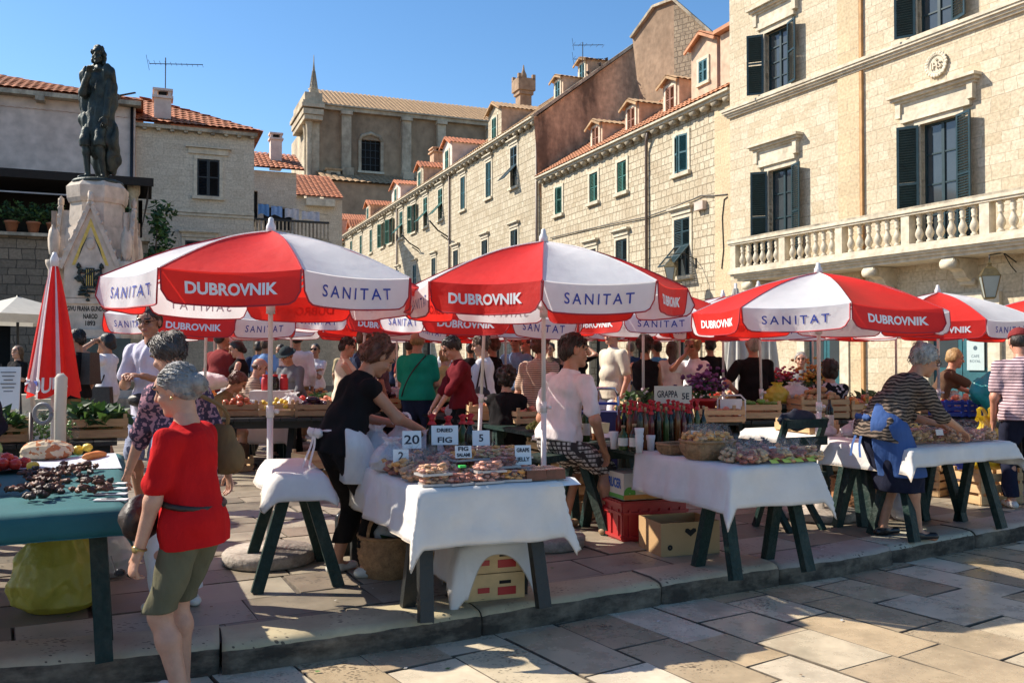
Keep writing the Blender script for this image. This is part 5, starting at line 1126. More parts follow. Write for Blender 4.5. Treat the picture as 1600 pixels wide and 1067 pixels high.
# ---------------- market umbrellas ----------------
U_RED = M('umbrella_red', (.80, .028, .018), .6, .13, 2.2, .35, 9, tl=.42); U_WHT = M('umbrella_white', (.82, .815, .82), .6, .08, 2.2, .35, 9, tl=.42)
T_WHT = M('umbrella_white_print', (.80, .79, .78), .6, .03, 6); T_BLU = M('umbrella_blue_print', (.018, .045, .30), .6, .08, 6); PIPING = M('red_piping', (.42, .02, .03), .7, .1, 6)
POLE = M('white_pole_paint', (.66, .64, .62), .35, .08, 6); CONC = stained('concrete_base', (.38, .33, .28), (.16, .13, .11), .7, 5, .5, (1, 1, 1))
R_U, Z_T, Z_R, H_F = 1.06, 2.25, 1.885, .195
_um = {}
def umb_meshes(seed):
    if seed in _um: return _um[seed]
    q = random.Random(seed * 17 + 3); vert = [Vector((R_U * math.cos(math.radians(-112.5 + 45 * i)), R_U * math.sin(math.radians(-112.5 + 45 * i)), Z_R + q.uniform(-.02, .02))) for i in range(9)]; vert[8] = vert[0]
    can = MB(); flaps = []
    for i in range(8):
        a, b = vert[i], vert[i + 1]; mt = U_RED if i % 2 == 0 else U_WHT; top = Vector((0, 0, Z_T))
        def cf(u, v, a=a, b=b):
            e = a.lerp(b, u); p = top.lerp(e, v); s_ = 4 * u * (1 - u); p.z += .050 * math.sin(math.pi * v) * (1 - .55 * s_) + .006 * MN.noise((p.x * 4 + i, p.y * 4, seed)) * math.sin(math.pi * v); p.z -= .022 * s_ * v; e0 = Vector((e.x, e.y, 0)).normalized(); return p - e0 * .03 * s_ * v * v
        can.grid(cf, 12, 10, mt)
        out = ((a + b) / 2); out.z = 0; out.normalize(); along = (b - a); el = along.length; ph = [q.uniform(0, 6) for _ in range(4)]; fl = q.uniform(-.14, .12); tw = q.uniform(-.14, .14); am = q.uniform(.008, .02)
        def ff(u, v, o=0., a=a, b=b, out=out, ph=ph, fl=fl, tw=tw, am=am):
            e = a.lerp(b, u); s_ = 4 * u * (1 - u); e = e - Vector((e.x, e.y, 0)).normalized() * .03 * s_; e.z -= .022 * s_
            w_ = am * v * (math.sin(u * 9 + ph[0]) + .6 * math.sin(u * 17 + ph[1])) + (fl + tw * (u - .5) * 2) * v * H_F
            er = min(u, 1 - u) / .1; rd = 1 - (1 - math.sqrt(max(0, 1 - (1 - er) ** 2))) * .55 if er < 1 else 1
            return e + out * (w_ + .006 + o) - Vector((0, 0, 1)) * H_F * v * rd * math.cos(min(.6, abs(fl)))
        m_ = MB(); m_.grid(lambda u, v: ff(.006 + u * .988, v), 24, 5, mt)
        rim = [ff(.006, k / 5) for k in range(6)] + [ff(.006 + .988 * k / 24, 1) for k in range(1, 24)] + [ff(.994, 1 - k / 5) for k in range(6)]
        m_.tube(rim, .0055, PIPING, 5)
        tx, sz, bd, sp_, w_ = ('DUBROVNIK', .13, .0045, 1.0, .67) if i % 2 == 0 else ('SANITAT', .125, .0012, 1.4, .63)
        vs, fs = text_mesh(tx, sz, bd, 0, sp_); ww = max(v.x for v in vs) - min(v.x for v in vs); hh = max(v.y for v in vs) - min(v.y for v in vs)
        m_.add([ff(.5 + v.x / ww * w_, .50 - v.y / hh * (.37 if i % 2 == 0 else .37), .004) for v in vs], fs, T_WHT if i % 2 == 0 else T_BLU)
        flaps.append(m_.mesh('valance_flap'))
    for i in range(8):
        v = vert[i]; can.tube([Vector((0, 0, Z_T)).lerp(v, k / 10) + Vector((0, 0, .003 + .050 * math.sin(math.pi * k / 10) + .006 * MN.noise((v.x * 4 * k / 10 + i, v.y * 4 * k / 10, seed)) * math.sin(math.pi * k / 10))) for k in range(11)], .005, PIPING if i % 2 else U_WHT, 4, cap=False)
    fr = []
    for i in range(8):
        r = MB(); v = vert[i] * .985; v.z = vert[i].z - .012; mid = Vector((0, 0, Z_T - .05)).lerp(v, .5); mid.z += .065; r.tube([(0, 0, Z_T - .05), mid, v], .008, POLE, 5); fr.append(r.mesh('rib'))
    st = []
    for i in range(8):
        r = MB(); v = vert[i] * .985; v.z = vert[i].z; mid = Vector((0, 0, Z_T - .05)).lerp(v, .5); mid.z += .05; r.tube([(0, 0, Z_R - .16), mid], .007, POLE, 5); st.append(r.mesh('stretcher'))
    _um[seed] = (can.mesh('canopy'), flaps, fr, st); return _um[seed]
pl = MB(); pl.tube([(0, 0, .04), (0, 0, 1.05)], .021, POLE, 10); pl.tube([(0, 0, 1.0), (0, 0, Z_T)], .0165, POLE, 10); pl.tube([(0, 0, .98), (0, 0, 1.06)], .027, POLE, 10); pl.blob((.045, 0, 1.02), (.04, .035, .035), POLE, 1, .05, 5); pl.tube([(0, 0, Z_R - .2), (0, 0, Z_R - .12)], .03, POLE, 10); POLE_ME = pl.mesh('pole')
pl = MB(); pl.lathe([(.02, Z_T - .01), (.035, Z_T), (.033, Z_T + .035), (.02, Z_T + .06), (.018, Z_T + .085), (.008, Z_T + .095)], POLE, 10); FIN_ME = pl.mesh('finial')
pl = MB(); pl.lathe([(.29, 0), (.31, .015), (.31, .07), (.29, .09), (.04, .095), (.035, .15), (.025, .15)], CONC, 28); BASE_ME = pl.mesh('base')
def umbrella(x, y, rz, label, seed=1, sc_=1.0, z=0., tilt=(0, 0), frame=True, base=True, group='red and white market umbrellas', pole_rz=0):
    t = empty('market_umbrella', (x, y, z), 0, label, 'umbrella', group, rot=(tilt[0], tilt[1], rz), scale=sc_)
    can, fl, fr, st = umb_meshes(seed)
    ob('pole', POLE_ME, t); ob('canopy', can, t); ob('finial', FIN_ME, t)
    for m_ in fl: ob('valance_flap', m_, t)
    if frame:
        for m_ in fr: ob('rib', m_, t)
        for m_ in st: ob('stretcher', m_, t)
    if base: ob('base', BASE_ME, t)
    return t
R_ = math.radians
UX = lambda px, Y: (px - 800) / F * Y
umbrella(-1.65, 6.12, R_(2), 'large front umbrella over the black apron vendor, its red panel facing the street', 1)
umbrella(.235, 6.66, R_(-25), 'umbrella over the man in the white t-shirt, a white panel turned to the street', 2)
umbrella(2.67, 7.8, R_(16), 'umbrella left of the blue apron vendor, in front of the balcony', 3, (1.02, 1.02, .945))
umbrella(UX(1466, 10.6), 10.6, R_(-22), 'umbrella behind the blue apron vendor, under the hanging lantern', 2, (1, 1, .96))
umbrella(UX(1640, 11.2), 11.2, R_(18), 'umbrella cut off by the right edge of the photo', 1, (1, 1, .96))
umbrella(UX(318, 9.9), 9.9, R_(12), 'umbrella behind the man with glasses and below the large front umbrella', 3, .98, tilt=(.04, .02))
umbrella(UX(553, 11.2), 11.2, R_(20), 'umbrella showing through beneath the right end of the large front umbrella', 4, tilt=(0, .08))
umbrella(UX(745, 8.9), 8.9, R_(-8), 'umbrella with its leaning pole left of the man in the white t-shirt', 4, .97, tilt=(.03, .05))
umbrella(UX(1005, 10.3), 10.3, R_(-42), 'umbrella over the woman in the long black dress', 1, .98)
umbrella(UX(1192, 10.4), 10.4, R_(-40), 'umbrella over the man in the black shirt and blue shorts', 3, .97, tilt=(.05, 0))
umbrella(UX(1130, 12.6), 12.6, R_(-10), 'umbrella above the potted purple flowers', 4)
umbrella(UX(1400, 12.8), 12.8, R_(12), 'low umbrella seen between two umbrellas in front of the stone wall', 2)
umbrella(UX(690, 12.9), 12.9, R_(3), 'umbrella above the woman in the maroon blouse', 1)
umbrella(UX(790, 13.2), 13.2, R_(-30), 'umbrella above the light blue shirt, second row behind the leaning pole', 3)
umbrella(UX(890, 14.2), 14.2, R_(-14), 'far umbrella above the woman in the black vest', 4)
umbrella(UX(983, 14.6), 14.6, R_(4), 'far umbrella above the man in the cream shirt', 2)
umbrella(UX(455, 13.4), 13.4, R_(-35), 'umbrella above the person in the dark sun hat', 1)
umbrella(UX(335, 14.5), 14.5, R_(8), 'far umbrella with its red panel above the man in the dark red shirt', 2)
umbrella(UX(620, 15.5), 15.5, R_(-30), 'far umbrella above the green polo shirt', 3)
umbrella(UX(1062, 15.3), 15.3, R_(-30), 'far umbrella behind the woman touching her face', 1)
umbrella(UX(1270, 14.8), 14.8, R_(30), 'far umbrella left of the palace wall behind the flower buckets', 4)
umbrella(UX(745, 16.5), 16.5, R_(10), 'farthest umbrella in the middle of the market', 2)
umbrella(-4.75, 5.0, R_(10), 'unseen umbrella added beyond the left edge to shade the teal table', 2, group='unseen umbrellas added for shade')  # three umbrellas out of view, added to cast shade over the left foreground
umbrella(-4.0, 3.3, R_(30), 'unseen umbrella added for shade beyond the left edge, nearest the street', 3, group='unseen umbrellas added for shade')
umbrella(-3.35, 1.9, R_(5), 'unseen umbrella added for shade beyond the left edge, standing on the street', 1, group='unseen umbrellas added for shade', z=-.14)
# closed umbrella
CUX, CUY = UX(84, 7.0), 7.0
t = empty('closed_umbrella', (CUX, CUY, 0), 0, 'folded red and white umbrella standing left of the market', 'umbrella')
mb = MB(); NZ = 16; NA = 64
prof_c = lambda v: .022 + .19 * (v ** .85)
def fold(a, v, o=0.):
    r = prof_c(v) * (.74 + .26 * abs(math.cos(4 * a + .5 * math.sin(3 * v)))) + o * 1.0; return Vector((r * math.cos(a), r * math.sin(a) * .9, 2.12 - 1.02 * v - (.03 * math.cos(4 * a) * v if v > .9 else 0)))
for k in range(8):
    mt = U_RED if (k not in (4, 1)) else U_WHT
    a0, a1 = math.radians(-145 + 45 * k - 62), math.radians(-145 + 45 * k - 17)
    if k == 4: a0, a1 = math.radians(-118), math.radians(-100)
    mb.grid(lambda u, v: fold(2 * math.pi * (k + u) / 8, v), 8, NZ, U_RED)
def strip(aa, ab, mt, o): mb.grid(lambda u, v: fold(aa + (ab - aa) * u, v, o), 6, NZ, mt)
strip(R_(-128), R_(-96), U_WHT, .006); strip(R_(-60), R_(-50), U_WHT, .004)
vs, fs = text_mesh('DUBR', .125, .004, 0, 1.0); mb.add([fold(R_(-72) + v.x * 4.2, .915 - v.y / 1.02, .008) for v in vs], fs, T_WHT)
vs, fs = text_mesh('RO', .125, .004); mb.add([fold(R_(-150) + v.x * 5, .91 - v.y / 1.02, .008) for v in vs], fs, T_WHT)
vs, fs = text_mesh('T', .13, .003); mb.add([fold(R_(-109) + v.x * 4.5, .94 - v.y / 1.02, .012) for v in vs], fs, T_BLU)
mb.build('folded_canopy', t); ob('base', BASE_ME, t)
mb = MB(); mb.tube([(0, 0, .05), (0, 0, 2.14)], .018, POLE, 8); mb.build('pole', t); mb = MB(); mb.lathe([(.03, 2.1), (.032, 2.16), (.02, 2.19), (.012, 2.21)], POLE, 10); mb.build('finial', t)
# cafe parasol far left and furled white parasols by the palace corner
CREAM = M('cream_canvas', (.62, .60, .54), .8, .08, 5, tl=.25)
c = D(28, 470, 19.5); t = empty('cafe_parasol', (c.x, c.y, 0), .3, 'pale square cafe parasol at the left edge of the square', 'umbrella')
mb = MB(); mb.lathe([(1.55, 2.3), (.8, 2.5), (.03, 2.72)], CREAM, 4, None, False, False); mb.lathe([(1.55, 2.12), (1.55, 2.3)], CREAM, 4, None, False, False); mb.build('canopy', t); mb = MB(); mb.tube([(0, 0, 0), (0, 0, 2.75)], .03, IRON, 8); mb.box((0, 0, .04), (.6, .6, .08), IRON); mb.build('pole', t)
for i, px in enumerate((1150, 1196)):
    c = D(px, 560, 17.5 + i * .6); t = empty('furled_parasol', (c.x, c.y, 0), i, ['furled white parasol standing left at the palace corner', 'furled white parasol nearer the palace door'][i], 'umbrella')
    mb = MB(); mb.grid(lambda u, v: ((.05 + .30 * v ** .8) * (.75 + .25 * math.cos(8 * 2 * math.pi * u + v)) * math.cos(2 * math.pi * u), (.05 + .30 * v ** .8) * (.75 + .25 * math.cos(8 * 2 * math.pi * u + v)) * math.sin(2 * math.pi * u), 2.75 - 2.0 * v), 64, 10, CREAM); mb.build('folded_canopy', t)
    mb = MB(); mb.tube([(0, 0, 0), (0, 0, 2.85)], .03, POLE, 8); mb.box((0, 0, .05), (.7, .7, .1), CONC); mb.build('pole', t)
# ---------------- tables ----------------
TGREEN = stained('table_green_paint', (.012, .030, .026), (.07, .075, .06), .7, 5, .58, (1, 1, .4), .55); TDARK = M('table_black_paint', (.010, .012, .012), .5, .4, 5, .2, 40)
CLOTH = M('white_tablecloth', (.70, .67, .635), .85, .08, 3, .35, 16, tl=.12); TEALC = M('teal_tablecloth', (.010, .105, .115), .8, .12, 4, .2, 300)
HEM = M('hem_stitching', (.50, .42, .33), .85, .1, 30)
UD = Vector((-.407, .914, 0)); VD = Vector((.914, .407, 0)); RZ_T = math.atan2(.407, .914)
def table(c, W, L, label, rz=RZ_T, z=.7, mat=TGREEN, splay=.13, group='market trestle tables'):
    t = empty('market_table', (c[0], c[1], 0), rz, label, 'table', group)
    mb = MB(); n = max(3, int(W / .16)); q = random.Random(len(label))
    for i in range(n): mb.box((-W / 2 + (i + .5) * W / n, q.uniform(-.01, .01), z - .02), (W / n - .006, L, .035), mat)
    mb.build('tabletop', t)
    for sy in (-1, 1):
        yy = sy * (L / 2 - .22)
        mb = MB(); mb.box((0, yy, z - .085), (W * .9, .09, .09), mat); mb.build('crossbar', t)
        for sx in (-1, 1):
            for k in (-1, 1):
                mb = MB(); mb.bar((sx * W * .40, yy + k * .03, z - .06), (sx * W * .44, yy + k * (.03 + splay), 0), .075, .055, mat, up=(0, 1, 0)); mb.build('leg', t)
    return t
def cloth(name, c, W, L, ov, label, mat=CLOTH, rz=RZ_T, z=.706, wav=.022, seed=0, flare=.10, group=None, res=.035, scal=0.):
    """draped cloth: ov = overhang (left, right, near, far)"""
    q = random.Random(seed); ph = [q.uniform(0, 6.28) for _ in range(8)]; mb = MB(); l, r, n, f = ov
    nu = int((W + l + r) / res); nv = int((L + n + f) / res)
    def fn(u, v):
        x = -W / 2 - l + u * (W + l + r); y = -L / 2 - n + v * (L + n + f); dx = min(0, x + W / 2) + max(0, x - W / 2); dy = min(0, y + L / 2) + max(0, y - L / 2); d = math.hypot(dx, dy); cx, cy = x - dx, y - dy
        if scal and dy < 0: g = 1 - scal * (1 - min(1, abs(cx) / (W / 2)) ** 2.5); dy *= g; d = math.hypot(dx, dy)
        if d < 1e-6: return (x, y, z + .002 + .002 * MN.noise((x * 9, y * 9, seed)))
        ux, uy = dx / d, dy / d; tpar = cx * 1.0 if abs(dy) > abs(dx) else cy
        cr = abs(dx) > 1e-6 and abs(dy) > 1e-6
        wv = wav * min(1, d / .2) * (math.sin(tpar * 11 + ph[2] + d * 2) + .6 * math.sin(tpar * 23 + ph[3])) + (.05 * min(1, d / .3) * (1 - abs(ux * ux - uy * uy)) if cr else 0)
        nz = Vector((cx * 2.1 + seed, cy * 2.1, d * 1.4)); fx = ((x + 10.1) % .36) - .18; fy = ((y + 10.07) % .36) - .18; wv += .007 * (math.exp(-(fx / .016) ** 2) + math.exp(-(fy / .016) ** 2)) * min(1, d / .04); wv += (MN.noise(nz * 2.2) * .022 + (1 - 2 * abs(MN.noise(nz * 4.5))) * .007) * min(1, d / .12)
        o = .012 * min(1, d / .03) + flare * d + wv * .8 + .01
        return (cx + ux * o, cy + uy * o, z - max(0, d - .008) * .985 + .012 * math.sin(tpar * 7 + ph[4]) * d)
    mb.grid(fn, nu, nv, mat); pe = [fn(k / 60, 0) for k in range(60)] + [fn(1, k / 60) for k in range(60)] + [fn(1 - k / 60, 1) for k in range(60)] + [fn(0, 1 - k / 60) for k in range(61)]; mb.tube(pe, .0032, HEM if mat is CLOTH else mat, 4); me = mb.mesh(name); o = ob(name, me, None, (c[0], c[1], 0), rz); m_ = o.modifiers.new('s', 'SOLIDIFY'); m_.thickness = .003; return tag(o, label, 'tablecloth', group)
def at(c, x, y, z=.71, rz=RZ_T):
    return Vector((c[0] + x * math.cos(rz) - y * math.sin(rz), c[1] + x * math.sin(rz) + y * math.cos(rz), z))
# ---------------- goods ----------------
WOODL = M('crate_wood', (.52, .34, .17), .75, .25, 3, .2, 40, stretch=(1, 1, 6), rnd_obj=.15); WOODD = M('old_crate_wood', (.33, .21, .11), .8, .3, 3, .2, 40, rnd_obj=.15)
def PL(n, c, **k): return M(n, c, k.pop('rough', .28), k.pop('var', .1), k.pop('scale', 9), k.pop('bump', .5), k.pop('bscale', 22), **k)
PB_W = PL('white_plastic_bag', (.66, .65, .67), tl=.35, bump=.8); PB_C = M('clear_plastic', (.78, .74, .70), .2, .06, 6, 1.0, 40, alpha=.055, spec=.35); PB_Y = PL('yellow_plastic_bag', (.52, .47, .09), tl=.45, bump=.6, rough=.4); PB_K = PL('black_bin_bag', (.012, .012, .013), bump=.8, bscale=14)
CARD = M('brown_cardboard', (.44, .27, .125), .8, .1, 4); CARDW = M('white_printed_cardboard', (.62, .58, .50), .7, .08, 4); RPL = M('red_plastic', (.40, .022, .022), .4, .12, 4); GPL = M('green_plastic', (.03, .25, .10), .4, .1, 4); BPL = M('blue_plastic', (.02, .05, .32), .4, .1, 4)
WICK = M('wicker', (.30, .165, .075), .7, .4, 26, .6, 90)
_me = {}
def cached(k, fn):
    if k not in _me: _me[k] = fn()
    return _me[k]
def crate(loc, rz, label, d=(.5, .34, .16), mat=WOODL, slats=2, group=None):
    k = (d, mat.name, slats)
    t = empty('wooden_crate', loc, rz, label, 'crate', group); w, l, h = d
    def sl():
        mb = MB(); hh = h / slats
        for i in range(slats):
            z = hh * (i + .5); ht = hh * .72
            for s in (-1, 1): mb.box((0, s * l / 2, z), (w, .008, ht), mat); mb.box((s * w / 2, 0, z), (.008, l - .01, ht), mat)
        for i in range(4): mb.box((0, -l / 2 + (i + .5) * l / 4, .008), (w - .01, l / 4 - .02, .008), mat)
        return mb.mesh('slats')
    def po():
        mb = MB(); mb.box((0, 0, h / 2 + .012), (.03, .03, h + .03), mat); return mb.mesh('corner_post')
    ob('slats', cached(('cs',) + k, sl), t); 
    for sx in (-1, 1):
        for sy in (-1, 1): ob('corner_post', cached(('cp',) + k, po), t, (sx * (w / 2 - .02), sy * (l / 2 - .02), 0))
    return t
def carton(loc, rz, label, d, mat, holes='slot', open_=True, extra=None, cat='box'):
    t = empty('cardboard_box', loc, rz, label, cat); w, l, h = d; mb = MB(); th = .006
    for s in (-1, 1): mb.box((0, s * (l / 2 - th / 2), h / 2), (w, th, h), mat); mb.box((s * (w / 2 - th / 2), 0, h / 2), (th, l - 2 * th - .002, h), mat)
    mb.box((0, 0, .006), (w - 2 * th - .002, l - 2 * th - .002, .01), mat)
    if not open_: mb.box((0, 0, h - .006), (w - 2 * th - .002, l - 2 * th - .002, .01), mat)
    mb.build('carton', t); return t
def bag(loc, d, mat, label, seed=0, rz=0., handles=False, name='plastic_bag', cat='bag', n=14, group=None, amp=.07, neck=True):
    """slumped thin bag: creased body, gathered neck, loose mouth, optional handle loops"""
    mb = MB(); q = random.Random(seed); o = Vector((q.uniform(0, 50), q.uniform(0, 50), 0)); P_ = [(0, .02), (0, .62), (.10, .92), (.30, 1.0), (.52, .88), (.70, .62), (.82, .34), (.90, .30), (1.0, .46)] if neck else [(0, .02), (0, .7), (.15, .98), (.4, 1.0), (.7, .85), (.9, .5), (1.0, .05)]
    nv = max(18, n * 2); nu = max(40, n * 4); lx, ly = q.uniform(-.12, .12), q.uniform(-.12, .12)
    def fn(u, v):
        a = 6.2832 * u; t = v * (len(P_) - 1); i = min(int(t), len(P_) - 2); f = t - i; f = f * f * (3 - 2 * f) if 1 < i else f; z = P_[i][0] + (P_[i + 1][0] - P_[i][0]) * f; r = P_[i][1] + (P_[i + 1][1] - P_[i][1]) * f
        c = Vector((math.cos(a), math.sin(a), 0)); p = Vector((c.x * 1.3, c.y * 1.3, z * 2.2)) + o
        cr = (1 - abs(MN.noise(p * 1.6)) * 2) * .10 + (1 - abs(MN.noise(p * 3.7)) * 2) * .06 + MN.noise(p * .8) * .16; pl = .07 * max(0, z - .35) * math.sin(a * 7 + 4 * MN.noise(p)) + .05 * max(0, z - .45) * math.sin(a * 15 + seed)
        r = r * (1 + (cr - .06) * min(1, z * 6 + .15)) + pl * min(1, r * 2); return (d[0] * .5 * (c.x * r + lx * z), d[1] * .5 * (c.y * r + ly * z), max(.003, d[2] * (z + .05 * MN.noise(p * 2) * min(1, z * 4))))
    mb.grid(fn, nu, nv, mat)
    if handles:
        for s in (-1, 1): mb.grid(lambda u, v: (s * d[0] * .16 + (v - .5) * d[0] * .12 + .02 * math.sin(u * 9), (u - .5) * d[1] * .38, d[2] * .92 + d[2] * .26 * math.sin(u * math.pi) + .01 * math.sin(v * 5 + u * 8)), 12, 3, mat)
    o = mb.build(name, None, loc, rz); return tag(o, label, cat, group)
def tip_bag(mb, c, d, mat, seed, T=None):
    """knotted gather on top of a bag"""
    q = random.Random(seed)
    mb.grid(lambda u, v: (c[0] + (d * .08 + d * .32 * v ** 1.5 + .015 * math.sin(u * 38 + seed)) * math.cos(6.283 * u), c[1] + (d * .08 + d * .32 * v ** 1.5 + .015 * math.cos(u * 31)) * math.sin(6.283 * u), c[2] + d * .38 * v * (1 + .25 * math.sin(u * 17 + seed))), 20, 3, mat, T)
CARDP = M('price_card', (.78, .77, .74), .7, .03, 5)
DF = [M('dried_fig', (.55, .31, .17), .6, .4, 30, .4, 60), M('candied_peel', (.70, .33, .09), .4, .35, 30, .3, 60), M('dried_plum', (.30, .10, .07), .5, .4, 30, .3, 60), M('almond', (.56, .36, .19), .6, .35, 30, .3, 60), M('pink_dried_fruit', (.64, .30, .21), .5, .35, 30, .3, 60)]
def fruit_bag(loc, d, fm, label, seed, rz=0., group=None, cat='packet', tip=True):
    """clear packet full of dried fruit"""
    key = ('fb', fm.name, d, seed % 3, tip)
    t = empty('dried_fruit_packet', loc, rz, label, cat, group)
    def inner():
        mb = MB(); q = random.Random(seed)
        for i in range(34):
            a = q.uniform(0, 6.28); r = math.sqrt(q.random()); zz = q.random(); mb.blob((r * math.cos(a) * d[0] * .40, r * math.sin(a) * d[1] * .40, d[2] * (.12 + .72 * zz * (1 - .45 * r))), (.044, .034, .026), fm if i % 5 else DF[(i // 5 + 3) % 5], i, .16, 5, rot=q.uniform(0, 3))
        return mb.mesh('contents')
    def outer():
        mb = MB(); mb.blob((0, 0, d[2] * .45), (d[0] * .92, d[1] * .92, d[2] * .96), PB_C, seed, .06, 9); mb.v = [(x, y, max(z, .003)) for x, y, z in mb.v]
        if tip and seed % 3 == 0: a_ = .5; mb.quad([(d[0] * .1 - .03, -d[1] * .43, d[2] * .45), (d[0] * .1 + .03, -d[1] * .43, d[2] * .45), (d[0] * .1 + .028, -d[1] * .36, d[2] * .75), (d[0] * .1 - .032, -d[1] * .36, d[2] * .75)], CARDP)
        if tip: tip_bag(mb, (0, 0, d[2] * .86), d[0] * .6, PB_C, seed)
        return mb.mesh('wrapper')
    ob('contents', cached(key + (1,), inner), t); ob('wrapper', cached(key + (2,), outer), t); return t
CARDP_ = M('price_card', (.78, .77, .74), .7, .03, 5); PEN = M('marker_ink', (.015, .015, .025), .6); 
def card(loc, rz, w, h, lines, label, tilt=.25, mat=None, cat='sign', bold=.002):
    mb = MB(); w *= .62; h *= .62; mb.box((0, 0, h / 2), (w, .004, h), mat or CARDP)
    n = len(lines); lines = [(a, b * .62) for a, b in lines]
    for i, (tx, sz) in enumerate(lines): letters(mb, tx, sz, PEN, TR((0, -.004, h * (1 - (i + .5) / n)), 0, FRONT), bold * .6, fit=min(w * .8, sz * .62 * len(tx)) if len(tx) > 1 else None)
    mb.box((0, .02, h * .2), (w * .3, .03, .004), mat or CARDP)
    o = mb.build('price_sign', None, loc, rot=(-tilt, 0, rz)); return tag(o, label, cat)
BOT = [M('bottle_dark', (.012, .014, .008), .2, .1, 5, spec=.45), M('bottle_green', (.03, .06, .012), .18, .1, 5, spec=.45), M('bottle_amber', (.16, .05, .012), .12, .2, 5, spec=.45), M('bottle_oil', (.20, .20, .035), .1, .2, 5, spec=.45), M('bottle_red', (.12, .012, .012), .12, .2, 5, spec=.45)]
CAPR = M('red_ribbon_cap', (.45, .012, .016), .6, .2, 12); LABELW = M('bottle_label', (.6, .58, .5), .7, .15, 14); CORK = M('cork', (.35, .22, .11), .8)
def bottle(loc, h, r, mat, label, cap=CAPR, lab=False, group=None, bow=True):
    t = empty('bottle', loc, 0, label, 'bottle', group)
    def bo():
        mb = MB(); mb.lathe([(r * .9, 0), (r, .01), (r, h * .6), (r * .9, h * .66), (r * .38, h * .78), (r * .34, h * .95)], mat, 10); return mb.mesh('glass')
    def ca():
        mb = MB(); mb.lathe([(r * .44, h * .9), (r * .46, h * .99), (r * .3, h)], cap, 8)
        if bow: mb.lathe([(r * .45, h * .9), (r * .85, h * .83), (r * .8, h * .82)], cap, 9, cap=False); mb.blob((0, 0, h * 1.0), (r * 1.3, r * 1.1, r * 1.0), cap, 3, .2, 5)
        return mb.mesh('cap')
    ob('glass', cached(('b', h, r, mat.name), bo), t); ob('cap', cached(('c', h, r, cap.name, bow), ca), t)
    if lab: ob('label', cached(('l', h, r), lambda: (lambda mb: (mb.lathe([(r * 1.02, h * .18), (r * 1.02, h * .5)], LABELW, 10, cap=False), mb.mesh('label'))[1])(MB())), t)
    return t
def basket(loc, r, h, label, handle=True, mat=WICK, rz=0., sq=None):
    t = empty('wicker_basket', loc, rz, label, 'basket'); mb = MB(); n = 40; nz = int(h / .016)
    def fn(u, v):
        a = u * 2 * math.pi; rr = r * (.82 + .26 * math.sin(min(1, v * 1.25) * 1.9)) ; k = int(v * nz); rr += .006 * math.sin(a * n / 2 + (k % 2) * math.pi)
        if sq: c, s = math.cos(a), math.sin(a); m_ = max(abs(c), abs(s)); f = .55 + .45 * (1 / m_) * .98; return (rr * c * f * sq[0], rr * s * f * sq[1], h * v)
        return (rr * math.cos(a), rr * math.sin(a), h * v)
    mb.grid(fn, n * 2, nz, mat)
    mb.grid(lambda u, v: tuple(Vector(fn(u, 1 - v)) * .94 + Vector((0, 0, .05 * h * 0))) , n, 4, mat); mb.lathe([(.01, .01), (r * .8, .01)], mat, 16, cap=False)
    mb.build('body', t); rim = MB(); rim.tube([fn(k / 40, 1) for k in range(41)], .011, mat, 6); rim.build('rim', t)
    if handle:
        hm = MB()
        for k in range(3): hm.tube([(r * 1.0 * math.cos(math.pi * i / 16) + .008 * math.sin(i + k * 2), .012 * math.cos(i * .9 + k * 2.1), h * .96 + r * 1.05 * math.sin(math.pi * i / 16) + .008 * math.cos(i * .9 + k * 2)) for i in range(17)], .008, mat, 5)
        hm.build('handle', t)
    return t
PROD = dict(potato=(M('potato_skin', (.42, .24, .105), .7, .2, 14, .3, 60), (.09, .065, .06)), tomato=(M('tomato_skin', (.50, .035, .02), .25, .2, 5), (.075, .075, .065)), onion=(M('onion_skin', (.45, .18, .09), .45, .25, 12), (.07, .07, .065)), apple=(M('apple_skin', (.42, .10, .05), .3, .5, 9), (.075, .075, .07)), lemon=(M('lemon_skin', (.70, .50, .05), .4, .1, 20, .3, 90), (.07, .055, .055)), pepper=(M('green_pepper_skin', (.12, .26, .04), .3, .3, 8), (.10, .06, .055)), orange=(M('orange_skin', (.66, .24, .04), .4, .1, 20), (.075, .075, .075)), peach=(M('peach_skin', (.58, .20, .12), .6, .3, 8), (.07, .07, .065)), garlic=(M('garlic_skin', (.55, .45, .38), .6, .2, 12), (.055, .055, .05)), cabbage=(M('cabbage_leaf', (.18, .30, .09), .5, .35, 9), (.17, .17, .15)), aubergine=(M('aubergine_skin', (.035, .012, .03), .2, .2, 8), (.15, .07, .07)))
PNAME = dict(potato='brown potato', tomato='red tomato', onion='brown onion', apple='red apple', lemon='yellow lemon', pepper='green pepper', orange='orange', peach='blushing peach', garlic='pale garlic bulb', cabbage='green cabbage', aubergine='dark aubergine')
def heap(kind, c, w, l, n, where, seed=0, rz=RZ_T, z0=0., layers=.06):
    mt, d = PROD[kind]; q = random.Random(seed); lab = PNAME[kind] + ' ' + where; grp = kind + ' pile ' + where
    ms = [cached(('p', kind, i), lambda i=i: (lambda mb: (mb.blob((0, 0, d[2] / 2), d, mt, i, .05, 7), mb.mesh(kind))[1])(MB())) for i in range(3)]
    for i in range(n):
        x, y = q.uniform(-.5, .5) * w, q.uniform(-.5, .5) * l; zz = z0 + layers * (1 - (abs(x) / w + abs(y) / l)) * q.uniform(.3, 1.6)
        p = at((c[0], c[1]), x, y, c[2] + max(0, zz), rz); o = ob(kind if kind not in ('pepper',) else 'green_pepper', ms[i % 3], None, p, q.uniform(0, 6.3)); tag(o, lab, kind, grp)
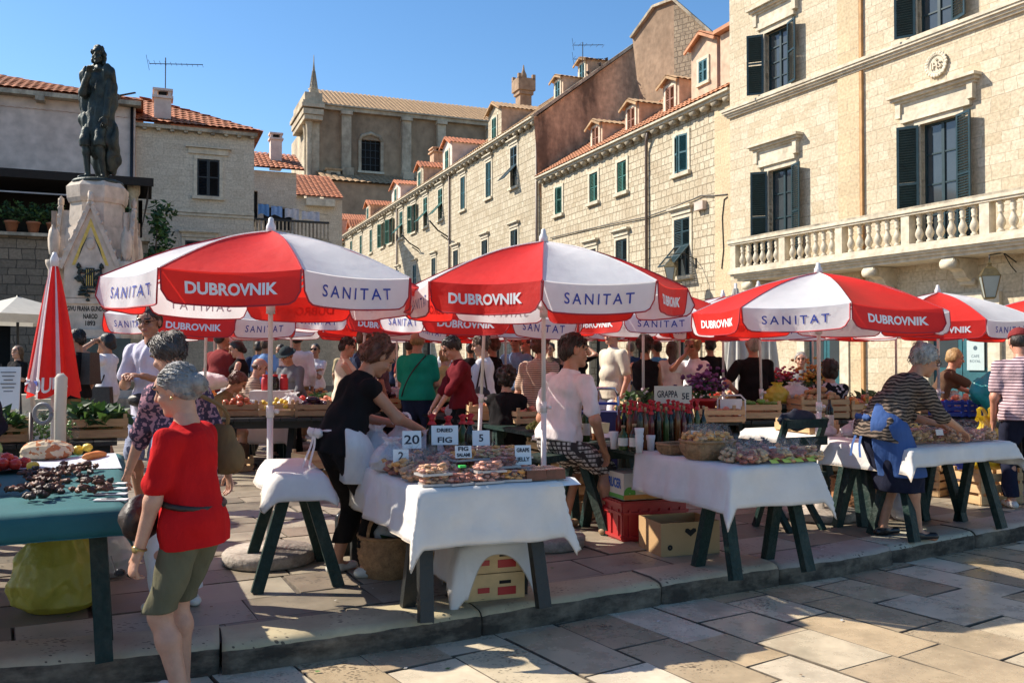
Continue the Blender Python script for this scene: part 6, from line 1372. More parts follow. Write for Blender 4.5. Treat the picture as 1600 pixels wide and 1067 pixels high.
def greens(loc, d, label, n=160, seed=0, size=.05, cat='vegetables', mats=LEAF, name='leafy_vegetables', rz=0.):
    mb = MB(); leaves(mb, (0, 0, d[2] * .5), (d[0] * .55, d[1] * .55, d[2] * .5), n, size, seed, mats); mb.v = [(x, y, max(.002, z)) for x, y, z in mb.v]; o = mb.build(name, None, loc, rz); return tag(o, label, cat)
# ---------------- stalls ----------------
q = random.Random(21)
# teal table on the left
c1 = (-2.72, 5.02); table(c1, .95, 2.5, 'dark green table under the teal cloth at the left edge')
cloth('tablecloth', c1, .98, 2.52, (.12, .13, .13, .1), 'teal cloth covering the left table', TEALC, wav=.012, seed=2, flare=.06)
DV = M('dried_fruit_brown', (.115, .048, .026), .5, .6, 18, .5, 40); DVB = M('dark_dried_fruit', (.04, .022, .017), .5, .5, 18, .4, 40)
for i in range(9):
    p = at(c1, q.uniform(.08, .40), -.92 + i * .13 + q.uniform(-.04, .04), .715); mb = MB()
    for k in range(16): mb.blob((q.gauss(0, .06), q.gauss(0, .045), .02 + abs(q.gauss(0, .018))), (.05, .03, .026), DV if i % 3 else DVB, k + i, .22, 6, rot=q.uniform(0, 3))
    o = mb.build('dried_fruit_cluster', None, p, q.uniform(0, 3)); tag(o, 'dark brown cluster of dried fruit on the teal cloth', 'dried fruit', 'dried fruit clusters on the teal cloth')
TAGM = M('tan_label_card', (.36, .27, .17), .7, .1, 6)
for i in range(8):
    s = i % 2; mb = MB(); mb.box((0, 0, .003), (.15, .05, .005), CARDP if s else TAGM)
    for k in range(3): mb.box((-.02 + k * .01, -.012 + k * .012, .0062), (.09 - k * .02, .004, .0012), PEN)
    o = mb.build('price_card', None, at(c1, .44 if s else -.22, -1.15 + (i // 2) * .2 + s * .1, .712), RZ_T - .35); tag(o, ['small tan price card lying on the left part of the teal cloth', 'small white price card lying along the right edge of the teal cloth'][s], 'card', ['tan price cards on the teal cloth', 'white price cards on the teal cloth'][s])
NEWS = M('newspaper', (.48, .52, .58), .7, .25, 26)
mb = MB(); mb.grid(lambda u, v: (u * .72 - .36, v * .72 - .36, .01 + .012 * math.sin(u * 5 + v * 3)), 10, 10, NEWS); o = mb.build('newspaper', None, at(c1, .12, .62, .715), RZ_T + .05); tag(o, 'blue grey newspaper spread at the back of the teal table', 'newspaper')
heap('lemon', at(c1, .05, .05), .06, .06, 1, 'lying on the teal cloth beside the newspaper', 3)
heap('potato', at(c1, -.32, .55), .3, .2, 7, 'on the newspaper of the teal table', 5)
FAB = pattern('patterned_cloth_bag', 'dots', (.56, .48, .34), (.42, .17, .08), 26); bag(at(c1, .05, .98, .715), (.30, .2, .13), FAB, 'crumpled patterned cream cloth bag at the back of the teal table', 4, .4, name='cloth_bag', neck=False)
mb = MB(); mb.blob((0, 0, .08), (.24, .2, .17), PROD['cabbage'][0], 2, .03, 12); o = mb.build('melon', None, at(c1, -.32, .98, .715), 0); tag(o, 'pale green melon left of the patterned cloth bag', 'melon')
for i in range(4): heap('pepper', at(c1, -.42 + .02 * i, -.1 - .2 * i), .16, .16, 5, 'at the left end of the teal table', i + 11)
greens(at(c1, -.44, .28, .715), (.3, .3, .16), 'green leafy vegetables at the left end of the teal table', 160, 4, .05)
mb = MB(); mb.blob((0, 0, .03), (.2, .06, .055), M('carrot_skin', (.62, .22, .05), .5, .1), 2, .05, 8); o = mb.build('carrot', None, at(c1, .34, .80, .715), 1.2); tag(o, 'orange carrot on the newspaper at the right', 'carrot')
bag(G(78, 958) + Vector((0, .1, 0)), (.50, .42, .52), PB_Y, 'bulging yellow green plastic bag under the teal table', 3, .3, n=26, cat='plastic bag')
bag(G(130, 915) + Vector((.02, .25, 0)), (.36, .3, .40), PL('cloudy_plastic', (.52, .52, .50), alpha=.62, rough=.2), 'clear plastic bag of vegetables behind the yellow bag', 5, .3, True, n=18, cat='plastic bag')
heap('cabbage', G(142, 915) + Vector((.02, .25, .03)), .1, .1, 2, 'inside the clear bag under the teal table', 4)
# crates with greens behind, by the folded umbrella
cb = (-3.92, 7.55); table(cb, 1.1, .8, 'black table with greens behind the folded umbrella', mat=TDARK)
crate(at(cb, -.35, -.1, .70), RZ_T + .1, 'wooden crate of lettuce left of the grey ring post', (.48, .34, .16)); greens(at(cb, -.35, -.1, .74), (.5, .36, .22), 'fresh lettuce heaped in the crate left of the grey ring post', 200, 2, .06)
crate(at(cb, .38, .05, .70), RZ_T, 'wooden crate of green beans right of the folded umbrella', (.5, .36, .18)); greens(at(cb, .32, .05, .78), (.62, .36, .2), 'long green beans heaped in the crate right of the folded umbrella', 260, 3, .08)
for i, x in enumerate((-.02, .14)):
    b = bag(at(cb, x, -.25, .705), (.24, .2, .26), PB_C, 'clear plastic bag of green peas by the grey ring post', 7 + i, n=12, group='bags of green peas'); 
    mb = MB(); 
    for k in range(50): a = q.uniform(0, 6.28); r = math.sqrt(q.random()) * .09; mb.blob((r * math.cos(a), r * math.sin(a), q.uniform(.02, .15)), (.028, .028, .026), PROD['pepper'][0], k, .03, 4)
    o = mb.build('green_peas', None, at(cb, x, -.25, .707)); tag(o, 'green peas piled inside a clear bag by the grey ring post', 'peas', 'peas inside the clear bags')
pr = G(95, 700) ; t = empty('parking_post', (UX(95, 6.55), 6.55, 0), 0, 'pale wrapped post with a grey plastic ring in front of the folded umbrella', 'post')
mb = MB(); mb.tube([(0, 0, 0), (0, 0, 1.0), (.005, 0, 1.24), (0, 0, 1.27)], [.04, .042, .045, .02], CREAM, 10); mb.build('wrapped_pole', t)
mb = MB(); mb.tube([(-.10 + .062 * math.cos(k * math.pi / 12), -.05, .98 + .07 * math.sin(k * math.pi / 12)) for k in range(25)], .015, M('grey_plastic', (.20, .21, .23), .5), 8); mb.build('ring', t)
mb = MB(); mb.tube([(-.19, -.04, .99), (-.19, -.04, .2)], .016, PIPE, 6); mb.build('side_bar', t)
bag(at(cb, -.55, -.35, .70), (.2, .16, .16), PB_W, 'crumpled white plastic bag at the left end of the black greens table', 9)
# trestle with white cloth behind the black apron vendor
t = empty('trestle', (-1.40, 5.72, 0), R_(20), 'small dark trestle draped with a white cloth behind the black apron vendor', 'trestle', 'market trestles')
mb = MB(); mb.box((0, 0, .66), (.20, .8, .06), TGREEN); mb.build('beam', t)
for sy in (-1, 1):
    for sx in (-1, 1): mb = MB(); mb.bar((sx * .05, sy * .3, .65), (sx * .24, sy * .36, 0), .07, .05, TGREEN, up=(0, 1, 0)); mb.build('leg', t)
cloth('tablecloth', (-1.40, 5.72), .24, .82, (.15, .12, .16, .06), 'small white cloth thrown over the low trestle', rz=R_(20), z=.70, wav=.02, seed=5, flare=.40)
# centre table
c2 = (-.5, 5.67); table(c2, .78, 1.9, 'dark table under the white cloth with dried fig packets', mat=TDARK)
cc2 = (-.362, 5.367); cloth('tablecloth', cc2, .80, 1.27, (.28, .27, .31, .0), 'white cloth hanging in points over the dried fig table', wav=.016, seed=11, flare=.13, res=.025)
k = 0
TRAY = M('clear_tray', (.45, .42, .40), .2, .1, 5, spec=.6)
def flat_pack(loc, rz, label, fm, group, d=(.17, .12, .055)):
    key = ('fp', fm.name, d); t = empty('fruit_tray', loc, rz, label, 'packet', group)
    def tr():
        mb = MB(); mb.box((0, 0, .006), (d[0], d[1], .012), TRAY); return mb.mesh('tray')
    def co():
        mb = MB(); qq = random.Random(5)
        for i in range(26): mb.blob((qq.uniform(-.42, .42) * d[0], qq.uniform(-.4, .4) * d[1], .016 + qq.random() * d[2] * .7), (.045, .03, .018), fm if i % 4 else DF[4], i, .15, 5, rot=qq.uniform(0, 3))
        return mb.mesh('contents')
    def wr():
        mb = MB(); mb.blob((0, 0, d[2] * .5), (d[0] * 1.0, d[1] * 1.02, d[2] * 1.25), PB_C, 3, .03, 9); mb.v = [(x, y, max(.002, z)) for x, y, z in mb.v]; return mb.mesh('wrapper')
    ob('tray', cached(key + (1,), tr), t); ob('contents', cached(key + (2,), co), t); ob('wrapper', cached(key + (3,), wr), t); return t
def cp(x, y, z=.71): return at(cc2, x, y, z)
for i in range(5):
    for j in range(4):
        if i == 4 and j == 0 or i < 2 and j > 0: continue
        x = -.30 + i * .15; y = -.56 + j * .16; fm = DF[(i * 2 + j) % 5]
        for lv in range(2 if (i + j) % 2 == 0 or j > 1 else 1): flat_pack(cp(x + q.uniform(-.015, .015), y + q.uniform(-.015, .015), .712 + lv * .055 + (j > 1) * .03 * lv), RZ_T + q.uniform(-.2, .2), 'flat wrapped tray of dried figs stacked on the white cloth', fm, 'dried fig trays on the centre table')
for i in range(10): fruit_bag(cp(-.36 + (i % 3) * .10, -.34 + (i // 3) * .14, .712 + .03 * (i % 2)), (.17, .14, .12), DF[(i * 2) % 5], 'knotted clear bag of figs at the left of the fig table', 30 + i, q.uniform(0, 3), 'fig bags at the left of the fig table')
JEL = M('dark_fruit_jelly', (.11, .03, .02), .25, .4, 12)
for i in range(4):
    mb = MB(); mb.box((0, 0, .03), (.12, .085, .055), JEL, taper=.94); mb.box((0, 0, .059), (.10, .07, .004), PB_C); o = mb.build('jelly_block', None, cp(.27 + (i % 2) * .115, -.58 + (i // 2) * .1, .712), RZ_T + q.uniform(-.1, .1)); tag(o, 'dark red block of fruit jelly by the grape jelly card', 'jelly', 'jelly blocks on the centre table')
for i in range(7): fruit_bag(cp(-.34 + (i % 4) * .2, .05 + (i // 4) * .16, .712), (.20, .17, .13), DF[(i * 3 + 1) % 5], 'knotted clear bag of dried fruit behind the fig trays', i, q.uniform(0, 3), 'knotted fruit bags on the centre table')
card(cp(-.24, .02, .85), RZ_T - .25, .18, .17, [('20', .12)], 'white card reading 20 on the dried fig table')
card(cp(-.02, .06, .86), RZ_T - .3, .26, .19, [('DRIED', .05), ('FIG', .075)], 'large white card reading DRIED FIG')
card(cp(-.06, -.36, .825), RZ_T - .2, .15, .11, [('FIG', .05), ('SALAMI', .042)], 'white card reading FIG SALAMI')
card(cp(.20, .02, .85), RZ_T - .3, .17, .15, [('5', .1)], 'white card marked 5 beside the dried fig card')
card(cp(.29, -.40, .775), RZ_T - .25, .15, .18, [('GRAPE', .05), ('JELLY', .05)], 'white card reading GRAPE JELLY')
card(cp(-.38, -.22, .80), RZ_T - .25, .14, .12, [('2', .1)], 'small white card marked 2 at the left of the fig table')
mb = MB(); mb.grid(lambda u, v: (u * .2 - .1, -.06 + v * .12, .004 - (.0 if v > .5 else (0.5 - v) * .06)), 6, 6, CARDP); letters(mb, 'MANDARIN', .03, PEN, TR((0, .02, .008)), .001); letters(mb, '30 KN', .03, PEN, TR((0, -.025, .0)), .001); o = mb.build('price_sign', None, cp(.42, -.6, .708), RZ_T + .1); tag(o, 'small white handwritten card hanging at the right corner of the fig table', 'sign')
mb = MB(); mb.box((0, 0, 0), (.035, .03, .012), M('green_sticker', (.05, .6, .1), .5)); o = mb.build('sticker', None, cp(-.13, -.52, .80), RZ_T); tag(o, 'bright green sticker on a tray of dried figs', 'sticker')
bag(cp(-.34, .12, .712), (.24, .24, .2), PB_W, 'white plastic bag slumped at the left of the fig table beside the card marked 2', 12, .5, n=18)
for i, (x, y, s) in enumerate(((-.30, .62, .24), (-.1, .70, .26), (-.36, .85, .22), (.05, .55, .2))): bag(at(cc2, x, y, .71), (s, s * .85, s), PB_W, ['white plastic bag beside the wooden crates of the fig table', 'white plastic bag with handles in the middle of the fig table', 'small white bag at the back left of the fig table', 'small white bag in front of the red capped bottles'][i], 20 + i, i, i == 1)
for i, (x, y) in enumerate(((.02, .42), (.16, .50), (.26, .36), (.30, .60))): bottle(at(cc2, x, y, .71), .30 - .02 * (i % 2), .036, BOT[(0, 2, 0, 1)[i]], 'dark bottle with a red cloth cap at the back of the fig table', group='red capped bottles on the fig table')
for i, (x, y) in enumerate(((-.28, .98), (.12, .92), (.3, .86))):
    crate(at(c2, x, y - .3, .71), RZ_T + .2 * i, ['small wooden crate at the back left of the fig table', 'small wooden crate in the middle back of the fig table', 'small wooden crate at the back right of the fig table'][i], (.28, .2, .12)); heap('tomato' if i == 0 else 'garlic', at(c2, x, y - .3, .74), .2, .14, 7, ['in the back left crate of the fig table', 'in the middle back crate of the fig table', 'in the back right crate of the fig table'][i], i)
greens(at(c2, .05, .45, .71), (.35, .25, .18), 'leafy turnips and greens under the vendor hands', 160, 9, .05)
# under the centre table
basket(G(604, 905) + Vector((0, .12, 0)), .185, .26, 'round wicker basket with hoop handle under the fig table', rz=.9); bag(G(604, 905) + Vector((.0, .1, .17)), (.24, .2, .24), PL('thin_white_plastic', (.66, .66, .66), alpha=.8, tl=.3), 'thin white bag stuffed in the wicker basket under the fig table', 31, .5); greens(G(612, 905) + Vector((.06, .1, .19)), (.2, .2, .12), 'green leek leaves in the wicker basket under the fig table', 60, 3, .07)
for i, (px, py) in enumerate(((560, 862), (590, 850))): bag(G(px, py) + Vector((.0, .2, 0)), (.4, .36, .42 - .1 * i), PB_K, 'crumpled black bin bag in the shade under the fig table', 40 + i, i, n=18, group='bin bags under the fig table')
dc = G(752, 940) + Vector((.02, .20, 0)); PRNT = M('orange_printed_board', (.62, .42, .20), .7, .15, 9)
for lv in range(2):
    t = carton(Vector((dc.x, dc.y, .0 + lv * .155)), R_(20), ['lower printed fruit box under the draped white cloth', 'upper printed fruit box under the draped white cloth'][lv], (.36, .34, .15), PRNT, open_=lv == 1)
    mb = MB(); mb.box((.06, -.1725, .10), (.07, .004, .018), DARK); mb.box((.07, -.1725, .05), (.11, .004, .045), RPL); mb.box((-.07, -.1725, .06), (.07, .004, .03), RPL); mb.build('print', t)
cloth('draped_cloth', (dc.x, dc.y), .40, .38, (.26, .20, .30, .1), 'white cloth draped over the fruit boxes on the kerb edge', rz=R_(20), z=.335, wav=.02, seed=14, flare=.16, res=.02, scal=.75)
cloth('draped_cloth', (dc.x - .16, dc.y + .42), .34, .3, (.2, .16, .42, .1), 'second white cloth hanging behind the draped fruit boxes', rz=R_(20), z=.45, wav=.03, seed=17, flare=.06, res=.025)
carton(Vector((dc.x - .16, dc.y + .42, 0)), R_(20), 'tall box beneath the second white cloth', (.33, .29, .445), CARD)
# right white table with grappa
NL = Vector((1.37, 5.57, 0)); c3 = tuple((NL + VD * .325 + UD * 1.0).to_2d()); table(c3, .66, 2.0, 'dark green trestle table under the white cloth with bread packets', splay=.17)
cc3 = tuple((NL + VD * .325 + UD * .53).to_2d()); cloth('tablecloth', cc3, .67, 1.06, (.29, .27, .26, .02), 'white cloth with a pointed corner on the grappa table', wav=.016, seed=23, flare=.13, res=.025)
def c3p(x, y, z=.71): return at(cc3, x, y, z)
for i in range(26):
    r_, cidx = divmod(i, 6); x = -.18 + cidx * .105 + q.uniform(-.02, .02); y = -.46 + r_ * .15 + q.uniform(-.02, .02)
    if x < .02 and y > -.2: continue
    fruit_bag(c3p(x, y), (.17, .14, .12), DF[(i * 2 + r_) % 5] if r_ else DF[2 + i % 2], 'knotted clear packet of sliced dried fruit on the grappa table', i, q.uniform(0, 3), 'dried fruit packets on the grappa table')
for i in range(6): 
    flat_pack(c3p(.0 + (i % 3) * .15, .28 + (i // 3) * .13, .71), RZ_T, 'flat wrapped tray of dried fruit at the back of the grappa table', DF[i % 5], 'fruit trays on the grappa table')
t = basket(c3p(-.20, -.10), .17, .12, 'oblong wicker basket of orange candied peel on the grappa table', False, rz=RZ_T, sq=(.95, .75)); basket(c3p(-.22, .24), .12, .07, 'low wicker basket in front of the grappa bottles', False, rz=RZ_T, sq=(1, .8))
for i in range(12): fruit_bag(c3p(-.30 + (i % 4) * .065, -.17 + (i // 4) * .075, .77), (.10, .09, .17), DF[1], 'clear bag of orange candied peel standing in the oblong basket', 50 + i, q.uniform(0, 3), 'candied peel bags in the basket')
LT = M('yellow_green_tag', (.5, .55, .08), .6)
for i in range(4):
    mb = MB(); mb.quad([(-.03, 0, 0), (.03, 0, 0), (.03, -.03, -.02), (-.03, -.03, -.02)], LT); mb.quad([(0, 0, .004), (.045, .01, .01), (.05, -.02, .0)], LT); o = mb.build('tag', None, c3p(-.02 + i * .1, -.535, .74), RZ_T); tag(o, 'small yellow green tag on a packet at the front of the grappa table', 'tag', 'packet tags on the grappa table')
k = 0
for r_ in range(3):
    for i in range(11):
        x = -.30 + i * .058 + q.uniform(-.008, .008); y = .60 + r_ * .14 + q.uniform(-.02, .02); bottle(c3p(x, y), .31 + .03 * (k % 3 == 0), .024, BOT[(0, 2, 4, 0, 1)[k % 5]], 'slim dark grappa bottle with a red ribbon on its cap behind the bread packets', CAPR if k % 3 != 1 else CORK, group='slim grappa bottles', bow=k % 3 != 1); k += 1
for i, (x, y, h) in enumerate(((-.40, .50, .2), (-.36, 1.30, .3), (-.22, 1.38, .33), (.02, 1.32, .31), (.2, 1.4, .34), (-.42, .62, .18))): bottle(c3p(x, y), h, .036, BOT[i % 4], ['small dark labelled bottle beside the white cups', 'tall bottle at the back left of the grappa table', 'tall labelled bottle behind the grappa rows', 'labelled bottle behind the middle of the grappa rows', 'tall labelled bottle behind the right of the grappa rows', 'short labelled bottle left of the grappa rows'][i], CORK, lab=True, bow=False)
CUP = M('white_cup_plastic', (.72, .70, .68), .4, .04, 5, tl=.2)
for i, (x, y) in enumerate(((-.42, .40), (-.44, .72), (-.36, .82), (-.26, .50))):
    mb = MB(); n = (6, 3, 1, 2)[i]; mb.lathe([(.024, 0)] + [(.028 + .004 * (j % 2), .07 + j * .016) for j in range(n)] + [(.034, .08 + n * .016), (.03, .08 + n * .016)], CUP, 12); o = mb.build('plastic_cups', None, c3p(x, y)); tag(o, ['tall stack of white plastic cups on the grappa table', 'short stack of white plastic cups behind the tall stack', 'single white plastic cup at the back of the grappa table', 'two nested white cups by the low basket'][i], 'cups')
t = empty('price_sign', c3p(.26, .98, .71), RZ_T - .4, 'cream board on a stick reading GRAPPA 5E', 'sign'); mb = MB(); mb.box((0, 0, .38), (.30, .008, .14), M('cream_board', (.62, .56, .44), .7, .06, 5)); mb.build('board', t); mb = MB(); mb.tube([(0, .012, 0), (0, .012, .45)], .008, WOODL, 6); mb.build('stick', t)
mb = MB(); letters(mb, 'GRAPPA', .075, PEN, TR((-.045, -.0055, .385), 0, FRONT), .0015, fit=.165); letters(mb, '5E', .07, PEN, TR((.10, -.0055, .368), 0, FRONT), .0015, fit=.06); mb.build('lettering', t)
card(c3p(.10, .36, .78), RZ_T - .3, .12, .17, [('~~', .05), ('~', .05)], 'tilted tan card among the packets of the grappa table', mat=TAGM)
# boxes under the grappa table
RB = G(1008, 845) + Vector((.02, .22, 0)); t = empty('plastic_crate', (RB.x, RB.y, 0), R_(20), 'red plastic crate under the grappa table', 'crate'); w_, l_, h_ = .54, .36, .30; mb = MB()
for s in (-1, 1):
    mb.box((0, s * l_ / 2, h_ / 2), (w_, .012, h_), RPL); mb.box((s * w_ / 2, 0, h_ / 2), (.012, l_ - .014, h_), RPL)
    for i in range(6): mb.box((-w_ / 2 + .05 + i * (w_ - .1) / 5, s * (l_ / 2 + .012), h_ / 2 - .02), (.02, .014, h_ - .08), RPL)
    for z in (.03, h_ - .02, h_ - .09): mb.box((0, s * (l_ / 2 + .012), z), (w_ + .02, .018, .022), RPL); mb.box((s * (w_ / 2 + .012), 0, z), (.018, l_ + .02, .022), RPL)
    for i in range(3): mb.box((s * (w_ / 2 + .010), -l_ / 2 + .06 + i * (l_ - .12) / 2, h_ / 2 - .02), (.014, .02, h_ - .08), RPL)
mb.box((0, 0, .012), (w_ - .014, l_ - .014, .02), RPL); mb.box((0, 0, h_ - .03), (w_ - .014, l_ - .014, .02), RPL); mb.build('crate_body', t)
FB = carton((RB.x + .0, RB.y + .02, .305), R_(20), 'white printed fruit box standing on the red crate', (.50, .32, .20), CARDW, open_=False)
mb = MB(); LBLU = M('printed_blue', (.02, .10, .42), .6); LORG = M('printed_orange', (.62, .25, .05), .6); LGRN = M('printed_green', (.10, .35, .05), .6)
letters(mb, 'FRUCER', .10, LBLU, TR((-.03, -.1625, .12), 0, FRONT), .004, fit=.30); mb.box((0, -.1615, .02), (.50, .003, .035), LORG); mb.lathe([(.004, 0), (.055, 0)], LORG, 14, TR((.17, -.1628, .06), 0, FRONT), cap=False); mb.lathe([(.004, 0), (.05, 0)], LGRN, 14, TR((-.2, -.1628, .05), 0, FRONT), cap=False)
letters(mb, 'FRUCER', .10, LBLU, TR((-.2528, 0, .12), -math.pi / 2, FRONT), .004, fit=.24); letters(mb, 'FRUCER', .10, LBLU, TR((.2528, 0, .12), math.pi / 2, FRONT), .004, fit=.24); mb.box((-.09, -.1612, .175), (.08, .003, .02), DARK); mb.box((.2515, 0, .02), (.003, .318, .03), LGRN); mb.box((-.2515, 0, .02), (.003, .318, .03), LGRN); mb.build('print', FB)
BB = G(1062, 868) + Vector((.03, .2, 0)); t = carton((BB.x, BB.y, 0), R_(17), 'brown cardboard box with a heart shaped handle hole under the grappa table', (.46, .36, .23), CARD)
mb = MB(); mb.add([(0, -.1815, .13), (.045, -.1815, .165), (.04, -.1815, .185), (.02, -.1815, .188), (0, -.1815, .175), (-.02, -.1815, .188), (-.04, -.1815, .185), (-.045, -.1815, .165)], [tuple(range(8))], DARK)
for x, z in ((-.16, .06), (.12, .06)): mb.lathe([(.003, 0), (.02, 0)], DARK, 12, TR((x, -.1815, z), 0, FRONT), cap=False)
for y in (-.1, .1): mb.lathe([(.003, 0), (.02, 0)], DARK, 12, TR((.2315, y, .1), math.pi / 2, FRONT), cap=False)
mb.build('handle_holes', t); fruit_bag((BB.x, BB.y, .02), (.36, .3, .2), DF[3], 'brown packets lying inside the brown cardboard box', 3, tip=False)
# row behind the grappa table
tabs = []
for i, k in enumerate((3.1, 5.2, 7.3, 9.4)):
    c = tuple((NL + VD * .36 + UD * k).to_2d()); tabs.append(c); table(c, .72, 2.0, ['dark table with the grapes behind the grappa table', 'black table with the onion crate in the middle row', 'black table with tomatoes behind the onion crate', 'farthest table of the middle row'][i], mat=TDARK if i else TGREEN)
ca = tabs[0]
cloth('tablecloth', at(ca, -.05, -.62, 0)[:2], .74, .5, (.06, .1, .05, .05), 'narrow white cloth under the grapes', wav=.01, seed=31); 
mb = MB(); mb.box((-.36, -.80, .52), (.10, .012, .34), CLOTH); 
GRP = M('green_grape', (.26, .28, .05), .3, .4, 12); mb = MB()
for i in range(420):
    a = q.uniform(0, 6.28); r = math.sqrt(q.random()); mb.blob((r * math.cos(a) * .32, r * math.sin(a) * .26, .02 + q.random() * .15 * (1 - r * r)), (.028, .026, .03), GRP, i, .02, 4)
leaves(mb, (0, 0, .14), (.3, .22, .06), 26, .05, 5); o = mb.build('grapes', None, at(ca, -.05, -.15, .715)); tag(o, 'big heap of green grapes behind the white t-shirt man', 'grapes', kind='stuff')
mb = MB(); mb.box((0, 0, .045), (.2, .12, .09), M('yellow_tub_plastic', (.58, .50, .25), .5), taper=1.1); o = mb.build('food_tub', None, at(ca, .1, -.55, .71), RZ_T); tag(o, 'pale yellow tub in front of the grapes', 'tub')
crate(at(ca, .1, .8, .71), RZ_T, 'wooden crate at the far end of the grapes table', (.46, .3, .14)); heap('peach', at(ca, .1, .8, .75), .36, .22, 14, 'in the crate at the far end of the grapes table', 4)
# onion crate, bag of peaches, scale and tomatoes in the middle row
cbx = tabs[1]; crate(at(cbx, -.02, -.62, .71), R_(8), 'large wooden crate of onions behind the leaning pole', (.62, .4, .17), slats=2); heap('onion', at(cbx, -.02, -.62, .79), .5, .3, 24, 'in the large crate behind the leaning pole', 3)
bag(at(cbx, -.22, .02, .71), (.34, .3, .2), PL('pink_white_plastic', (.62, .55, .55), alpha=.75, tl=.3), 'open white plastic bag of peaches left of the onion crate', 52, 1, True); heap('peach', at(cbx, -.22, .02, .76), .2, .18, 7, 'in the white bag left of the onion crate', 6)
card(at(cbx, -.12, -.28, .85), R_(0), .17, .22, [('~', .05)], 'pale card standing at the left end of the onion crate')
heap('tomato', at(cbx, -.1, .45, .71), .3, .3, 12, 'loose left of the steel scale', 8)
cs = tabs[2]; t = empty('market_scale', at(cs, -.12, -.55, .71), R_(5), 'old grey metal market scale with a pan', 'scale'); STEEL = M('scale_steel', (.22, .21, .18), .4, .3, 8, metal=.6)
mb = MB(); mb.box((0, 0, .05), (.34, .22, .1), STEEL, taper=.85); mb.tube([(-.12, 0, .1), (-.12, 0, .17)], .02, STEEL, 8); mb.tube([(.12, 0, .1), (.12, 0, .17)], .02, STEEL, 8); mb.build('body', t); mb = MB(); mb.grid(lambda u, v: ((u - .5) * .36, (v - .5) * .26, .18 + .14 * (2 * abs(u - .5)) ** 4 + .14 * (2 * abs(v - .5)) ** 4), 14, 12, STEEL); mb.box((0, .12, .26), (.34, .01, .16), STEEL); mb.build('pan', t)
heap('tomato', at(cs, -.1, .1, .73), .5, .5, 40, 'heaped behind the steel scale', 12, layers=.14); heap('apple', at(cs, .0, .62, .73), .4, .4, 26, 'heaped behind the tomatoes', 13, layers=.1); greens(at(cs, .25, -.5, .71), (.6, .35, .18), 'long green leeks right of the steel scale', 200, 22, .09); heap('pepper', at(cs, -.1, .95, .72), .4, .3, 16, 'at the end of the tomato table', 14)
cz = tabs[3]; 
for i in range(3): crate(at(cz, -.1 + .1 * i, -.6 + .55 * i, .71), RZ_T, ['near crate of apples on the farthest middle row table', 'middle crate of pears on the farthest middle row table', 'far crate of peppers on the farthest middle row table'][i], (.5, .34, .15)); heap(('apple', 'lemon', 'pepper')[i], at(cz, -.1 + .1 * i, -.6 + .55 * i, .76), .4, .26, 16, ['in the near crate of the farthest middle row table', 'in the middle crate of the farthest middle row table', 'in the far crate of the farthest middle row table'][i], 30 + i)
# white cloth table by the white box (left middle)
c5 = (-3.42, 12.0); table(c5, .84, 1.1, 'table under a long white cloth beside the large front umbrella pole'); cloth('tablecloth', c5, .86, 1.1, (.34, .42, .42, .1), 'long white cloth on the table beside the large front umbrella pole', rz=R_(8), wav=.02, seed=41)
mb = MB(); mb.box((0, 0, .125), (.52, .36, .25), CLOTH); o = mb.build('covered_box', None, at(c5, .16, -.28, .71), R_(6)); tag(o, 'white cloth covered box on the long white cloth', 'box')
for i in range(3): mb = MB(); mb.lathe([(.05, 0), (.055, .02), (.055, .15), (.035, .18)], (CAPR, BOT[0], CAPR)[i], 10); mb.lathe([(.04, .18), (.04, .21)], CAPR, 10); o = mb.build('jar', None, at(c5, .08 + i * .12, -.25, .96)); tag(o, ['red jar left on the white covered box', 'dark jar in the middle of the white covered box', 'red jar right on the white covered box'][i], 'jar')
greens(at(c5, -.3, -.2, .71), (.4, .5, .22), 'dried brown herb bundles on the long white cloth', 200, 8, .07, 'herbs', [M('straw_herb', (.30, .21, .12), .8, .3), M('pink_herb', (.42, .28, .22), .8, .3)], 'herb_bundles'); bag(at(c5, -.12, -.42, .71), (.3, .2, .14), PB_W, 'white bag beside the dried herb bundles', 61)
# blue apron vendor's table and the white table behind it
c4 = tuple((Vector((3.48, 7.0, 0)) + UD * .38).to_2d()); RZ4 = R_(29.7); table(c4, 1.25, .78, 'dark green trestle table of the blue apron vendor', rz=RZ4, splay=.16); cloth('tablecloth', c4, 1.27, .8, (.2, .2, .14, .1), 'white cloth on the blue apron vendor table', rz=RZ4, wav=.018, seed=51, flare=.12, res=.03)
PASTRY = M('fried_pastry', (.55, .32, .13), .6, .3, 18)
for i in range(5): fruit_bag(at(c4, -.36 + (i % 3) * .13, -.2 + (i // 3) * .18, .71, RZ4), (.20, .17, .15), PASTRY, 'clear bag of golden fried pastry under the blue apron vendor hands', 70 + i, q.uniform(0, 3), 'pastry bags on the vendor table')
for i in range(12): fruit_bag(at(c4, .04 + (i % 4) * .15, -.27 + (i // 4) * .17, .71 + .0 * (i // 8), RZ4), (.19, .15, .13), DF[(0, 2, 4)[i % 3]], 'knotted clear bag of dried fruit at the right of the pastry bags', 80 + i, q.uniform(0, 3), 'dried fruit bags on the vendor table')
bag(at(c4, -.05, .36, .71, RZ4), (.42, .3, .28), PB_W, 'big white plastic bag behind the pastry bags', 91, n=18)
heap('lemon', at(c4, .25, .36, .74, RZ4), .4, .2, 12, 'behind the dried fruit of the vendor table', 15)
mb = MB(); mb.box((0, 0, .012), (.17, .13, .02), CUP); o = mb.build('foam_tray', None, at(c4, -.54, -.18, .71, RZ4), RZ4); tag(o, 'white foam tray at the left of the pastry bags', 'tray')
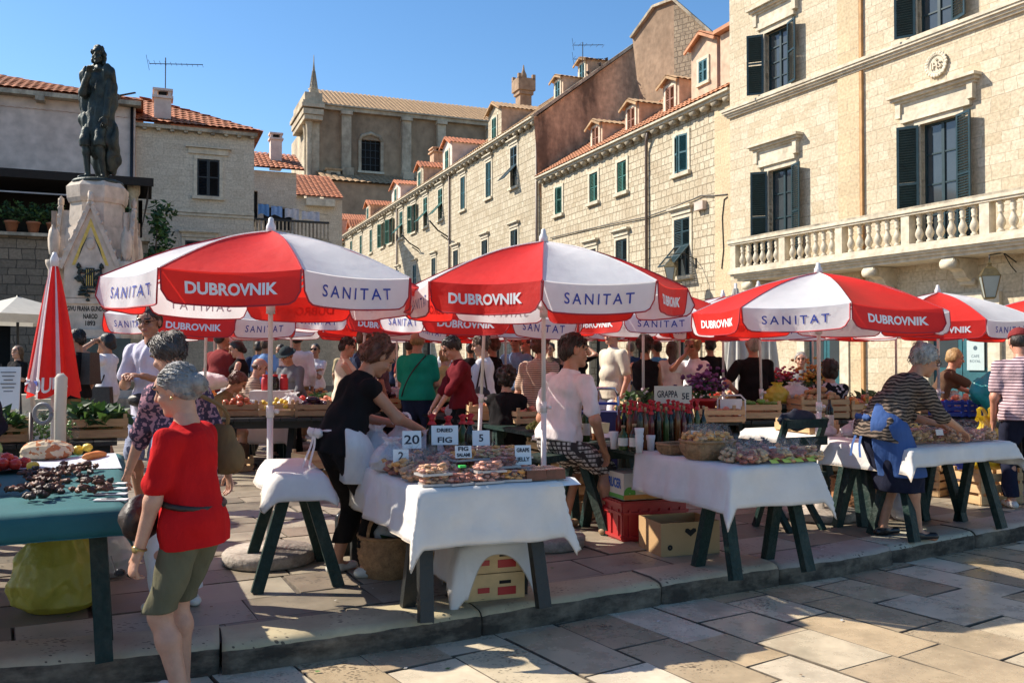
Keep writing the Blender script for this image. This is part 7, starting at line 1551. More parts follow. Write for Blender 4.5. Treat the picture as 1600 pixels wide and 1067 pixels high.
c8 = (2.92, 8.15); table(c8, .8, 1.5, 'dark table behind the blue apron vendor under a white cloth'); cloth('tablecloth', c8, .82, 1.5, (.10, .1, .14, .1), 'white cloth on the table behind the blue apron vendor', wav=.015, seed=61)
crate(at(c8, -.18, .15, .71), RZ_T + 1.5, 'shallow wooden crate of white bags on the table behind the vendor', (.5, .32, .09), slats=1); bag(at(c8, -.18, .15, .73), (.4, .26, .14), PB_W, 'white plastic bag lying in the shallow crate', 95); bag(at(c8, -.15, -.38, .71), (.26, .2, .13), PB_W, 'white knotted bag left of the oil bottles', 96, 1); bag(at(c8, -.28, -.2, .71), (.2, .18, .11), PB_W, 'small white bag between the crate and the knotted bag', 97, 2)
for i, (x, y, h, m_) in enumerate(((-.16, -.12, .34, 0), (.04, -.36, .36, 3), (.12, -.45, .34, 3), (.16, -.36, .36, 0), (.22, -.5, .33, 1), (.26, -.4, .35, 0))): bottle(at(c8, x, y), h, .038, BOT[m_], ['dark labelled wine bottle standing alone on the white table', 'clear bottle of yellow oil left of the dark bottles', 'second bottle of yellow oil beside the first', 'dark bottle right behind the oil bottles', 'green bottle nearest the blue apron vendor', 'dark bottle at the end of the bottle row'][i], CORK, lab=i == 0, bow=False)
mb = MB(); mb.blob((0, 0, .05), (.3, .2, .14), M('navy_cloth', (.012, .015, .03), .8), 3, .1, 10); 
t = empty('folding_chair', (UX(1232, 7.35), 7.35, 0), R_(25), 'dark green folding chair behind the bread packets', 'chair')
mb = MB(); mb.box((0, 0, .45), (.42, .4, .035), TGREEN); mb.build('seat', t); mb = MB(); mb.box((0, -.2, .72), (.42, .025, .07), TGREEN); mb.box((0, -.2, .86), (.42, .025, .07), TGREEN); mb.build('backrest', t)
for sx in (-1, 1): mb = MB(); mb.bar((sx * .2, -.2, .9), (sx * .2, .18, 0), .035, .05, TGREEN, up=(1, 0, 0)); mb.build('leg', t); mb = MB(); mb.bar((sx * .17, .18, .45), (sx * .17, -.2, 0), .035, .05, TGREEN, up=(1, 0, 0)); mb.build('leg', t)
mb = MB(); mb.blob((0, 0, .05), (.34, .1, .16), M('navy_cloth', (.012, .015, .03), .8), 3, .1, 10); o = mb.build('jacket', None, (UX(1245, 7.2), 7.2, .84), R_(25)); tag(o, 'navy jacket hung over the dark green folding chair', 'jacket')
basket((UX(1340, 8.1), 8.1, 0), .22, .3, 'large wicker basket on the ground left of the blue apron vendor', rz=.3, mat=M('orange_wicker', (.40, .19, .085), .7, .4, 26, .6, 90)); bag((UX(1336, 8.1), 8.1, .24), (.3, .26, .22), PL('grey_white_plastic', (.5, .5, .5), alpha=.85, tl=.2), 'pale plastic bag in the large wicker basket', 101)
bag((UX(1412, 7.7), 7.7, 0), (.28, .24, .34), PB_W, 'white plastic bag on the ground beside the vendor table leg', 102, 1, True)
bag((UX(1540, 8.6), 8.6, .32), (.42, .3, .5), PL('bright_yellow_plastic', (.62, .44, .03), tl=.25), 'bright yellow shopping bag right of the vendor table', 103, .3, True, cat='shopping bag'); crate((UX(1540, 8.65), 8.65, 0), .3, 'wooden crate carrying the bright yellow bag', (.5, .36, .31), slats=3)
bag((UX(1500, 9.0), 9.0, .0), (.26, .2, .5), PL('blue_plastic_bag', (.02, .06, .42), tl=.2), 'blue plastic bag behind the vendor table', 104, 0, True)
for i, (px, Y, z, h) in enumerate(((1275, 9.2, 0, .22), (1275, 9.2, .24, .2), (1320, 9.4, 0, .2), (1320, 9.4, .22, .2), (1455, 9.2, 0, .24), (1455, 9.2, .26, .2), (1482, 9.5, 0, .3))): crate((UX(px, Y), Y, z), R_(22 + 5 * i), ['lower crate under the row behind the pole of the third umbrella', 'upper crate under the row behind the pole of the third umbrella', 'lower crate left of the large wicker basket', 'upper crate left of the large wicker basket', 'lower crate behind the vendor table', 'upper crate behind the vendor table', 'tall crate right behind the vendor table'][i], (.5, .34, h), slats=3)
greens((UX(1300, 9.0), 9.0, .36), (.4, .3, .14), 'green vegetables in the crates left of the large wicker basket', 120, 77, .05)
for i, (px, Y, z) in enumerate(((868, 8.9, 0), (868, 8.9, .2), (868, 8.9, .4), (915, 7.9, 0), (905, 8.0, .2), (360, 11.0, 0), (500, 9.6, 0), (500, 9.6, .22))): crate((UX(px, Y), Y, z), R_(22 + 3 * i), ['bottom crate of the stack behind the seated man', 'middle crate of the stack behind the seated man', 'top crate of the stack behind the seated man', 'crate on the ground by the green trestle leg', 'upper crate by the green trestle leg', 'crate beneath the long white cloth', 'lower empty crate behind the black apron vendor', 'upper empty crate behind the black apron vendor'][i], (.48, .34, .17))
# far right stalls: crates of potatoes, flowers
c9 = (3.35, 10.3); table(c9, 1.9, .8, 'dark table carrying the potato crates', rz=R_(6), mat=TDARK)
for i, (x, k_) in enumerate(((-.62, 'pepper'), (.12, 'potato'), (.66, 'orange'))):
    crate(at(c9, x, -.1, .71, R_(6)), R_(6), ['wooden crate of green peppers left of the potatoes', 'wooden crate heaped with potatoes', 'wooden crate of oranges right of the potatoes'][i], (.56 if i == 1 else .46, .4, .22 if i == 1 else .17), slats=3 if i == 1 else 2)
    heap(k_, at(c9, x, -.1, .71 + (.17 if i == 1 else .12), R_(6)), .44, .3, 34 if i == 1 else 16, ['in the crate left of the potato crate', 'heaped in the crate behind the third umbrella pole', 'in the crate right of the potato crate'][i], 40 + i, layers=.13 if i == 1 else .05)
bag(at(c9, -.25, .2, .86, R_(6)), (.3, .26, .24), PL('yellow_bag_plastic', (.60, .52, .06), tl=.3), 'small yellow plastic bag behind the pepper crate', 111); bag(at(c9, .02, .3, .9, R_(6)), (.4, .26, .2), PB_W, 'white and red plastic bag behind the potatoes', 112)
c10 = (1.75, 9.9); table(c10, 1.3, .7, 'dark table with the potted flowers', rz=R_(6), mat=TDARK)
def flowers(loc, cols, r, h, label, pot, n=150, seed=1, pm=None):
    t = empty('flower_pot', loc, 0, label, 'flowers'); mb = MB(); mb.lathe([(pot * .75, 0), (pot, .2), (pot * 1.06, .2), (pot * 1.06, .235), (pot * .9, .235)], pm or RPL, 14); mb.build('pot', t)
    mb = MB(); leaves(mb, (0, 0, .24 + h * .4), (r * .8, r * .8, h * .5), 130, .045, seed); mb.build('leaves', t); mb = MB(); qq = random.Random(seed)
    for i in range(n):
        v = Vector((qq.gauss(0, .5), qq.gauss(0, .5), abs(qq.gauss(0, .55)))); p = Vector((v.x * r, v.y * r, .26 + h * (.25 + .75 * v.z))); mb.blob(p, (.05, .05, .035), qq.choice(cols), i, .22, 4)
    mb.build('blossoms', t); return t
FP_ = [M('purple_petal', (.11, .03, .10), .6, .4), M('magenta_petal', (.20, .04, .14), .6, .4)]; FR_ = [M('red_petal', (.5, .03, .03), .6, .3), M('pink_petal', (.5, .12, .2), .6, .3)]; FO_ = [M('orange_petal', (.65, .22, .03), .6, .3), M('amber_petal', (.6, .33, .05), .6, .3)]
flowers(at(c10, .35, -.1, .71, R_(6)), FP_, .20, .26, 'purple and magenta flowers in a red bucket', .13, 150, 2)
BK = M('yellow_bucket', (.58, .50, .10), .5); CLB = M('clear_bucket', (.45, .46, .45), .2)
flowers((UX(1222, 12.6), 12.6, .75), FR_, .22, .2, 'red flowers in a yellow bucket before the palace door', .14, 110, 3, BK); flowers((UX(1272, 12.2), 12.2, .75), FO_, .22, .26, 'orange marigolds in a red pot right of the yellow bucket', .13, 130, 4)
c11 = (UX(1245, 12.5), 12.5); table(c11, 1.8, .7, 'table with the flower buckets before the palace door', rz=R_(0), z=.74); mb = MB(); mb.lathe([(.12, 0), (.15, .26), (.16, .26)], CLB, 14); o = mb.build('bucket', None, (UX(1248, 12.4), 12.4, .75)); tag(o, 'translucent grey bucket between the flower buckets', 'bucket')
t = empty('wire_stand', at(c10, .62, -.2, .71, R_(6)), 0, 'white bent wire chair back standing by the flowers', 'chair back'); mb = MB(); mb.tube([(-.15, 0, 0), (-.15, 0, .22), (-.1, 0, .27), (.1, 0, .27), (.15, 0, .22), (.15, 0, 0)], .01, POLE, 6); mb.build('wire', t); mb = MB(); mb.box((0, .01, .13), (.24, .006, .2), POLE); mb.build('panel', t)
bag(at(c10, .0, -.15, .71, R_(6)), (.34, .3, .22), PL('green_plastic_bag', (.04, .25, .10), tl=.2), 'green plastic bag left of the red flower bucket', 121); greens(at(c10, -.35, .0, .71, R_(6)), (.5, .4, .3), 'bushy green herbs left of the flower bucket', 220, 55, .06); crate(at(c10, .42, -.42, .71, R_(6)), R_(6), 'wooden crate in front of the flower bucket', (.44, .3, .14)); heap('peach', at(c10, .42, -.42, .75, R_(6)), .34, .2, 10, 'in the crate before the flower bucket', 9)
# hand cart with blue MY bag
c12 = (.78, 10.6); table((1.0, 11.6), .9, 1.3, 'dark table behind the blue cart bag', mat=TDARK); t = empty('hand_cart', (UX(928, 9.6), 9.6, 0), R_(-8), 'folding hand cart with silver handle and navy bag printed MY BLUE', 'cart'); mb = MB()
for sx in (-1, 1): mb.tube([(sx * .26, 0, .05), (sx * .26, 0, .98)], .018, M('chrome', (.6, .6, .6), .2, .05, 5, metal=1), 8)
mb.tube([(-.26, 0, .98), (-.22, 0, 1.06), (.22, 0, 1.06), (.26, 0, .98)], .018, MATS['chrome'], 8); mb.tube([(-.26, 0, .9), (.26, 0, .9)], .016, BPL, 8); mb.build('frame', t)
mb = MB(); NV = M('navy_bag', (.018, .022, .10), .7); mb.box((0, .13, .5), (.60, .24, .62), NV, taper=.95); letters(mb, 'MY', .2, POLE, TR((-.02, -.001, .58), 0, FRONT), .006); letters(mb, 'BLUE', .15, POLE, TR((-.02, .003, .40), 0, FRONT), .006); mb.build('bag', t); mb = MB()
for sx in (-1, 1): mb.lathe([(.07, -.02), (.08, 0), (.07, .02)], IRON, 14, TR((sx * .3, .1, .08), 0, 0, math.pi / 2))
mb.build('wheels', t)
heap('tomato', (UX(888, 10.1), 10.1, .74), .3, .2, 9, 'on the small table left of the cart bag', 44); table((UX(888, 10.3), 10.3), .6, .5, 'small dark table left of the cart bag', rz=0, mat=TDARK); cloth('tablecloth', (UX(888, 10.3), 10.3), .62, .52, (.06, .06, .08, .05), 'small white cloth on the table left of the cart bag', rz=0, seed=3)
t = empty('plastic_crate', (UX(968, 9.9), 9.9, .55), .1, 'green plastic crate right of the cart bag', 'crate'); mb = MB()
for s in (-1, 1):
    for z in (.03, .09, .15): mb.box((0, s * .16, z), (.42, .012, .035), GPL); mb.box((s * .21, 0, z), (.012, .31, .035), GPL)
    for sx in (-1, 0, 1): mb.box((sx * .2, s * .16, .09), (.03, .016, .18), GPL)
mb.box((0, 0, .01), (.40, .3, .012), GPL); mb.build('crate_body', t)
crate((UX(968, 9.9), 9.9, .28), .1, 'white wooden crate under the green plastic crate', (.46, .34, .26), CREAM, slats=3); crate((UX(968, 9.9), 9.9, 0), .1, 'wooden crate at the bottom of the stack right of the cart bag', (.46, .34, .26), slats=3)
# back stalls: crowded crates of produce between the far people
KD = ['apple', 'orange', 'tomato', 'pepper', 'lemon', 'potato', 'peach', 'onion', 'aubergine']; ADJ = ['in the third row under the', 'in the back row under the']
spots = [(430, 10.6, 'person in the dark sun hat'), (520, 11.4, 'woman in the sleeveless white top'), (600, 12.2, 'navy shirt man'), (455, 13.8, 'white shirt man with a cap'), (660, 14.2, 'green polo man'), (860, 12.2, 'woman in the black vest'), (935, 12.6, 'cream shirt man'), (1040, 11.4, 'woman touching her face'), (1105, 13.2, 'long haired woman'), (1390, 11.6, 'stone palace wall'), (1500, 11.2, 'woman reaching at the right'), (1580, 11.4, 'right edge of the market'), (330, 12.4, 'man in the dark red shirt')]
for i, (px, Y, wh) in enumerate(spots):
    c = (UX(px, Y), Y); table(c, 1.2, .75, 'dark market table before the ' + wh, rz=R_(q.uniform(0, 20)), mat=TDARK)
    for j in range(3):
        x = -.4 + j * .42; kd = KD[(i * 2 + j * 4) % 9]; pos = ('left', 'middle', 'right')[j]
        crate(at(c, x, q.uniform(-.1, .1), .705, R_(10)), R_(10 + q.uniform(-8, 8)), pos + ' wooden crate on the table before the ' + wh, (.4, .34, .15), WOODL if (i + j) % 2 else WOODD); heap(kd, at(c, x, 0, .77, R_(10)), .32, .26, 12, 'in the %s crate before the %s' % (pos, wh), i * 5 + j, layers=.09)
    if i % 2 == 0: bag(at(c, .15, .33, .705, R_(10)), (.36, .28, .26), PB_W, 'white plastic bag on the table before the ' + wh, 130 + i)
    else: greens(at(c, -.1, .33, .705, R_(10)), (.5, .3, .24), 'leafy greens on the table before the ' + wh, 150, 90 + i, .06)
for i, (px, Y) in enumerate(((1500, 10.4), (1560, 10.2))):
    mb = MB(); mb.blob((0, 0, .16), (.4, .32, .4), [PL('turquoise_plastic', (.03, .36, .36), tl=.2), PL('lime_plastic', (.28, .50, .03), tl=.2)][i], i + 3, .09, 12); o = mb.build('plastic_bag', None, (UX(1548 + i * 22, 9.8), 9.8 + i * .1, .86 - .08 * i)); tag(o, ['turquoise plastic bag beside the striped shirt man', 'lime green plastic bag beside the striped shirt man'][i], 'bag')
table((UX(1560, 9.9), 9.9), 1.0, .6, 'table with the turquoise and lime bags', rz=R_(10), mat=TDARK)
for i in range(3):
    t = empty('plastic_crate', (UX(1490 + i * 36, 10.3), 10.3, .72), .1, ['left blue plastic crate behind the vendor table', 'middle blue plastic crate behind the vendor table', 'right blue plastic crate behind the vendor table'][i], 'crate'); mb = MB()
    for s in (-1, 1):
        for z in (.03, .09, .15): mb.box((0, s * .16, z), (.42, .012, .035), BPL); mb.box((s * .21, 0, z), (.012, .31, .035), BPL)
        for sx in (-1, 0, 1): mb.box((sx * .2, s * .16, .09), (.03, .016, .18), BPL)
    mb.box((0, 0, .01), (.40, .3, .012), BPL); mb.build('crate_body', t)
table((UX(1525, 10.35), 10.35), 1.1, .5, 'table carrying the blue plastic crates', rz=R_(3), z=.71, mat=TDARK)
t = empty('menu_board', (UX(14, 13), 13, 0), .3, 'menu board on a dark easel at the left edge', 'menu board'); mb = MB(); mb.box((0, 0, .95), (.3, .03, .62), CARDP, rot=(-.15, 0, 0))
for i in range(9): mb.box((0, -.022 + .0, 1.18 - i * .055), (.2 - .04 * (i % 3), .004, .012), PEN)
mb.build('board', t)
for sx in (-1, 1): mb = MB(); mb.bar((sx * .12, .05, 1.3), (sx * .2, -.05, 0), .03, .03, IRON, up=(0, 1, 0)); mb.build('leg', t)
t = empty('stone_block', (UX(40, 13.6), 13.6, 0), .3, 'pale stone block beside the menu board', 'stone'); mb = MB(); mb.box((0, 0, .25), (.9, .7, .5), TRIM, taper=.97); mb.box((-.1, .05, .66), (.45, .4, .35), TRIM, taper=.8); mb.build('block', t)

SCR = [M('scrap_paper', (.55, .53, .48), .8), M('scrap_green', (.08, .16, .03), .7), M('scrap_brown', (.16, .09, .04), .8)]; mb = MB()
for i in range(150):
    k = q.uniform(-3.5, 5.5); x = k; base = [b + (d - b) * (x - a) / (c - a) for (a, b), (c, d) in zip(KP, KP[1:]) if a <= x <= c][0]; dy = q.gauss(.9, 1.0); y = base + dy; z = .009 if dy > .0 else -.135
    if -.12 < dy < .02: continue
    s_ = q.uniform(.006, .022); a = q.uniform(0, 6.3); mb.add([(x + s_ * math.cos(a + t_) * (1 if j % 2 else .5), y + s_ * math.sin(a + t_) * (1 if j % 2 else .5), z + q.uniform(0, .006)) for j, t_ in enumerate((0, 1.6, 3.1, 4.7))], [(0, 1, 2, 3)], q.choice(SCR))
o = mb.build('litter'); tag(o, 'small scraps of leaves and paper scattered over the paving', 'litter', kind='stuff')

CAUL = M('cauliflower_head', (.58, .53, .38), .7, .2, 30, .5, 60); BROC = M('broccoli_head', (.03, .09, .03), .8, .4, 40, .6, 60)
for i, (x, y, mt, nm, lb) in enumerate(((-.34, -.55, CAUL, 'cauliflower', 'white cauliflower at the left end of the teal cloth'), (-.42, -.80, BROC, 'broccoli', 'dark broccoli head nearest the street on the teal cloth'), (-.24, -.70, BROC, 'broccoli', 'second broccoli head beside the tan price cards'))):
    mb = MB(); mb.tube([(0, 0, 0), (0, 0, .06)], .028, LEAF[2], 8)
    for k in range(34): a = k * 2.4; r = .075 * math.sqrt(k / 34); mb.blob((r * math.cos(a), r * math.sin(a), .06 + .05 * math.cos(r * 18)), (.045, .045, .04), mt, k, .15, 5)
    leaves(mb, (0, 0, .03), (.12, .12, .05), 14, .06, i + 4); o = mb.build(nm, None, at(c1, x, y, .712), i); tag(o, lb, nm)
heap('tomato', at(c1, -.12, .30, .715), .22, .2, 8, 'beside the newspaper on the teal table', 61, layers=.04); heap('garlic', at(c1, -.30, .82, .72), .2, .2, 8, 'at the back left of the teal table', 62, layers=.04); heap('lemon', at(c1, .3, 1.02, .72), .16, .12, 3, 'at the far corner of the teal table', 63, layers=.03)
# ---------------- people ----------------
C = {}
for n, c in dict(red=(.50, .010, .012), khaki=(.125, .118, .075), black=(.011, .010, .011), white=(.68, .66, .67), navy=(.02, .028, .06), pinkw=(.68, .62, .615), cream=(.62, .54, .42), green=(.012, .24, .15), maroon=(.13, .012, .018), ltblue=(.22, .34, .55), blue=(.05, .09, .28), beige=(.42, .33, .19), dkred=(.20, .03, .03), grey=(.16, .16, .17), teal=(.03, .20, .28), brown=(.10, .06, .04), yellow=(.45, .36, .14), denim=(.06, .09, .17), dkblue=(.016, .018, .035), apron=(.05, .10, .26), tan=(.21, .13, .06), olive=(.06, .055, .03)).items(): C[n] = CL('cloth_' + n, c)
PLAIDS = pattern('plaid_shorts', 'plaid', (.55, .50, .46), (.06, .05, .05), 9); STRIPEP = pattern('pink_striped_polo', 'stripe', (.56, .40, .42), (.10, .06, .08), 11); ZEB = pattern('brown_zebra_blouse', 'zebra', (.035, .028, .024), (.20, .15, .115), 12); ZEBL = pattern('light_zebra_blouse', 'zebra', (.40, .34, .27), (.05, .04, .035), 12); FLOR = pattern('floral_blouse', 'dots', (.07, .05, .08), (.42, .22, .26), 42); STRO = pattern('orange_striped_shirt', 'stripe', (.55, .38, .28), (.08, .06, .06), 14); CHK = pattern('checked_blue_shorts', 'plaid', (.40, .43, .55), (.22, .25, .38), 22); FLW = pattern('flowered_black_top', 'dots', (.012, .012, .015), (.45, .42, .44), 16)
SH_W = M('shoe_white', (.60, .58, .52), .6); SH_B = M('shoe_black', (.012, .011, .011), .4); SH_T = M('shoe_tan', (.30, .19, .10), .6); BAGD = M('dark_bag_leather', (.028, .018, .014), .5, .3, 14, .3, 60); LENS = M('dark_lens', (.01, .01, .012), .1, spec=.8)
def specs(t, j, mat=IRON, dark=False, up=False):
    A = j['A']; mb = MB(); z0 = .105 if up else .014; f0 = .055 if up else .098
    for s in (-1, 1):
        pts = [A(s * (.034 + .025 * math.cos(k * .785)), f0 + (.02 if up else 0), z0 + .017 * math.sin(k * .785)) for k in range(9)]; mb.tube(pts, .0028, mat, 5); mb.tube([A(s * .058, f0, z0 + .006), A(s * .082, f0 - .04, z0 + .004), A(s * .085, -.01 if not up else f0 - .08, z0 - .002)], .003, mat, 5)
        if dark: mb.add([tuple(p) for p in pts[:8]], [tuple(range(8))], LENS)
    mb.tube([A(-.009, f0 + .004, z0 + .006), A(.009, f0 + .004, z0 + .006)], .003, mat, 5); return mb.build('glasses' if not dark else 'sunglasses', t)
def watch(t, j, i=0):
    el, w_ = j['arms'][i]; d = nrm(w_ - el); p = w_ - d * .02; x = nrm(np.cross(d, V3(0, 0, 1) if abs(d[2]) < .9 else V3(0, 1, 0))); y = np.cross(d, x); mb = MB(); mb.tube([p + (x * math.cos(k * .5236) + y * math.sin(k * .5236)) * .031 * j['u'] for k in range(13)], .0055, M('watch_gold', (.5, .36, .14), .3, metal=.8), 5); sd = V3(-1 if i == 0 else 1, 0, 0); mb.blob(p + sd * .034 * j['u'], (.012, .03, .03), MATS['watch_gold'], 1, .01, 6); mb.build('watch', t)
def strap(j, a, b, mat, r=.012, out=.03, n=10):
    pts = []
    a, b = V3(*a), V3(*b); m_ = (a + b) / 2; c = (j['chest'] + j['wst']) / 2; o = nrm(V3(*(m_ - c)[:2], 0)) * out
    mb = MB(); mb.tube([a + (b - a) * k / n + o * math.sin(math.pi * k / n) for k in range(n + 1)], r, mat, 5); return mb
def apron(t, j, mat, z0, back=False, bow=True, w=.04, sidecut=.01, ang=0., name='apron'):
    u, P, s1 = j['u'], j['P'], j['s1']; S = SDF(.03 * u); e = w + .022
    S.ell(P + s1 * .01, V3(.175 * u + e, .132 * u + e, .15 * u), np.stack([V3(1, 0, 0), nrm(V3(0, s1[2], -s1[1])), s1])); S.cone(P, V3(0, j['legs'][0][0][1] * .5 + .02, z0), .18 * u + w, .19 * u + w, V3(0, 1, 0), .82); S.cut(-V3(0, 0, 1), V3(0, 0, z0)); ca = V3(math.sin(ang), -math.cos(ang), 0); S.cut(ca, V3(0, P[1] + sidecut, 0)); S.cut(s1, j['wst'] - s1 * .02)
    v, f = S.solve(j['h'] * .9, .007, 18, 3, (1, 1, .2)); ob(name, np_mesh(name, [(v, f, 0)], [mat]), t)
    if bow:
        bk = j['P'] + s1 * .10 * u - V3(0, .165 * u, 0); mb = MB()
        mb.tube([j['P'] + s1 * .11 * u + V3(.165 * u * math.sin(k), -.145 * u * math.cos(k), 0) * 1.08 for k in [i * .2 - 1.5 for i in range(16)]], .012, mat, 5)
        for sd in (-1, 1): mb.blob(bk + V3(sd * .055, -.03, .0), (.10, .045, .055), mat, 3, .12, 7); mb.grid(lambda a, b, sd=sd: tuple(bk + V3(sd * (.01 + .06 * b) + (a - .5) * .035, -.035 - .06 * b + .008 * math.sin(b * 7), -.30 * b)), 3, 10, mat)
        mb.blob(bk + V3(0, -.035, 0), (.04, .04, .045), mat, 2, .05, 6); mb.build('apron_bow', t)
# bronze statue on the monument
SKIN.append(BRZ)
t, j = person(0, 17, 258, 2.52, 'dark green bronze statue of a long haired man in a cloak on the pedestal', BRZ, BRZ, ('long', BRZ), 3, BRZ, loc=(MX, MY_, 4.76), sleeve='long', bot='shorts', hemz=.62, hands=((-.30, .16, 1.14), (.0, .34, 1.90)), feet=((-.15, .02), (.13, .16)), toplen=.14, detail=.014, yaw=14, fat=.92, pitch=2)
t.scale = (.88, .92, 1.05); t.name = 'bronze_statue'; t['category'] = 'statue'; u = j['u']
S = SDF(.06); sh = j['sh']
S.cone(j['neck'] + V3(0, -.09, -.12), V3(-.03, -.17, .42), .2, .33, V3(0, 1, 0), .5); S.cone(j['chest'], V3(0, .04, .88), .23, .27, V3(0, 1, 0), .66); S.cone(j['wst'], V3(0, .05, .72), .2, .26, V3(0, 1, 0), .62)
S.cone(sh[0] + V3(-.01, 0, .02), V3(-.29, -.06, .70), .12, .11); S.cone(V3(-.29, -.06, .8), V3(-.24, -.12, .42), .11, .12); S.cone(sh[1] + V3(.02, .0, .02), V3(.28, .02, 1.15), .13, .13); S.cone(V3(.28, .02, 1.15), V3(.2, -.05, .62), .13, .06); S.cone(sh[0], sh[1], .13, .13); S.ell(j['neck'] + V3(0, .0, -.03), V3(.25, .18, .08))
v, f = S.solve(.012, .030, 20, 5, (1, 1, .06)); ob('cloak', np_mesh('cloak', [(v, f, 0)], [BRZ]), t)
mb = MB(); mb.lathe([(.52, -.05), (.5, .0), (.42, .03)], BRZ, 18); mb.build('base', t)
mb = MB(); A = j['A']
for k in range(26):
    a = k * 2.4; mb.blob(A((1 if k % 2 else -1) * (.058 + .022 * math.sin(a)), -.03 + .05 * math.cos(a * 1.7), .075 - .0125 * k), (.085, .085, .10), BRZ, k, .12, 6)
mb.build('curls', t)
mb = MB(); mb.blob((0, 0, 0), (.12, .34, .12), BIRD, 3, .05, 6); mb.quad([(0, .08, .02), (.36, .02, .12), (.34, -.1, .12), (0, -.08, .02)], BIRD); mb.quad([(0, .08, .02), (0, -.08, .02), (-.3, -.1, .16), (-.32, .02, .16)], BIRD); o = mb.build('pigeon', None, D(183, 152, 18.2), .4); tag(o, 'dark pigeon with spread wings beside the arm of the bronze statue', 'pigeon')
# woman in red
t, j = person(301, 3.95, 166, 1.51, 'grey haired woman in a red t-shirt and khaki shorts at the front left', C['red'], C['khaki'], ('bun', H_GR), 0, SH_W, True, lean=5, z0=-.14, bot='shorts', hemz=.435, pitch=16, fat=1.0, hands=((-.215, .13, .635), (.20, .12, .66)), toplen=.048, detail=.0075, feet=((-.09, -.02), (.09, .1)), curl=.75, yaw=6); watch(t, j, 0)
w_ = j['arms'][0][1]; mb = MB(); o_ = pwp(t, w_ + V3(-.01, .05, -.085))
for s in (-1, 1): mb.tube([(s * .032 + .024 * math.cos(k * .785), 0, .016 * math.sin(k * .785)) for k in range(9)], .0035, IRON, 5); mb.add([(s * .032 + .022 * math.cos(k * .785), .001, .015 * math.sin(k * .785)) for k in range(8)], [tuple(range(8))], LENS); mb.tube([(s * .056, 0, .004), (s * .06, .07, .03)], .003, IRON, 5)
o = mb.build('sunglasses', None, o_, rot=(.5, .3, R_(60))); tag(o, 'folded dark sunglasses held by the woman in the red t-shirt', 'sunglasses')
rb = empty('waist_bag', t.location, t.rotation_euler.z, 'dark brown waist bag strapped round the woman in the red t-shirt', 'bag'); u = j['u']
mb = MB(); mb.blob(j['P'] + V3(-.09, .20, .035), (.24, .15, .19), BAGD, 4, .05, 12); mb.build('pouch', rb); mb = MB(); mb.tube([j['wst'] + j['s1'] * -.045 + V3(.168 * u * 1.06 * math.sin(k * .4), .138 * u * 1.0 * math.cos(k * .4), -.02 + .02 * math.cos(k * .4)) for k in range(17)], .013, BAGD, 6); mb.build('strap', rb)
mb = MB(); A = j['A']; mb.blob(A(-.083, -.008, -.045), (.014, .014, .018), MATS['watch_gold'], 1, .02, 5); mb.build('earring', t)
# woman with backpack behind her
t, j = person(284, 4.95, 150, 1.54, 'woman with a floral blouse, white trousers and tan backpack behind the red t-shirt', FLOR, C['white'], ('full', H_GB), 0, SH_W, True, lean=8, pitch=22, fat=1.08, hands=('low', (.30, -.04, .72)), sleeve='half', toplen=.05); specs(t, j, IRON, True, True)
hb = empty('shoulder_bag', t.location, t.rotation_euler.z, 'tan cloth shoulder bag on the woman in the floral blouse', 'bag'); S = SDF(.05); c_ = j['P'] + V3(.2, -.05, .02); S.cone(c_ + V3(0, -.1, 0), c_ + V3(0, .1, 0), .10, .10, V3(1, 0, 0), .5); S.cone(c_ + V3(0, -.07, .13), c_ + V3(0, .07, .13), .05, .05, V3(1, 0, 0), .6); v, f = S.solve(.009, .006, 22, 4); ob('pouch', np_mesh('pouch', [(v, f, 0)], [C['tan']]), hb); mb = strap(j, j['sh'][0] + V3(.04, 0, .06), c_ + V3(0, -.05, .15), C['tan'], .012, .14); mb.build('strap', hb)
# man with glasses
t, j = person(240, 8.3, 262, 1.87, 'tall man with glasses in a white striped shirt facing the camera', CL('cloth_pale_lilac', (.60, .57, .66)), CHK, ('male', H_BR), 1, SH_B, lean=4, pitch=10, bot='shorts', hemz=.46, hands=('front', 'front'), toplen=.07); specs(t, j)
wb = empty('waist_bag', t.location, t.rotation_euler.z, 'dark waist bag on the tall man with glasses', 'bag'); mb = MB(); mb.blob(j['P'] + V3(.03, .2, .02), (.22, .09, .12), BAGD, 4, .05, 10); mb.build('pouch', wb)
# white dress woman, dark man
t, j = person(168, 12.5, 172, 1.74, 'young woman in a short white dress raising a camera to her eye', C['white'], C['white'], ('low_bun', H_BK), 1, SH_T, True, bot='dress', hemz=.62, hands=('eye', 'eye'), feet=((-.08, -.12), (.1, .25)), fat=.95); specs(t, j, IRON, True)
hb = empty('shoulder_bag', t.location, t.rotation_euler.z, 'dark shoulder bag hanging from the woman in the white dress', 'bag'); mb = MB(); mb.box(j['P'] + V3(-.22, -.06, -.04), (.09, .30, .24), BAGD, taper=.9); mb.build('pouch', hb); mb = strap(j, j['sh'][1] + V3(-.03, 0, .06), j['P'] + V3(-.2, -.03, .12), BAGD); mb.build('strap', hb)
cmr = MB(); cmr.box((0, 0, 0), (.11, .05, .07), IRON); cmr.lathe([(.03, .02), (.03, .07)], IRON, 12, TR((0, 0, 0), 0, -FRONT)); o = cmr.build('camera', None, pwp(t, j['hc'] + j['hf'] * .16 + j['hu'] * .01), t.rotation_euler.z); tag(o, 'small black camera held at the eye by the woman in the white dress', 'camera')
t, j = person(122, 11.4, 175, 1.76, 'dark haired man in a black t-shirt partly behind the folded umbrella', C['black'], C['tan'], ('male', H_BK), 1, SH_B, bot='trousers', pitch=8)
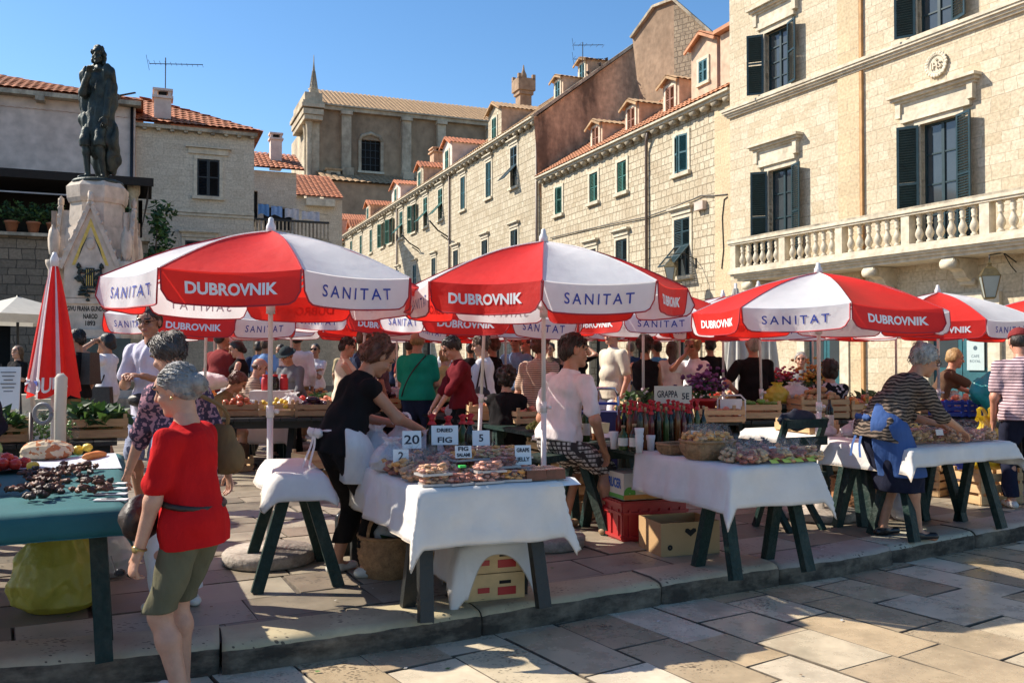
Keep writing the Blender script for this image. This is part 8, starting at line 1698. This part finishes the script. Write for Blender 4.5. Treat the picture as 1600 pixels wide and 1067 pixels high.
bp = MB(); bp.box((0, .03, 0), (.27, .13, .40), BAGD, taper=.8); o = bp.build('backpack', None, pwp(t, j['chest'] + V3(0, -.2, -.05)), t.rotation_euler.z); tag(o, 'black backpack on the man in the black t-shirt', 'bag')
person(28, 16.5, 250, 1.62, 'woman in dark clothes at the far left by the menu board', C['black'], C['black'], ('long', H_BR), 0, SH_B, True, hands=('front', 'cross'))
# black apron vendor
t, j = person(543, 5.74, 34, 1.61, 'vendor in a black sleeveless top bending over the fig table with a white apron bow', C['black'], CL('cloth_black_trousers', (.014, .012, .012)), ('curly', H_RD), 1, SH_W, True, lean=21, fat=1.12, sleeve='cap', hands=((-.12, .44, .93), (.10, .48, .91)), pitch=30, feet=((-.11, -.02), (.12, .08)), toplen=.03, detail=.0085, hemz=.19); apron(t, j, CL('cloth_apron_white', (.62, .61, .60)), .60, ang=-.25)
# white t-shirt man on a trestle
t, j = person(872, 6.98, 42, 1.80, 'dark haired man in a white t-shirt and plaid shorts sitting with his back turned', C['pinkw'], PLAIDS, ('male', H_DK), 1, SH_T, lean=14, sit=.645, bot='shorts', hands=((-.12, .3, .84), (.27, .22, .70)), feet=((-.2, .28), (.2, .36)), yaw=-28, fat=.98, toplen=.0, detail=.009)
st = empty('trestle', t.location, R_(50), 'dark green trestle the man in the white t-shirt sits on', 'trestle', 'market trestles'); mb = MB(); mb.box((0, 0, .625), (.62, .24, .05), TGREEN); mb.build('beam', st)
for sx in (-1, 1):
    for sy in (-1, 1): mb = MB(); mb.bar((sx * .24, sy * .05, .6), (sx * .28, sy * .26, 0), .07, .05, TGREEN, up=(1, 0, 0)); mb.build('leg', st)
# blue apron vendor
t, j = person(1392, 6.95, 8, 1.64, 'grey haired vendor in a brown patterned blouse, blue apron and navy skirt', ZEB, C['dkblue'], ('full', H_LG), 1, SH_B, True, lean=35, fat=1.2, bot='skirt', hemz=.36, hands=((-.13, .46, .86), (.10, .50, .84)), pitch=8, sleeve='half', toplen=.05, feet=((-.1, -.02), (.11, .14)), detail=.009); specs(t, j); apron(t, j, C['apron'], .48, bow=True, ang=-.9, sidecut=.0)
# striped man at right
t, j = person(1597, 8.3, 75, 1.68, 'man in a pink striped polo shirt and dark jeans at the right edge', STRIPEP, C['dkblue'], ('cap', C['dkred']), 2, SH_W, lean=8, fat=1.15, pitch=12, toplen=.04)
# seated and nearer middle people
person(328, 11.0, 20, 1.66, 'bending person with red brown hair and a pink scarf behind the grey haired women', C['tan'], C['brown'], ('full', H_RD), 1, SH_B, True, sit=.42, lean=26, pitch=24, hands=('low', 'low'))
sc2 = MB(); sc2.blob((0, 0, 0), (.5, .4, .22), C['pinkw'], 4, .08, 10); o = sc2.build('scarf', None, (UX(322, 10.9), 10.9, 1.10)); tag(o, 'pink scarf round the shoulders of the bending red brown haired person', 'scarf')
t, j = person(384, 12.4, 15, 1.68, 'bald man in an orange striped shirt seated by the white cloth table', STRO, C['olive'], ('fringe', H_RD), 2, SH_B, sit=.52, lean=14, hands=('low', 'low'), pitch=12)
person(346, 13.2, 60, 1.82, 'heavy man in a dark red shirt under the far umbrella', C['dkred'], C['navy'], ('male', H_DK), 1, SH_B, fat=1.25, hands=('down', 'front'))
t, j = person(376, 13.0, 185, 1.66, 'woman in a black strap top with a hair bun looking down', C['black'], C['denim'], ('low_bun', H_BK), 0, SH_B, True, pitch=22, sleeve='none', hands=('front', 'low'))
person(358, 14.6, 240, 1.72, 'person in a teal top and white cap between the two far shoppers', C['teal'], C['white'], ('cap', C['white']), 1, SH_W)
t, j = person(458, 12.4, 250, 1.58, 'person in a dark sun hat and black vest bending over herbs', C['grey'], C['black'], ('hat', CL('hat_felt', (.03, .04, .042))), 1, SH_B, True, lean=14, pitch=22, hands=('low', 'low'), sleeve='long')
person(464, 14.8, 100, 1.84, 'tall man in a white shirt with a dark cap behind the sun hat', C['white'], C['tan'], ('cap', C['dkblue']), 1, SH_B, sleeve='long')
t, j = person(493, 16.6, 262, 1.66, 'woman in a white t-shirt and sunglasses with folded arms', C['white'], C['denim'], ('short', H_BK), 1, SH_W, True, hands=('cross', 'cross')); specs(t, j, IRON, True)
person(415, 17.2, 80, 1.78, 'man in a light blue shirt walking away in the far crowd', C['ltblue'], C['grey'], ('male', H_BR), 1, SH_B)
person(404, 18.4, 100, 1.74, 'far man in a navy top beside the light blue shirt', C['navy'], C['denim'], ('male', H_DK), 1, SH_B)
t, j = person(538, 11.4, 12, 1.66, 'woman in a sleeveless white top with short dark hair', C['cream'], C['white'], ('short', H_DK), 0, SH_T, True, pitch=14, sleeve='none', fat=1.05, hands=('low', 'low'))
person(566, 12.0, 40, 1.78, 'man in a navy grey shirt behind the sleeveless woman', C['navy'], C['olive'], ('male', H_BR), 2, SH_B, pitch=12)
person(594, 12.4, 20, 1.74, 'person in a plaid shirt behind the black apron vendor', pattern('plaid_red_shirt', 'plaid', (.25, .12, .11), (.08, .06, .09), 18), C['navy'], ('male', H_DK), 2, SH_B)
t, j = person(652, 11.2, 80, 1.74, 'balding man in a green polo shirt seen from behind', C['green'], C['navy'], ('fringe', H_BL), 2, SH_B, fat=1.2, hands=('front', 'front')); mb = strap(j, j['sh'][1] + V3(-.06, -.06, .07), j['P'] + V3(-.16, -.14, .0), IRON, .009, .12); mb.build('bag_strap', t)
person(690, 12.0, 80, 1.62, 'bending person in a mustard top behind the maroon blouse', C['yellow'], C['black'], ('full', H_BL), 0, SH_B, True, lean=30, hands=('low', 'low'), fat=1.2)
t, j = person(722, 10.2, 200, 1.66, 'woman in a maroon blouse looking down at the fruit', C['maroon'], C['black'], ('full', H_DK), 0, SH_B, True, pitch=30, lean=8, sleeve='half', hands=('low', 'low'), fat=1.08)
t, j = person(757, 10.9, 165, 1.68, 'woman in a white blouse with rolled sleeves left of the t-shirt man', C['white'], C['beige'], ('full', H_BR), 0, SH_T, True, pitch=18, sleeve='half', hands=('front', 'front'))
hb = MB(); hb.blob((0, 0, 0), (.16, .36, .26), BAGD, 4, .04, 10); hb.tube([(0, -.12, .1), (0, -.02, .45), (0, .1, .1)], .012, BAGD, 5); o = hb.build('handbag', None, (UX(752, 10.5), 10.5, .92), .6); tag(o, 'dark handbag on the arm of the woman in the white blouse', 'bag')
person(790, 9.3, 80, 1.6, 'curly haired woman in black seated with her back turned', C['black'], C['black'], ('curly', H_DK), 0, SH_B, True, sit=.45, lean=6, sleeve='half', fat=1.2, hands=('low', 'low'))
person(806, 14.0, 250, 1.78, 'man in a light blue shirt facing the market', C['ltblue'], C['beige'], ('short', H_LG), 2, SH_B, sleeve='long')
person(824, 14.8, 200, 1.74, 'man in a dark checked shirt behind the light blue shirt', C['navy'], C['denim'], ('male', H_DK), 1, SH_B); person(770, 13.6, 150, 1.7, 'woman with a black shawl behind the white blouse', C['black'], C['black'], ('full', H_RD), 0, SH_B, True)
person(838, 9.6, 60, 1.66, 'red haired person in a striped shirt hidden by the t-shirt man', STRO, C['black'], ('full', H_RD), 2, SH_B, lean=12)
person(884, 12.6, 100, 1.58, 'woman in a black vest with her back turned right of the t-shirt man', C['black'], C['black'], ('full', H_BR), 1, SH_B, True, lean=14, sleeve='none'); person(905, 16.4, 10, 1.7, 'dark silhouetted woman with a hand at her hair', C['black'], C['black'], ('full', H_BK), 1, SH_B, True, hands=('down', 'eye'), sleeve='long')
t, j = person(958, 12.0, 210, 1.84, 'man in a cream short sleeved shirt with his head behind the umbrella', C['cream'], C['white'], ('short', H_LG), 2, SH_W, fat=1.1, hands=('down', 'down'), toplen=.06)
t, j = person(1008, 10.7, 70, 1.66, 'woman in a long black sleeveless dress seen from behind', C['black'], C['black'], ('full', H_DK), 1, SH_B, True, bot='dress', hemz=.3, sleeve='none', hands=('low', 'low'), fat=1.05)
person(1050, 14.2, 80, 1.66, 'long haired woman in a white top seen from behind', C['cream'], C['black'], ('long', H_BR), 1, SH_B, True)
t, j = person(1085, 11.2, 225, 1.66, 'woman in a white blouse holding a hand to her face', C['white'], C['beige'], ('full', H_BL), 1, SH_T, True, hands=('low', 'face'), sleeve='short', pitch=14)
person(1110, 15.2, 100, 1.72, 'dark clothed person in the shade by the palace corner', C['black'], C['black'], ('full', H_BK), 1, SH_B); person(1026, 15.6, 120, 1.7, 'person in a bright blue top in the far crowd', CL('cloth_bright_blue', (.06, .28, .55)), C['black'], ('male', H_BK), 1, SH_B)
t, j = person(1177, 10.9, 92, 1.68, 'grey haired man in a black shirt and blue shorts seen from behind', C['black'], C['blue'], ('short', H_LG), 2, SH_B, bot='shorts', fat=1.12, hands=('hip', 'front'))
person(1251, 13.6, 255, 1.6, 'grey haired lady in sunglasses seated behind the flower buckets', C['grey'], C['navy'], ('full', H_LG), 0, SH_B, True, sit=.62)
person(1297, 10.6, 85, 1.6, 'woman with a dark bob and flowered black top seen from behind', FLW, C['black'], ('bob', H_DK), 0, SH_B, True, sit=.52, sleeve='half', fat=1.05, hands=('low', 'low'))
person(1470, 11.6, 350, 1.56, 'woman in a brown shirt reaching to the right before the palace door', C['brown'], C['black'], ('full', H_BL), 2, SH_B, True, lean=22, hands=((-.16, .5, .9), (.12, .56, .92)))
for i, (px, Y, f_, cl) in enumerate(((438, 19.5, 250, 'grey'), (540, 19, 90, 'beige'), (615, 18.5, 240, 'navy'), (640, 16.5, 80, 'dkred'), (700, 19, 260, 'white'), (735, 17.5, 100, 'black'), (860, 18.5, 250, 'brown'), (985, 18, 90, 'navy'))): person(px, Y, f_, 1.68 + .02 * (i % 5), 'far market visitor in a %s shirt at the back of the crowd' % {'dkred': 'dark red'}.get(cl, cl) if i not in (2, 7) else ['far market visitor in navy left of the green polo', 'far market visitor in navy right of the cream shirt'][i == 7], C[cl], C[('navy', 'denim', 'black', 'beige')[i % 4]], ('male' if i % 2 else 'full', (H_DK, H_BR, H_BK)[i % 3]), 1, SH_B, i % 2 == 0)
# vendors' helper at the left edge bending over the teal table
t, j = person(12, 6.9, 310, 1.6, 'person in navy leaning in at the left edge behind the teal table', C['dkblue'], C['dkblue'], ('full', H_DK), 1, SH_B, True, lean=55, sleeve='long', hands=('low', 'low'), loc=(-4.05, 6.6, 0))
